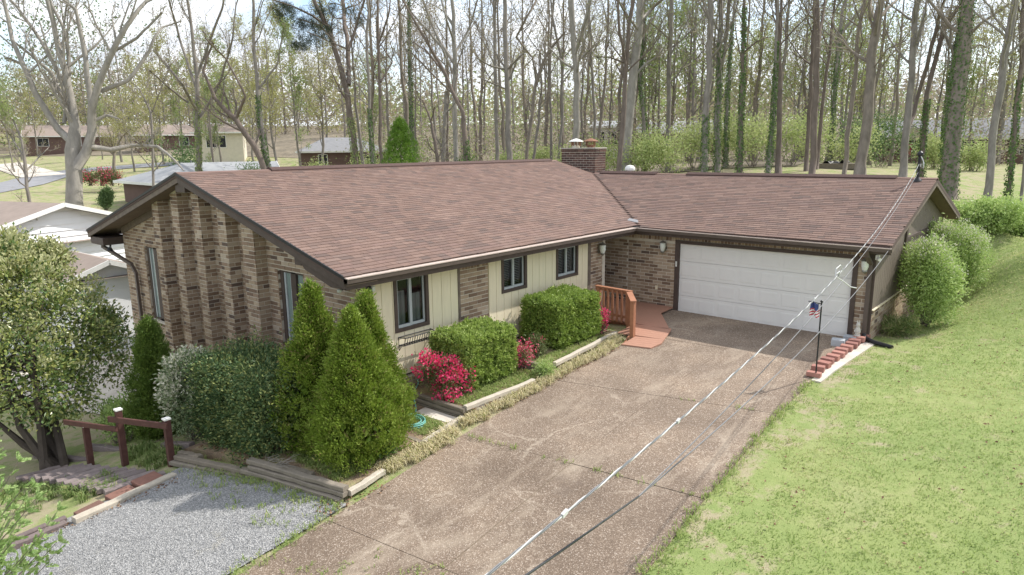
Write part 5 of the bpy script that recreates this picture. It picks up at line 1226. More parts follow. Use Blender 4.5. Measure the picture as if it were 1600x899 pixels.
# dry straw-coloured liriope along the driveway edge, tufts of green, fallen leaves
def tufts(name, P, nb, ln, wd, mat, label, cat, rng, lean=.9, parent=None):
    n = len(P); Q = np.repeat(P, nb, 0)+rng.normal(size=(n*nb, 3))*np.array([.03, .03, 0]); a = rng.uniform(0, 6.283, n*nb)
    le = rng.uniform(.25, 1.15, n*nb)*lean; d0 = np.stack([np.cos(a)*.35*le, np.sin(a)*.35*le, np.ones(n*nb)], 1); L_ = rng.uniform(.6, 1.2, n*nb)*ln
    d0 = unit(d0); out = np.stack([np.cos(a), np.sin(a), np.zeros(n*nb)], 1); s_ = np.stack([-np.sin(a), np.cos(a), np.zeros(n*nb)], 1)*wd/2
    p1 = Q+d0*(L_*.5)[:, None]; p2 = p1+unit(d0*.5+out*le[:, None])*(L_*.35)[:, None]; p3 = p2+unit(out-np.array([0, 0, .9])*le[:, None])*(L_*.3)[:, None]
    V_ = np.stack([Q-s_, Q+s_, p1+s_, p1-s_, p2+s_*.8, p2-s_*.8, p3], 1).reshape(-1, 3); i = np.arange(n*nb)*7
    g = G(); g.add(V_, np.concatenate([np.stack([i, i+1, i+2, i+3], 1), np.stack([i+3, i+2, i+4, i+5], 1)]), np.stack([i+5, i+4, i+6], 1), np.repeat(np.repeat(rng.random(n), nb)*.5+rng.random(n*nb)*.5, 7))
    return tag(g.build(name, M[mat], parent), label, cat, kind='stuff')
rng = np.random.default_rng(71)
def along(pts, n, w_):
    P = np.array(pts, float); seg = np.linalg.norm(np.diff(P, axis=0), axis=1); t = rng.random(n)*seg.sum(); cs = np.concatenate([[0], np.cumsum(seg)]); k = np.clip(np.searchsorted(cs, t)-1, 0, len(seg)-1)
    f = ((t-cs[k])/seg[k])[:, None]; q = P[k]*(1-f)+P[k+1]*f; q += rng.normal(size=(n, 2))*w_; return q
q = np.vstack([along([(2.32,-12.0),(2.42,-11.0),(2.28,-10.2)], 230, .09), along([(2.24,-9.9),(2.26,-8.2),(2.22,-7.2),(2.2,-6.4),(2.25,-5.0),(2.0,-3.9)], 330, .075), along([(1.9,-3.7),(2.1,-4.4)], 25, .1)])
tufts('dry_grass', np.column_stack([q, zdrive(q[:, 0], q[:, 1])-.04]), 16, .23, .011, 'straw', 'straw-coloured dry border grass along the driveway edge', 'grass', rng, 1.1)
q = np.vstack([rng.uniform((-2.7,-15.5), (-1.5,-14.75), (60, 2)), rng.uniform((-2.6,-14.25), (-1.8,-13.6), (45, 2)), rng.uniform((-4.8,-16.2), (-2.3,-15.3), (90, 2)), rng.uniform((.2,-12.6),(2.3,-11.2),(25,2)), rng.uniform((-3.6,-14.2),(-2.2,-13.5),(40,2))])
tufts('green_tufts', np.column_stack([q, H(q[:, 0], q[:, 1])]), 14, .2, .012, 'greengrass', 'green grass tufts around the timber steps', 'grass', rng, 1.0)
def scatter_leaves(name, q, z, label, rng, size=.06, mat='litter'):
    g = G(); P = np.column_stack([q, z+.015]); d = rng.normal(size=(len(q), 3))*np.array([1, 1, .25]); leaves(g, P, d, rng.uniform(.6, 1.2, len(q))*size, rng.uniform(.4, .7, len(q))*size, rng); return tag(g.build(name, M[mat]), label, 'leaves', kind='stuff')
q = np.vstack([rng.uniform((.0,-12.8),(2.4,-10.9),(700,2)), rng.uniform((-1.6,-13.4),(.2,-12.9),(150,2)), rng.uniform((2.1,-9.5),(2.45,-3.6),(420,2)), rng.uniform((2.3,-13.4),(2.9,-12.2),(120,2))])
zz = np.maximum(np.where(q[:, 0] < 2.2, np.where(q[:, 1] < -10.8, -.42+.18*np.minimum(q[:, 0], 0), -.2), zdrive(q[:, 0], q[:, 1])), H(q[:, 0], q[:, 1]))
scatter_leaves('leaf_litter', q, zz, 'dead brown leaves on the soil below the evergreens', rng)
q = rng.uniform((-.95,-16.6),(-.6,-14.2),(220,2)); scatter_leaves('leaf_litter', q, H(q[:, 0], q[:, 1])+.03, 'dead orange leaves along the pale log at the gravel edge', rng, .05)
# bundle of pruned twigs on the timber wall
g = G()
for k in range(26):
    a = np.array([.55+rng.uniform(0, .5), -13.2+rng.uniform(-.05, .1), -.36]); g.tube([a, a+np.array([rng.uniform(.1, .5), rng.uniform(-.1, .3), rng.uniform(.02, .2)])], [.006, .003], 4)
tag(g.build('twig_pile', M['twig_p']), 'small heap of pruned twigs on the timber wall', 'twigs')
# thin grass on the beds and weeds in the gravel edge and slab joints
q = np.vstack([rng.uniform((.7,-12.8),(2.3,-12.0),(900,2)), rng.uniform((1.35,-9.4),(1.98,-7.0),(650,2)), rng.uniform((1.4,-6.6),(1.85,-3.7),(420,2)), rng.uniform((1.0,-10.9),(2.1,-10.1),(500,2)), along([(-1.3,-13.75),(.4,-13.6),(2.6,-13.1),(2.85,-14.2),(3.0,-15.5),(3.1,-18)], 420, .1), along([(2.6,-10.16),(7.2,-9.55)], 34, .015), along([(4.9,-6.4),(7.0,-5.95)], 8, .015), rng.uniform((-1.2,-14.2),(2.5,-13.2),(110,2)), along([(3.4,-14.6),(5.2,-13.2)], 40, .15), along([(7.46,-13),(7.24,-9.6),(7.06,-6),(7.06,-4)], 300, .06)])
zz = np.where((q[:, 0] < 2.2) & (q[:, 0] > -.1) & (q[:, 1] > -13), np.where(q[:, 1] > -6.7, -.02, np.where(q[:, 1] > -9.6, -.19+.03*(q[:, 1]+8), np.where(q[:, 1] > -10.8, -.36, -.43))), np.maximum(H(q[:, 0], q[:, 1])+.03, np.where(q[:, 0] > 2.6, zdrive(q[:, 0], q[:, 1])-.02, -9)))
tufts('bed_grass', np.column_stack([q, zz]), 4, .09, .012, 'grass', 'thin short grass and weeds in the beds and gravel edge', 'grass', rng, .9)

# lawn blades
rng = np.random.default_rng(81); n = 120000
x = 7.0+rng.random(n)**1.2*9.5; y = -13.5+rng.random(n)**1.15*36
edge = np.interp(y, [-13.5, -9.6, -6, -3.2, 0, .5, 30], [7.5, 7.22, 7.04, 7.12, 7.5, 7.3, 7.3]); k = (x > edge-.06+rng.normal(0, .05, n)) & ~((y > -.3) & (y < 9.6) & (x < 7.4))
rel = np.stack([x, y, np.zeros(n)], 1)-CAM; zc = rel@_F; k &= (zc > 3) & (800+FPX*(rel@_R)/np.maximum(zc, .1) < 1720)
# worn strip along the drive
bare = np.array([mnoise.noise((a*.9, b*.9, 3.1)) for a, b in zip(x, y)]); k &= ~((x-edge < .9) & (bare > -.05) & (rng.random(n) < .75)) & ~((bare > .42) & (rng.random(n) < .6))
x, y, bare = x[k], y[k], bare[k]; n = len(x); a = rng.uniform(0, 6.283, n); le = rng.uniform(.7, 2.4, n); L_ = rng.uniform(.03, .06, n)*(1+.25*(y > 2)); z = H(x, y)
tone = np.array([mnoise.noise((p*.35, q_*.35, 9.)) for p, q_ in zip(x, y)])
va = np.clip(.42+.55*tone+rng.normal(0, .17, n), 0, .99)
B_ = np.stack([x, y, z-.005], 1); d = np.stack([np.cos(a)*le, np.sin(a)*le, np.ones(n)], 1); d = unit(d); s_ = np.stack([-np.sin(a), np.cos(a), np.zeros(n)], 1)*.009
g = G()
for kk in range(2):
    r_ = rng.normal(size=(n, 3))*np.array([.03, .03, 0]); dd = unit(d+rng.normal(size=(n, 3))*.4+np.array([0, 0, .2])); V_ = np.stack([B_+r_-s_, B_+r_+s_, B_+r_+dd*L_[:, None]], 1).reshape(-1, 3); g.add(V_, None, np.arange(3*n).reshape(-1, 3), np.repeat(va, 3))
cq = np.column_stack([rng.uniform(7.2, 14.5, 2600), rng.uniform(-13, 12, 2600)])[:1500]; ce = np.interp(cq[:, 1], [-13.5, -9.6, -6, -3.2, 0, .5, 30], [7.5, 7.22, 7.04, 7.12, 7.5, 7.3, 7.3]); cn = np.array([mnoise.noise((p*.6, q_*.6, 1.)) for p, q_ in cq]); cq = cq[(cq[:, 0] > ce) & (cn > -.08) & ~((cq[:, 1] > -.3) & (cq[:, 1] < 9.6) & (cq[:, 0] < 7.6))]
nc, nb = len(cq), 9; cp = np.repeat(cq, nb, 0)+rng.normal(size=(nc*nb, 2))*.05; a = rng.uniform(0, 6.283, nc*nb); le = rng.uniform(.5, 1.8, nc*nb); d = unit(np.stack([np.cos(a)*le, np.sin(a)*le, np.ones(nc*nb)], 1)); s_ = np.stack([-np.sin(a), np.cos(a), np.zeros(nc*nb)], 1)*.008; B_ = np.column_stack([cp, H(cp[:, 0], cp[:, 1])-.005])
g.add(np.stack([B_-s_, B_+s_, B_+d*rng.uniform(.05, .09, nc*nb)[:, None]], 1).reshape(-1, 3), None, np.arange(3*nc*nb).reshape(-1, 3), np.repeat(np.repeat(.2+rng.random(nc)*.5, nb), 3))
tag(g.build('lawn_grass', M['grass']), 'short patchy lawn grass right of the driveway', 'grass', kind='stuff')
q = np.column_stack([rng.uniform(7.1, 13, 500), rng.uniform(-12, 6, 500)]); q = q[q[:, 0] > 7.4]; scatter_leaves('leaf_litter', q, H(q[:, 0], q[:, 1])+.02, 'scattered dry leaves on the lawn', rng, .06)
# ------------------------------------------------------------------ trees
def resample(P, R_, n):
    P = np.asarray(P, float); s = np.concatenate([[0], np.cumsum(np.linalg.norm(np.diff(P, axis=0), axis=1))]); t = np.linspace(0, s[-1], n)
    Q = np.stack([np.interp(t, s, P[:, i]) for i in range(3)], 1); return Q, np.interp(t, s, R_)
def spawn(P, Rr, m, tr, ang, ln, rng, n=5, up=.35, curl=.25, rk=.6, rmin=.006, rmax=9.):
    """m children per polyline of P (B,k,3): returns (B*m,n,3),(B*m,n)"""
    B, k, _ = P.shape; t = rng.uniform(tr[0], tr[1], (B, m))*(k-1); i = np.clip(t.astype(int), 0, k-2); f = (t-i)[..., None]; b = np.arange(B)[:, None]
    p = P[b, i]*(1-f)+P[b, i+1]*f; d = unit(P[b, i+1]-P[b, i]); r = Rr[b, i]*(1-f[..., 0])+Rr[b, i+1]*f[..., 0]
    perp = unit(np.cross(d, rng.normal(size=d.shape))); a = rng.uniform(ang[0], ang[1], (B, m))[..., None]
    d1 = unit(d*np.cos(a)+perp*np.sin(a)+np.array([0, 0, up*.4])); plen = np.linalg.norm(P[:, -1]-P[:, 0], axis=1)[:, None]
    L_ = (plen*ln if ln < 1 else ln)*rng.uniform(.55, 1.15, (B, m))*(1-.35*(t/(k-1)))
    p, d1, L_, r = p.reshape(-1, 3), d1.reshape(-1, 3), L_.reshape(-1), r.reshape(-1); N = len(p)
    out = np.empty((N, n, 3)); out[:, 0] = p; cur = d1
    for j in range(1, n):
        cur = unit(cur+rng.normal(size=(N, 3))*curl*.5+np.array([0, 0, up*.35])); out[:, j] = out[:, j-1]+cur*(L_/(n-1))[:, None]
    r0 = np.clip(r*rk, rmin, rmax); rr = r0[:, None]*np.linspace(1, .3, n)[None]; rr = np.maximum(rr, rmin*.6)
    return out, rr
def tree_meshes(paths, rng, m1=10, m2=6, m3=6, t1=(.35, 1), len1=.3, buds=2, bud=.09, twr=.010, up=.35, a1=(.5, 1.1), l2=.5, l3=.5, cap=True, bspread=.16):
    """paths: list of (P,R). returns trunk G, branches G, leaf point arrays"""
    gt, gb = G(), G(); tips = []
    for P, R_ in paths:
        Q, rq = resample(P, R_, 14); Q[1:-1] += rng.normal(size=(12, 3))*.02*np.linalg.norm(Q[-1]-Q[0])*.12; gt.tube(Q, rq, (9 if rq[0] > .12 else 6) if cap else 5, 0, cap)
        m_ = max(3, int(round(m1*min(1, np.linalg.norm(Q[-1]-Q[0])/9))))
        L1, r1 = spawn(Q[None], rq[None], m_, t1, a1, len1, rng, 6, up, .3, .45, .018, .11); v, q = tubes(L1, r1, 5); gt.add(v, q)
        L2, r2 = spawn(L1, r1, m2, (.2, 1), (.4, 1.0), l2, rng, 5, up*.8, .35, .55, twr*1.2); v, q = tubes(L2, r2, 4); gb.add(v, q)
        L3, r3 = spawn(L2, r2, m3, (.15, 1), (.35, .95), l3, rng, 3, up*.6, .4, .6, twr*.8); v, q = tubes(L3, r3, 3); gb.add(v, q)
        tips.append(L3.reshape(-1, 3, 3))
    T = np.vstack(tips); pts = np.repeat(T[:, -1], buds, 0)*.6+np.repeat(T[:, 1], buds, 0)*.4
    pts = pts+rng.normal(size=pts.shape)*bspread
    return gt, gb, pts
def bud_mesh(pts, size, rng):
    g = G(); leaves(g, pts, rng.normal(size=pts.shape)+np.array([0, 0, .1]), size*rng.uniform(.6, 1.3, len(pts)), size*.7, rng); return g
def ivy_on(P, R_, rng, t1, dens=190, size=.10, thick=.08):
    Q, rq = resample(P, R_, 30); L_ = np.linalg.norm(Q[-1]-Q[0])*t1; n = int(dens*L_); t = rng.random(n)*t1*29; i = np.clip(t.astype(int), 0, 28); f = (t-i)[:, None]
    a = rng.uniform(0, 6.283, n); out = np.stack([np.cos(a), np.sin(a), np.zeros(n)], 1); lump = 1+.5*np.sin(3*a+t*1.3)
    p = Q[i]*(1-f)+Q[i+1]*f+out*(rq[i]+rng.uniform(.0, thick, n)*lump*(1.1-.8*t/(t1*29)))[:, None]
    g = G(); tg = np.stack([-np.sin(a), np.cos(a), np.zeros(n)], 1); leaves(g, p, tg*rng.normal(0, .7, n)[:, None]-np.array([0, 0, .8])+out*.25, size*rng.uniform(.6, 1.3, n), size*.85, rng, nrm=out+rng.normal(size=(n, 3))*.5); return g
TREE_N = 0
def px_tree(label, D, lines, bark='bark', twig='twig', bud='bud', m1=10, m2=6, m3=6, buds=2, bsize=.09, ivy=None, t1=(.35, 1), len1=.3, name='bare_tree', group=None, ext=5.0, up=.35, dz=.06, a1=(.5, 1.1), crown=True, ivym='ivy'):
    """a tree standing D metres away; lines = list of [(px,py,width_px),...] main stems as seen in the photo (first one starts at the ground)"""
    global TREE_N; TREE_N += 1; rng = np.random.default_rng(1000+TREE_N)
    paths = []
    for k, ln in enumerate(lines):
        off = 0; P = []; Rr = []
        for j, (px, py, w_) in enumerate(ln):
            if k and j: off += rng.normal(0, dz)*D*.5
            P.append(W(px, py, D+off*(1 if k else .3))); Rr.append(max(.012, .5*w_*D/FPX))
        if k == 0:
            b = P[0].copy(); z = Hs(b[0], b[1])
            if b[2] > z: P.insert(0, np.array([b[0]+(P[0][0]-P[1][0])*.1, b[1]+(P[0][1]-P[1][1])*.1, z-.1])); Rr.insert(0, Rr[0]*1.35)
            loc = np.array([P[0][0], P[0][1], z])
        if ln[-1][1] <= 5 and ext:        # goes on above the frame
            d = unit(P[-1]-P[-2]); P.append(P[-1]+d*ext*.5+rng.normal(size=3)*.3); Rr.append(Rr[-1]*.7); P.append(P[-1]+d*ext*.5+rng.normal(size=3)*.5); Rr.append(Rr[-2]*.3)
        paths.append((np.array(P), np.array(Rr)))
    root = empty(name, loc, label, 'tree', group)
    gt, gb, pts = tree_meshes(paths, rng, m1, m2, m3, t1, len1, buds, bsize, .0065+D*.00008, up, a1)
    gt.build('trunk', M[bark], root, off=loc, smooth=True); gb.build('crown', M[twig], root, off=loc)
    if crown and buds: bud_mesh(pts, bsize, rng).build('foliage', M[bud], root, off=loc)
    if ivy:
        ivy_on(paths[0][0], paths[0][1], rng, ivy).build('ivy', M[ivym], root, off=loc)
        if len(paths) > 1 and ivy > .5: pass
    return root
S = lambda ox, k, pts: [(ox+x/k, y/k, w_) for x, y, w_ in pts]
A3 = lambda pts: S(0, 2.996, pts); B3 = lambda pts: S(533, 2.996, pts); C3 = lambda pts: S(1066, 2.996, pts)
# --- left part of the picture
px_tree('massive pale grey forked tree left of the house, behind the white gable', 38, [
  A3([(348,930,24),(345,800,22),(338,680,22),(352,620,17),(322,400,10),(262,160,8),(215,0,6)]), A3([(335,665,12),(250,590,10),(170,450,9),(110,300,7),(60,200,6),(20,0,5)]), A3([(345,800,18),(400,720,15),(432,640,14),(432,480,11),(480,350,9),(560,180,8),(640,50,6),(690,0,5)]),
  A3([(432,520,10),(415,400,8),(385,180,7),(350,40,5),(300,0,4)]), A3([(425,690,9),(520,702,8),(640,680,6),(740,690,5),(800,735,4),(860,800,2)]), A3([(435,570,6),(500,540,5),(560,560,3)]), A3([(475,430,7),(600,380,6),(700,240,5),(720,180,4),(760,130,3),(850,100,2)]), A3([(170,450,6),(100,300,5),(30,270,3)]), A3([(310,440,7),(250,300,6),(180,170,5),(50,0,4)]), A3([(345,600,8),(300,480,7),(240,340,6),(120,240,4),(70,200,3)]),
  A3([(300,580,6),(330,300,6),(290,120,5),(230,0,4)]), A3([(520,250,5),(640,180,4),(760,60,3)])],
  'bark_p', 'twig_p', 'bud', 9, 6, 6, 1, .07, t1=(.3, 1), len1=.34, name='bare_tree', dz=.03)
px_tree('ivy-stemmed tree with fanning upright branches above the left gable', 46, [
  A3([(930,830,8),(928,640,8),(922,400,7),(905,200,5),(880,0,4)]), A3([(925,430,5),(840,180,4),(790,0,3)]), A3([(925,360,5),(1000,150,4),(1050,0,3)]), A3([(920,520,5),(850,390,4),(720,240,3)]), A3([(880,480,4),(800,420,3),(700,330,2)]), A3([(930,560,5),(1030,400,4),(1090,180,3),(1110,0,2)])],
  'bark', 'twig', 'bud', 11, 7, 6, 1, .08, ivy=.38, ivym='bud_g')
px_tree('dark leaning tree with an arching limb behind the left end of the roof', 44, [
  A3([(1240,800,9),(1190,680,9),(1105,560,8),(1010,470,6),(950,330,4),(1000,200,3)]), A3([(1105,560,5),(1150,450,4),(1060,280,3),(960,180,2)])], 'bark_d', 'twig_d', 'bud_y', 10, 6, 6, 1, .08)
px_tree('ivy-clad slim tree beside the dark leaning one behind the roof', 45, [
  A3([(1255,800,9),(1215,560,7),(1190,200,5),(1182,0,4)]), A3([(1200,430,4),(1300,300,3),(1330,120,2)])], 'bark', 'twig', 'bud_g', 12, 7, 6, 3, .1, ivy=.4)
px_tree('thin bare sapling in front of the grey-roofed brick house', 40, [A3([(718,880,4),(715,700,4),(708,520,3),(650,420,2),(610,380,1.5)]), A3([(710,530,2),(760,400,1.5),(800,300,1)])], 'bark', 'twig', 'bud', 6, 5, 4, 0, .05, ext=0)
px_tree('twiggy small tree near the street at the far left', 36, [A3([(130,890,5),(118,760,5),(100,640,3),(60,560,2)]), A3([(115,740,3),(50,640,2),(0,560,1.5)]), A3([(125,800,2.5),(180,740,2),(230,690,1)])], 'bark', 'twig', 'bud', 8, 6, 5, 1, .06, ext=0)
px_tree('russet budding tree by the red ranch house', 110, [A3([(100,720,3),(95,650,3),(80,590,2)])], 'bark', 'twig', 'bud_r', 10, 7, 6, 3, .14, ext=0, len1=.5)
px_tree('slender ornamental tree standing on the far left lawn', 80, [A3([(533,800,5),(535,720,4),(520,640,3),(500,580,2)]), A3([(533,720,3),(570,640,2),(620,600,1.5)])], 'bark_b', 'twig', 'bud_y', 12, 7, 6, 3, .12, ext=0, len1=.5)
# --- pine
def pine():
    r = px_tree('tall dark pine with twin stems and needle tufts against the sky', 48, [
      S(400,3,[(468,780,9),(440,520,9),(425,400,9),(380,260,8),(330,110,7),(265,0,6)]), S(400,3,[(435,400,7),(428,200,7),(405,0,6)]), S(400,3,[(432,240,5),(470,120,5),(510,0,4)]), S(400,3,[(340,130,4),(240,60,3),(110,10,2)]), S(400,3,[(350,180,3),(300,120,2.5),(200,90,2)]), S(400,3,[(425,230,3),(330,190,2),(240,150,1.5)])],
      'bark_d', 'twig_d', 'pine', 7, 5, 4, 0, .1, ivy=.3, name='pine_tree', len1=.22, ivym='bud_g')
    rng = np.random.default_rng(5); loc = np.array(r.location); C = []
    for (px, py, sx, sy, n) in [(450,15,22,10,26),(475,40,22,10,26),(495,62,20,10,22),(465,72,16,7,14),(515,45,16,10,12),(530,18,18,8,10),(440,30,10,6,6),(500,20,18,8,10),(560,30,12,8,6)]:
        for _ in range(n): C.append(W(px+rng.normal(0, sx*.6), py+rng.normal(0, sy*.6), 48+rng.normal(0, 1.6)))
    C = np.array(C)-loc; g = G(); n = 70; P = np.repeat(C, n, 0)+rng.normal(size=(len(C)*n, 3))*.12; leaves(g, P, rng.normal(size=P.shape)+np.array([0, 0, .3]), .32, .02, rng); g.build('foliage', M['pine'], r)
pine()
# --- middle
mid = [
 ('slim grey tree with a forked side limb right of the pine', 47, [B3([(188,760,6),(184,560,6),(182,380,5),(172,180,5),(170,0,4)]), B3([(186,385,4),(240,290,3),(180,200,2)]), B3([(178,200,4),(225,60,3),(232,0,2)])], 'bark_d', 'bud', None),
 ('ivy-footed slim tree just right of the pine', 46, [B3([(150,770,6),(130,480,5),(120,200,5),(125,0,4)])], 'bark', 'bud', .35),
 ('thin ivy-green stem left of the leaning limb', 49, [B3([(330,600,5),(325,400,5),(318,150,4),(318,0,3)])], 'bark', 'bud', .75),
 ('dark tree leaning left with a long bent limb above an ivy mound', 44, [B3([(590,770,9),(580,560,8),(520,420,6),(470,320,6),(390,180,5),(330,80,4),(290,0,3)]), B3([(480,340,4),(400,240,3),(340,200,2)]), B3([(560,480,3),(420,340,3),(330,250,2)])], 'bark_d', 'bud', .22),
 ('pale grey tree with a broad fan of limbs above the middle of the ridge', 50, [B3([(538,760,9),(532,500,9),(528,240,8),(522,0,6)]), B3([(530,300,6),(440,160,5),(380,0,4)]), B3([(530,260,5),(600,130,4),(640,0,3)]), B3([(530,360,4),(470,220,4),(330,60,3)]), B3([(528,200,4),(490,80,3),(470,0,3)])], 'bark_p', 'bud', None),
 ('broken grey snag behind the middle of the ridge', 47, [B3([(478,760,8),(484,600,8),(492,430,6)])], 'bark', 'bud', None),
 ('short dark crooked tree behind the ridge', 43, [B3([(450,760,6),(435,640,6),(418,560,4),(380,470,2)]), B3([(420,570,2.5),(440,500,2)])], 'bark_d', 'bud', None),
 ('straight grey tree right of the ridge middle, forking high', 46, [B3([(787,760,11),(782,500,10),(772,280,9),(770,0,7)]), B3([(775,420,3),(680,380,2.5),(640,360,2)]), B3([(778,330,4),(830,270,3),(870,240,2)]), B3([(774,330,4),(700,310,3),(630,270,2)])], 'bark', 'bud', None),
 ('grey trunk close left of the straight forking tree', 49, [B3([(732,740,7),(725,480,7),(722,200,6),(715,0,5)])], 'bark', 'bud', None),
 ('slanting brown tree leaning right, left of the chimney', 50, [B3([(865,740,6),(890,560,6),(915,380,6),(960,250,5),(1050,150,3)]), B3([(915,400,4),(900,280,3),(820,180,4),(860,100,4),(915,0,4)])], 'bark_b', 'bud_r', None),
 ('thin slanting tree beside the slanting brown one', 52, [B3([(900,740,5),(925,560,5),(940,400,4),(930,250,3)])], 'bark', 'bud_r', None),
 ('grey stem with russet ivy left of the chimney', 51, [B3([(1020,720,5),(1040,560,5),(1035,300,5),(990,100,4),(985,0,3)])], 'bark', 'bud_r', None),
 ('slim straight stem between the slanting trees and the chimney', 54, [B3([(985,740,5),(982,500,5),(978,250,4),(995,0,4)])], 'bark', 'bud', None),
 ('large smooth pale tree rising straight behind the chimney', 48, [B3([(1095,720,12),(1100,560,12),(1103,400,11),(1090,220,10),(1072,0,11)]), B3([(1095,260,6),(1150,80,6),(1165,0,5)]), B3([(1100,320,2),(1050,300,1.5)])], 'bark_p', 'bud_g', None),
 ('thin dark stem right above the rusty flue cap', 52, [B3([(1188,700,5),(1180,400,5),(1165,150,5),(1160,0,4)])], 'bark', 'bud_g', None),
 ('leaning brown stem right of the chimney', 53, [B3([(1200,700,6),(1225,480,5),(1245,200,4),(1255,0,4)])], 'bark_b', 'bud_g', None),
 ('dark stem crossing in front of the big pale leaning tree', 44, [B3([(1300,800,9),(1318,600,9),(1330,360,8),(1350,120,7),(1365,0,7)]), B3([(1335,320,5),(1305,150,5),(1295,0,4)]), B3([(1335,300,3),(1260,270,2.5),(1180,265,2)])], 'bark_d', 'bud_g', None),
 ('big smooth pale tree leaning right of the chimney', 46, [B3([(1335,740,17),(1345,560,17),(1368,360,16),(1392,180,15),(1402,0,13)]), B3([(1412,90,7),(1460,40,6),(1500,0,5)]), B3([(1395,150,5),(1330,60,4),(1290,0,4)])], 'bark_p', 'bud_g', None),
 ('ivy-covered slim tree right of the big pale leaning one', 47, [B3([(1422,730,6),(1420,560,6),(1400,380,5),(1420,150,4),(1415,0,4)])], 'bark', 'bud_g', .7),
 ('slim straight tree above the garage ridge left end', 48, [B3([(1530,780,8),(1533,560,8),(1538,250,8),(1545,0,8)]), B3([(1540,190,4),(1500,150,3),(1440,100,2)])], 'bark', 'bud_g', None),
]
for lb, D, ln, bk, bd, iv in mid:
    ln = [[(a, b, w_*.88) for a, b, w_ in l] for l in ln]
    px_tree(lb, D, ln, bk, 'twig' if bk != 'bark_d' else 'twig_d', bd, 9, 6, 4, 1 if bd == 'bud' else 2, .08, ivy=iv, group='bare trees of the wood behind the house')
# --- right
right = [
 ('tall grey tree, left of two behind the garage ridge left half', 42, [C3([(100,810,11),(110,560,11),(125,300,11),(135,0,10)])], 'bark', 'bud_g', .25),
 ('twin-stemmed ivied tree right of the tall grey one', 43, [C3([(163,810,10),(165,560,9),(175,330,9),(178,0,8)]), C3([(172,400,7),(205,180,7),(222,0,6)])], 'bark', 'bud_g', .55),
 ('thin ivied stem behind the twin-stemmed tree', 47, [C3([(205,700,6),(212,420,5),(235,120,4),(245,0,3)])], 'bark', 'bud_g', .6),
 ('bright ivy column tree behind the garage ridge', 41, [C3([(266,815,9),(275,560,8),(285,300,6),(292,0,5)]), C3([(285,250,3),(350,195,2.5),(400,175,2)])], 'bark_d', 'bud_g', .66),
 ('ivied thin stem paired with a bare dark trunk behind the garage ridge', 41, [C3([(402,815,8),(425,560,6),(440,300,5),(448,0,5)])], 'bark', 'bud_g', .5),
 ('dark bare trunk paired with the ivied thin stem', 42, [C3([(450,800,10),(455,560,9),(458,250,8),(440,0,7)]), C3([(457,260,5),(466,0,5)])], 'bark_d', 'bud', None),
 ('dark straight trunk nearest left of the tarp-covered heap', 40, [C3([(605,830,12),(620,560,11),(632,260,10),(630,0,10)]), C3([(635,220,6),(670,0,5)])], 'bark_d', 'bud', None),
 ('slim stem leaning against the dark straight trunk', 42, [C3([(580,800,7),(595,560,7),(610,250,6),(620,0,5)])], 'bark_d', 'bud_g', None),
 ('slim tree leaning right beside the dark straight trunk', 43, [C3([(628,810,7),(655,500,6),(690,230,5),(715,0,4)])], 'bark_d', 'bud_g', None),
 ('ivy-dotted slim stem above the dark green bush', 50, [C3([(700,680,6),(712,420,6),(735,200,6),(745,60,6),(775,0,4)]), C3([(745,160,5),(820,60,4),(850,20,3)])], 'bark', 'bud_g', .6),
 ('slim light tree right of the tarp-covered heap', 39, [C3([(755,830,8),(785,560,8),(810,330,7),(850,0,5)])], 'bark_b', 'bud', None),
 ('thick pale brown tree forking at the top of the picture', 37, [C3([(830,840,18),(862,560,18),(890,260,16),(908,90,15),(930,0,11)]), C3([(905,90,8),(880,40,7),(880,0,6)]), C3([(908,95,6),(960,40,6),(1010,0,5)]), C3([(890,330,3),(960,230,3),(1050,190,2)])], 'bark_b', 'bud', .001),
 ('grey tree left of the power mast', 36, [C3([(1030,840,13),(1048,600,12),(1075,330,11),(1100,0,10)]), C3([(1085,260,5),(1130,100,5),(1150,0,4)])], 'bark', 'bud', None),
 ('dark forked tree directly behind the power mast', 37, [C3([(1115,840,9),(1135,560,8),(1160,400,8),(1190,240,8),(1250,100,7),(1330,0,6)]), C3([(1060,600,6),(1110,440,7),(1165,250,7),(1205,80,6),(1225,0,5)])], 'bark_d', 'bud', .3),
 ('huge ivy-wrapped trunk behind the garage gable end', 33, [C3([(1245,960,26),(1262,700,26),(1295,400,23),(1325,130,21),(1340,0,20)]), C3([(1330,180,6),(1400,110,5),(1530,20,4)]), C3([(1320,250,4),(1390,210,3),(1440,230,2)])], 'bark_b', 'bud_y', .72),
 ('ivy-covered trunk just left of the huge ivied one', 36, [C3([(1228,800,13),(1240,560,12),(1270,320,11),(1310,120,9),(1330,0,8)])], 'bark', 'bud_y', .8),
 ('smooth grey leaning trunk on the lawn at the right', 31, [C3([(1425,910,13),(1450,700,12),(1490,420,12),(1530,180,12),(1558,0,11)])], 'bark', 'bud_y', None),
 ('slim vine-wrapped tree near the right edge', 33, [C3([(1525,900,7),(1548,700,7),(1570,480,7),(1590,300,8),(1585,150,8),(1600,0,7)])], 'bark_d', 'bud_y', .4),
 ('slim bare tree at the right picture edge', 34, [C3([(1590,900,5),(1605,700,5),(1620,400,5),(1640,0,4)])], 'bark', 'bud_y', None),
]
for lb, D, ln, bk, bd, iv in right:
    ln = [[(a, b, w_*.88) for a, b, w_ in l] for l in ln]
    px_tree(lb, D, ln, bk, 'twig' if bk != 'bark_d' else 'twig_d', bd, 9, 6, 4, 2, .075, ivy=iv, group='bare trees of the wood behind the house', t1=(.4, 1))

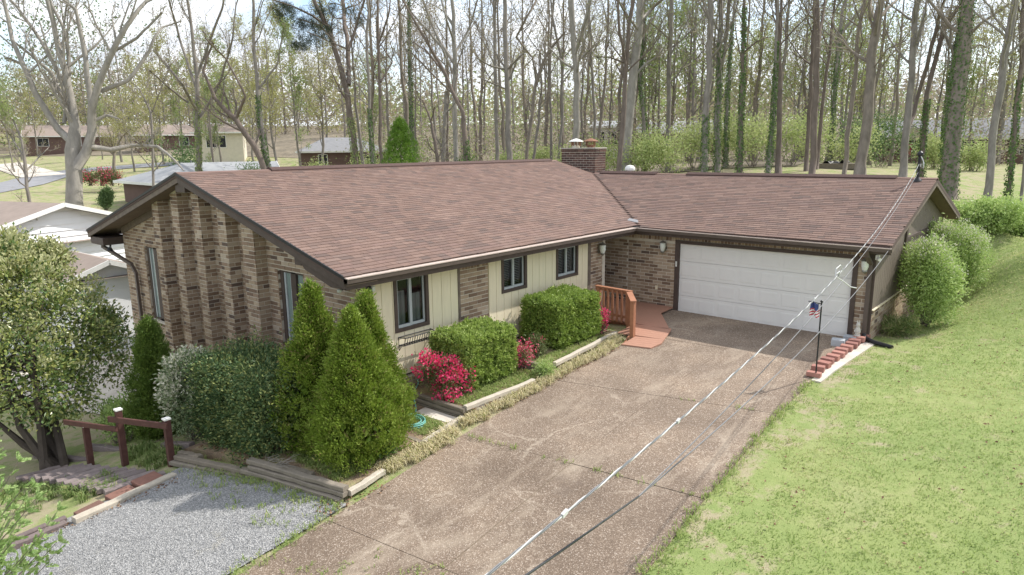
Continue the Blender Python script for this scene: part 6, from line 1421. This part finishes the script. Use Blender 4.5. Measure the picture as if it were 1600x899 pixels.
# --- template trees for the deeper wood: leafing-out trees and bare ones, copied with their parts
def template(seed, h, r, buds, bsize, budm, bark='bark', twig='twig', m=(14, 6, 5), lean=.04, t1=(.35, 1), len1=.28):
    rng = np.random.default_rng(seed); n = 8; t = np.linspace(0, 1, n); P = np.stack([np.cumsum(rng.normal(0, lean*h/n, n)), np.cumsum(rng.normal(0, lean*h/n, n)), t*h], 1); P -= P[0]; R_ = r*(1-.85*t)
    gt, gb, pts = tree_meshes([(P, R_)], rng, m[0], m[1], m[2], t1, len1, buds, bsize, .014)
    return [x.build(nm_, M[mt], None, link_it=False) for x, nm_, mt in ((gt, 'trunk', bark), (gb, 'crown', twig), (bud_mesh(pts, bsize, rng), 'foliage', budm))]
TPL = [template(201, 19, .2, 2, .13, 'bud', m=(16, 6, 5)), template(202, 21, .22, 2, .13, 'bud_g', m=(16, 6, 5)), template(203, 18, .18, 1, .12, 'bud_r', m=(16, 6, 5)), template(204, 13, .13, 7, .15, 'bud_y', len1=.36, t1=(.2, 1)), template(205, 12, .12, 7, .15, 'bud_g', len1=.38, t1=(.15, 1)), template(206, 22, .22, 1, .12, 'bud', 'bark_d', 'twig', m=(16, 6, 5))]
def put_tree(k, x, y, s, rz, label, name='wood_tree', group=None):
    root = empty(name, (x, y, Hs(x, y)-.1), label, 'tree', group); root.rotation_euler = (0, 0, rz); root.scale = (s, s, s)
    for o in TPL[k]:
        c = o.copy(); link(c, root)
    return root
rng = np.random.default_rng(300)
for (px, D, k, s, lb) in [(432,66,3,1.15,'yellow-green leafing tree left of the pine, nearer'), (470,74,4,1.25,'pale green leafing tree left of the pine, farther'), (505,70,3,1.2,'yellow leafing tree directly under the pine crown'), (395,82,3,1.2,'yellow-green tree behind the ivy-clad slim tree'), (345,88,4,1.2,'pale green tree behind the fanning upright branches'), (585,78,4,.9,'soft green tree right of the pine'), (255,92,3,1.2,'yellowish tree above the grey-roofed brick house'), (190,98,2,1.0,'russet-budded tree above the far left street'), (20,88,4,1.0,'pale green tree at the far left edge'), (1010,72,4,1.25,'soft green tree above the right end of the chimney'), (1075,66,4,1.1,'green leafing tree between the trunks over the garage roof'), (1180,70,3,1.25,'yellow-green tree behind the bright ivy column'), (1290,68,4,1.35,'tall green tree behind the dark straight trunk'), (1335,72,3,1.2,'yellow-green tree behind the slim light tree'), (1560,62,3,1.3,'yellow-green tree above the right-hand brick house'), (1500,70,4,1.1,'pale green tree behind the huge ivied trunk'), (208,84,3,.95,'thin yellowish tree just right of the massive grey tree'), (285,92,4,1.0,'pale tree in front of the distant tan-roofed house'), (318,98,3,1.0,'yellowish tree between the distant tan-roofed and cream houses'), (368,96,4,.9,'pale green tree right of the distant cream house'), (245,66,3,.8,'small yellowish tree just behind the pale hip roof'), (335,64,4,.75,'small pale green tree in front of the distant cream house'), (160,104,4,.9,'pale tree between the massive grey tree and the street'), (60,118,3,1.0,'yellowish tree in front of the distant red ranch house'), (420,96,3,1.1,'yellow-green tree left above the grey-roofed house')]:
    w_ = W(px, 250, D); put_tree(k, w_[0], w_[1], s, rng.uniform(0, 6.28), lb, 'leafing_tree', 'leafing trees in the wood')
# the rest of the wood, which reads as one mass: one object
def far_template(seed, h, r, budm, buds=6, bsize=.14, m=(11, 4, 3), twr=.026, bark='bark', twig='twig', len1=.3, bspread=.7, t1=(.25, 1)):
    rng = np.random.default_rng(seed); n = 8; t = np.linspace(0, 1, n); P = np.stack([np.cumsum(rng.normal(0, .05*h/n, n)), np.cumsum(rng.normal(0, .05*h/n, n)), t*h], 1); P -= P[0]
    gt, gb, pts = tree_meshes([(P, r*(1-.85*t))], rng, m[0], m[1], m[2], t1, len1, 1, .1, twr, cap=False)
    gl = G(); q_ = np.repeat(pts, buds, 0)+rng.normal(size=(len(pts)*buds, 3))*bspread; leaves3(gl, q_, rng.normal(size=q_.shape), bsize*1.25*rng.uniform(.6, 1.3, len(q_)), bsize, rng)
    return [(gt, 'trunk', bark), (gb, 'crown', twig), (gl, 'foliage', budm)]
FT = [far_template(601, 20, .22, 'bud_r'), far_template(602, 22, .24, 'bud', bark='bark_b'), far_template(603, 19, .2, 'bud_t'), far_template(604, 14, .16, 'bud_y', 13, .14, len1=.36), far_template(605, 13, .15, 'bud_g', 13, .14, len1=.36)]
def far_wood(name, label, spots):
    rng = np.random.default_rng(len(spots)); gs = {}
    for (k, px, D, s) in spots:
        w_ = W(px, 240, D); z = Hs(w_[0], w_[1]); a = rng.uniform(0, 6.28); ca, sa = math.cos(a), math.sin(a)
        for (src, pn, mt) in FT[k]:
            v = np.vstack(src.v); x = np.stack([v[:, 0]*ca-v[:, 1]*sa, v[:, 0]*sa+v[:, 1]*ca, v[:, 2]], 1)*s+np.array([w_[0], w_[1], z-.1])
            gs.setdefault(mt, G()).add(x, np.vstack(src.q) if src.q else None, np.vstack(src.t) if src.t else None, (np.concatenate(src.a)*.4+.6*rng.random()) % 1)
    root = None
    for mt, g in gs.items():
        part_ = 'crowns' if 'bud' in mt else ('twigs' if 'twig' in mt else 'trunks')
        if root is None: root = g.build(name, M[mt]); tag(root, label, 'woods', kind='stuff')
        else: tag(g.build(part_, M[mt], root), kind='stuff')
rng = np.random.default_rng(410)
far_wood('far_woods', 'dense far spring woods reading as one brown and pale green mass',
  [(rng.choice((0, 0, 1, 2, 2, 3, 4)), -120+1850*(i+rng.random())/100, rng.uniform(84, 130) if i > 36 else rng.uniform(112, 150), rng.uniform(.85, 1.15)) for i in range(100)])
FO = [[g_.build(pn, M[mt], None, link_it=False) for g_, pn, mt in f] for f in FT]
KL = ['thin russet-budded trees', 'thin brown-barked trees', 'thin tan-budded trees', 'small yellow-green leafing trees', 'small pale green leafing trees']
ORD = ['first', 'second', 'third', 'fourth', 'fifth', 'sixth', 'seventh', 'eighth', 'ninth', 'tenth', 'eleventh', 'twelfth', 'thirteenth', 'fourteenth', 'fifteenth', 'sixteenth', 'seventeenth', 'eighteenth', 'nineteenth', 'twentieth', 'twenty-first', 'twenty-second', 'twenty-third', 'twenty-fourth', 'twenty-fifth', 'twenty-sixth', 'twenty-seventh', 'twenty-eighth']
cnt = [0]*5
for (k, px, D, s_) in sorted([(rng.choice((0, 1, 1, 2)), 540+1100*(i+rng.random())/42, rng.uniform(54, 76), rng.uniform(.7, 1.0)) for i in range(42)]+[(rng.choice((3, 4, 4)), 980+420*(i+rng.random())/11, rng.uniform(56, 74), rng.uniform(.8, 1.2)) for i in range(11)], key=lambda t: t[1]):
    w_ = W(px, 240, D); root = empty('wood_tree', (w_[0], w_[1], Hs(w_[0], w_[1])-.1), f'{ORD[cnt[k]]} from the left of the {KL[k]} in the wood', 'tree', KL[k]+' filling the wood'); root.rotation_euler = (0, 0, rng.uniform(0, 6.28)); root.scale = (s_, s_, s_); cnt[k] += 1
    for o in FO[k]: link(o.copy(), root)
def thicket(name, label, n, Dr, hr, size, mats, seed, pxr=(-150, 1750), cl=60):
    """brush and crowns too far to tell apart, as a cloud of small leaves in many crowns"""
    rng = np.random.default_rng(seed); root = None; per = n//len(mats)
    for mt in mats:
        k = max(8, per//cl); px = rng.uniform(*pxr, k); D = rng.uniform(*Dr, k); w_ = np.array([W(a, 240, b) for a, b in zip(px, D)]); z = H(w_[:, 0], w_[:, 1]); hh_ = rng.uniform(*hr, k)
        C = np.stack([w_[:, 0], w_[:, 1], z+hh_*.45], 1); P = np.repeat(C, cl, 0)+rng.normal(size=(k*cl, 3))*np.repeat(np.stack([hh_*.22, hh_*.22, hh_*.28], 1), cl, 0); P[:, 2] = np.maximum(P[:, 2], np.repeat(z, cl)+.1)
        g = G(); leaves3(g, P, rng.normal(size=P.shape), size*1.2*rng.uniform(.5, 1.3, len(P)), size*.95, rng, np.repeat(rng.random(k), cl)*.7+rng.random(k*cl)*.3)
        if root is None: root = g.build(name, M[mt]); tag(root, label, 'woods', kind='stuff')
        else: tag(g.build('brush', M[mt], root), kind='stuff')
thicket('thicket', 'leafless brown and greenish brush under the far trees', 75000, (58, 120), (2.0, 8.5), .19, ('bud_r', 'bud_t', 'bud_g'), 420, (560, 1750))
thicket('wooded_hill', 'hazy olive and tan wooded hillside at the end of the view', 60000, (128, 330), (8, 16), .7, ('bud_t', 'bud_r', 'bud', 'bud_g'), 421, (540, 1850), 90)
thicket('wooded_hill', 'tall olive and brown wooded hillside beyond the left-hand houses', 70000, (140, 230), (11, 21), .5, ('bud_t', 'bud', 'bud_r', 'bud_y', 'bud_t'), 422, (-250, 560), 90)
thicket('far_pines', 'dark rounded far pine crowns above the left-hand hillside', 4200, (150, 165), (34, 40), .5, ('under_d',), 423, (30, 190), 420)
# slope of scrub in front of the far wood
# --- understory shrubs
def under(px, py, D, rx, h, mat, label, seed, name='understory_shrub', leaf=(.15, .085), ncl=130, spread=.3):
    w_ = W(px, py, D); round_shrub(name, (w_[0], w_[1], Hs(w_[0], w_[1])-.1), label, rx, rx*.8, h, mat, seed, ncl, 13, leaf, group='understory shrubs at the wood edge', spread=spread, stems=5)
for k, (px, D, rx, h, mat, lb) in enumerate([
 (945,47,1.6,3.0,'under','bright green shrub just right of the chimney'), (1000,46,2.0,3.0,'under','spring-green shrub behind the left end of the garage ridge'), (1048,45,2.0,3.4,'under','spring-green shrub under the slim straight tree'), (1085,48,1.8,3.6,'under','spring-green shrub between slim tree and tall grey tree'), (1135,49,2.0,3.8,'under','light green shrub behind the twin-stemmed tree'), (1180,47,2.1,3.8,'under','light green shrub between ivy column and ivied thin stem'), (1235,47,2.2,4.0,'under','light green shrub behind the dark bare trunk'), (1295,48,2.2,3.4,'under','light green shrub left of the dark green bush'), (1335,49,1.8,3.6,'under_d','darker green shrub beside the dark green bush'),
 (1378,50,2.6,3.9,'under_d','big rounded dark green bush left of the power mast'), (1460,50,1.6,2.6,'under','small green shrub behind the power mast'), (890,50,1.4,2.6,'under','green shrub left behind the chimney'), (735,48,1.3,2.6,'ivy','ivy mound at the foot of the leaning dark tree'), (575,55,1.5,3.2,'under','soft green shrub left of the bright conical evergreen'), (290,56,2.6,5.4,'under_d','dark evergreen shrub behind the fanning tree'), (500,62,1.6,2.4,'under','pale shrub in front of the grey-roofed house left of the pine'), (1520,48,1.5,2.2,'under','yellow-green shrub in front of the right-hand brick house'), (390,52,1.2,3.0,'under_d','dark shrub under the arching limb'), (800,54,1.6,2.2,'under','low green scrub behind the ridge'), (850,56,1.8,2.4,'under','low scrub left of the chimney behind the ridge')]):
    under(px, 255, D, rx, h, mat, lb, 500+k)
w_ = W(627, 256, 42); cone_plant('conical_evergreen', (w_[0], w_[1], W(627, 262, 42)[2]-1.0), 'bright green conical evergreen rising behind the middle of the roof', 3.9, 1.25, 'bright', 520, None, 700, 26, .55)
w_ = W(166, 328, 46); round_shrub('round_bush', (w_[0], w_[1], w_[2]), 'clipped round dark bush beside the grey-roofed brick house', .62, .62, 1.45, 'under_d', 521, 200, 20, (.1, .06))
for k, px in enumerate((140, 158, 174)):
    w_ = W(px, 282, 62); round_shrub('far_azalea', (w_[0], w_[1], w_[2]-.4), ('leftmost', 'middle', 'rightmost')[k]+' mound of the distant pink azaleas by the street', 1.0, .8, 1.3, 'azleaf', 530+k, 70, 12, (.12, .08), 'pink', 26, (.13, .1), cat='azalea', group='distant pink azaleas', spread=.2)
# tarp-covered heap on the back lawn
w_ = W(1306, 262, 44); g = G(); rng = np.random.default_rng(9)
g.obox((0, 0, .18), (1.3, .1, 0), (-.1, .7, 0), (0, 0, .18)); hp_ = g.build('log_heap', M['timber']); hp_.location = (w_[0], w_[1], w_[2]-.1); tag(hp_, 'low heap under a black tarp on the back lawn', 'heap')
g = G(); N_ = 9; V_ = [(-.7+1.4*i/8, -.6+1.2*j/8, .38+.16*math.sin(i*1.1)*math.cos(j*.9)+rng.normal(0, .02)) for i in range(9) for j in range(9)]; g.add(np.array(V_), [(i*9+j, (i+1)*9+j, (i+1)*9+j+1, i*9+j+1) for i in range(8) for j in range(8)]); g.build('tarp', M['black'], hp_)
# ------------------------------------------------------------------ neighbouring houses
def nb_house(label, loc, rz, L_, Wd, h, rh, wall, roof_m, wins=(), hip=0.0, over=.5, door=None, gable=None, lap=False, name='neighbour_house', vent=False):
    """long side along local x, its front facing local -y; wins: (x, z, w, h) on the front"""
    root = empty(name, loc, label, 'house'); root.rotation_euler = (0, 0, rz)
    g = G(); g.box((-L_/2, -Wd/2, -2.5), (L_/2, Wd/2, h)); wl = g.build('wall', M[wall], root)
    g = G(); a, b = L_/2+over, Wd/2+over; k = hip*b
    V_ = [(-a, -b, h), (a, -b, h), (a, b, h), (-a, b, h), (-a+k, 0, h+rh), (a-k, 0, h+rh)]
    g.add(np.array(V_), [(0, 1, 5, 4), (2, 3, 4, 5)], [(1, 2, 5), (3, 0, 4)] if hip else None); g.add(np.array(V_[:4])-np.array([0, 0, .02]), [(3, 2, 1, 0)])
    rf = g.build('roof', M[roof_m], root)
    g = G(); g.box((-a, -b-.03, h-.16), (a, -b, h+.02)); g.box((-a, b, h-.16), (a, b+.03, h+.02)); g.box((-a-.03, -b, h-.16), (-a, b, h+.02)) if hip else None; g.build('fascia', M['white'], root)
    if not hip:
        for s_ in (-1, 1):
            g = G(); g.prism([(-Wd/2, h), (Wd/2, h), (0, h+rh*(Wd/2)/b)], (s_*(L_/2-.03), 0, 0), (0, 1, 0), (0, 0, 1), (s_*.05, 0, 0)); g.build('gable', M[gable or wall], root)
            g = G(); 
            for t in (-1, 1): g.beam((s_*(a+.02), t*(b+.0), h-.06), (s_*(a+.02), 0, h+rh-.06), .05, .16)
            g.build('rake_board', M['white'], root)
    for (x, z, w2, h2) in wins:
        g = G(); g.box((x-w2/2-.07, -Wd/2-.05, z-.07), (x+w2/2+.07, -Wd/2+.02, z+h2+.07)); wf = g.build('window', M['white'], root)
        g = G(); g.box((x-w2/2, -Wd/2-.06, z), (x-.02, -Wd/2-.04, z+h2)); g.box((x+.02, -Wd/2-.06, z), (x+w2/2, -Wd/2-.04, z+h2)); g.build('pane', M['dark'], wf)
    if door:
        x, mt = door; g = G(); g.box((x-.5, -Wd/2-.04, 0), (x+.5, -Wd/2+.02, 2.1)); g.build('door', M[mt], root)
    if lap:
        # lap siding boards on the gable that faces us (local +x), each a piece
        k = 0; z = -2.4
        while z < h+rh:
            z1 = z+.24; half = Wd/2 if z1 < h else Wd/2*(1-(z1-h)/(rh*(Wd/2)/b))
            if half > .2:
                g = G(); g.prism([(0, 0), (.06, 0), (.015, .235), (0, .235)], (L_/2+.022, -half, z), (1, 0, 0), (0, 0, 1), (0, 2*half, 0)); g.build('siding_board', M[wall], root)
            z = z1
    return root
w_ = W(100, 318, 26)      # peak of the white gable
zb = Hs(w_[0], w_[1]); rise = 1.5; hh = w_[2]-rise-(-2.0)
n1 = nb_house('white lap-sided house with brown roof just left of the brick gable', (w_[0]-6.45*math.cos(.3), w_[1]-6.45*math.sin(.3), -2.0), .3, 12, 10.0, hh, rise, 'vinyl', 'roof_tan', (), 0, .45, lap=True)
g = G(); g.tube([(-2.5, -1.2, hh+.6), (-2.5, -1.2, hh+1.45)], .07, 8); g.lathe((-2.5, -1.2, hh+1.4), [(.16, 0), (.17, .1), (.1, .2), (0, .22)], 12); g.build('vent_pipe', M['metal'], n1)
# its lower porch with a small gable
w2_ = W(172, 408, 23.5)
nb_house('low brown-roofed porch with pale gable below the white house', (w2_[0]-2.0, w2_[1], -2.2), .0, 3.2, 2.6, w2_[2]-.6+2.2, .6, 'vinyl', 'roof_tan', (), 0, .3, gable='vinyl', name='neighbour_porch')
def facing(px, D, turn=0):
    d = W(px, 240, D)-CAM; return math.atan2(d[1], d[0])-math.pi/2+turn
def place(px, py, D): return W(px, py, D)
w_ = place(236, 283, 50); nb_house('brick house with pale grey hip roof above the left gable', (w_[0]+1.0, w_[1]+3.4, w_[2]-3.4), facing(250, 50, .35), 9.0, 7.0, 3.4, 1.25, 'brick_red', 'roof_pale', [(-2.9, 1.75, .8, 1.15), (.6, 1.75, .8, 1.15)], .9)
w_ = place(110, 214, 125); nb_house('distant red brick ranch house with brown roof at the far left', (w_[0], w_[1], w_[2]-2.7), facing(110, 125, -.05), 13, 8, 2.7, 2.0, 'brick_red', 'roof_tan', [(-4, 1, 1.6, 1.3), (1, 1, 1.4, 1.3)], .0)
w_ = place(262, 212, 118); nb_house('distant tan-roofed house behind the left trees', (w_[0], w_[1], w_[2]-2.7), facing(262, 118, .1), 10, 8, 2.7, 1.8, 'brick_red', 'roof_tan', [(-3, 1, 1.4, 1.3), (2, 1, 1.4, 1.3)], .5)
w_ = place(345, 208, 95); nb_house('distant cream house with white mullioned windows', (w_[0], w_[1], w_[2]-2.6), facing(345, 95, -.1), 6, 6, 2.6, 1.2, 'stucco', 'roof_tan', [(-.4, .6, 2.4, 1.5)], .3)
w_ = place(500, 237, 80); nb_house('grey-roofed house with pale windows left of the pine', (w_[0], w_[1]+3, w_[2]-2.5), facing(500, 80, .05), 9.5, 7.5, 2.5, 1.6, 'brick_red', 'roof_grey', [(-2.4, .9, .9, 1.2), (2.4, .9, .9, 1.2)], .8)
w_ = place(360, 258, 58); nb_house('low white-roofed shed behind the left end of the ridge', (w_[0], w_[1], w_[2]-2.2), facing(360, 58, .05), 6.5, 3.5, 1.9, .55, 'stucco', 'roof_pale', (), 0)
w_ = place(952, 199, 80); nb_house('white porch house glimpsed right above the chimney', (w_[0], w_[1], w_[2]-2.6), facing(952, 80), 3.6, 4, 2.6, .7, 'white', 'roof_pale', [(-.9, .4, .7, 1.6), (.6, .4, .7, 1.6)], .3)
w_ = place(1065, 208, 92); nb_house('distant tan brick house between the trunks over the garage', (w_[0], w_[1], w_[2]-2.6), facing(1065, 92), 12, 7, 2.6, 1.5, 'brick_red', 'roof_pale', [(-3, 1, 1.2, 1.2), (3, 1, 1.2, 1.2)], .3)
w_ = place(1530, 216, 72); r7 = nb_house('long brick ranch house with grey roof behind the right-hand trees', (w_[0], w_[1]+3.5, w_[2]-2.6), facing(1530, 72, .0), 24, 8, 2.6, 2.1, 'brick_red', 'roof_grey', [(-1, .9, 1.6, 1.3), (4, .9, 1.6, 1.3)], .1, door=(-7.0, 'door_red'))
g = G(); g.prism([(-2.6, 2.5), (2.6, 2.5), (0, 3.9)], (-6.5, -4.6, 0), (1, 0, 0), (0, 0, 1), (0, .2, 0)); g.build('cross_gable', M['yellow_wall'], r7)
for t in (-1, 1):
    g = G(); g.beam((-6.5+t*2.8, -4.62, 2.42), (-6.5, -4.62, 3.95), .06, .2); g.build('rake_board', M['white'], r7)
    g = G(); g.prism([(0, 0), (t*2.9, -1.55), (t*2.9, -1.45), (0, .1)], (-6.5, -4.7, 3.95), (1, 0, 0), (0, 0, 1), (0, 4.2, 0)); g.build('cross_roof', M['roof_grey'], r7)
w_ = place(1545, 246, 66); g = G(); g.obox((0, 0, .0), (9.5, 0, 0), (0, .12, 0), (0, 0, .45)); o = g.build('garden_wall', M['brick_red']); o.location = (w_[0], w_[1], w_[2]-.2); o.rotation_euler = (0, 0, facing(1545, 66)); tag(o, 'low brown garden wall in front of the right-hand ranch house', 'wall')
for (px, py, D, h, lb) in ((333, 250, 56, 4.2, 'thin utility post behind the left end of the ridge'),):
    w_ = place(px, py, D); g = G(); g.tube([(0, 0, -.5), (0, 0, h)], .07, 8); g.obox((0, 0, h-.3), (.35, 0, 0), (0, .04, 0), (0, 0, .05)); o = g.build('utility_post', M['bark_b']); o.location = w_; tag(o, lb, 'post')
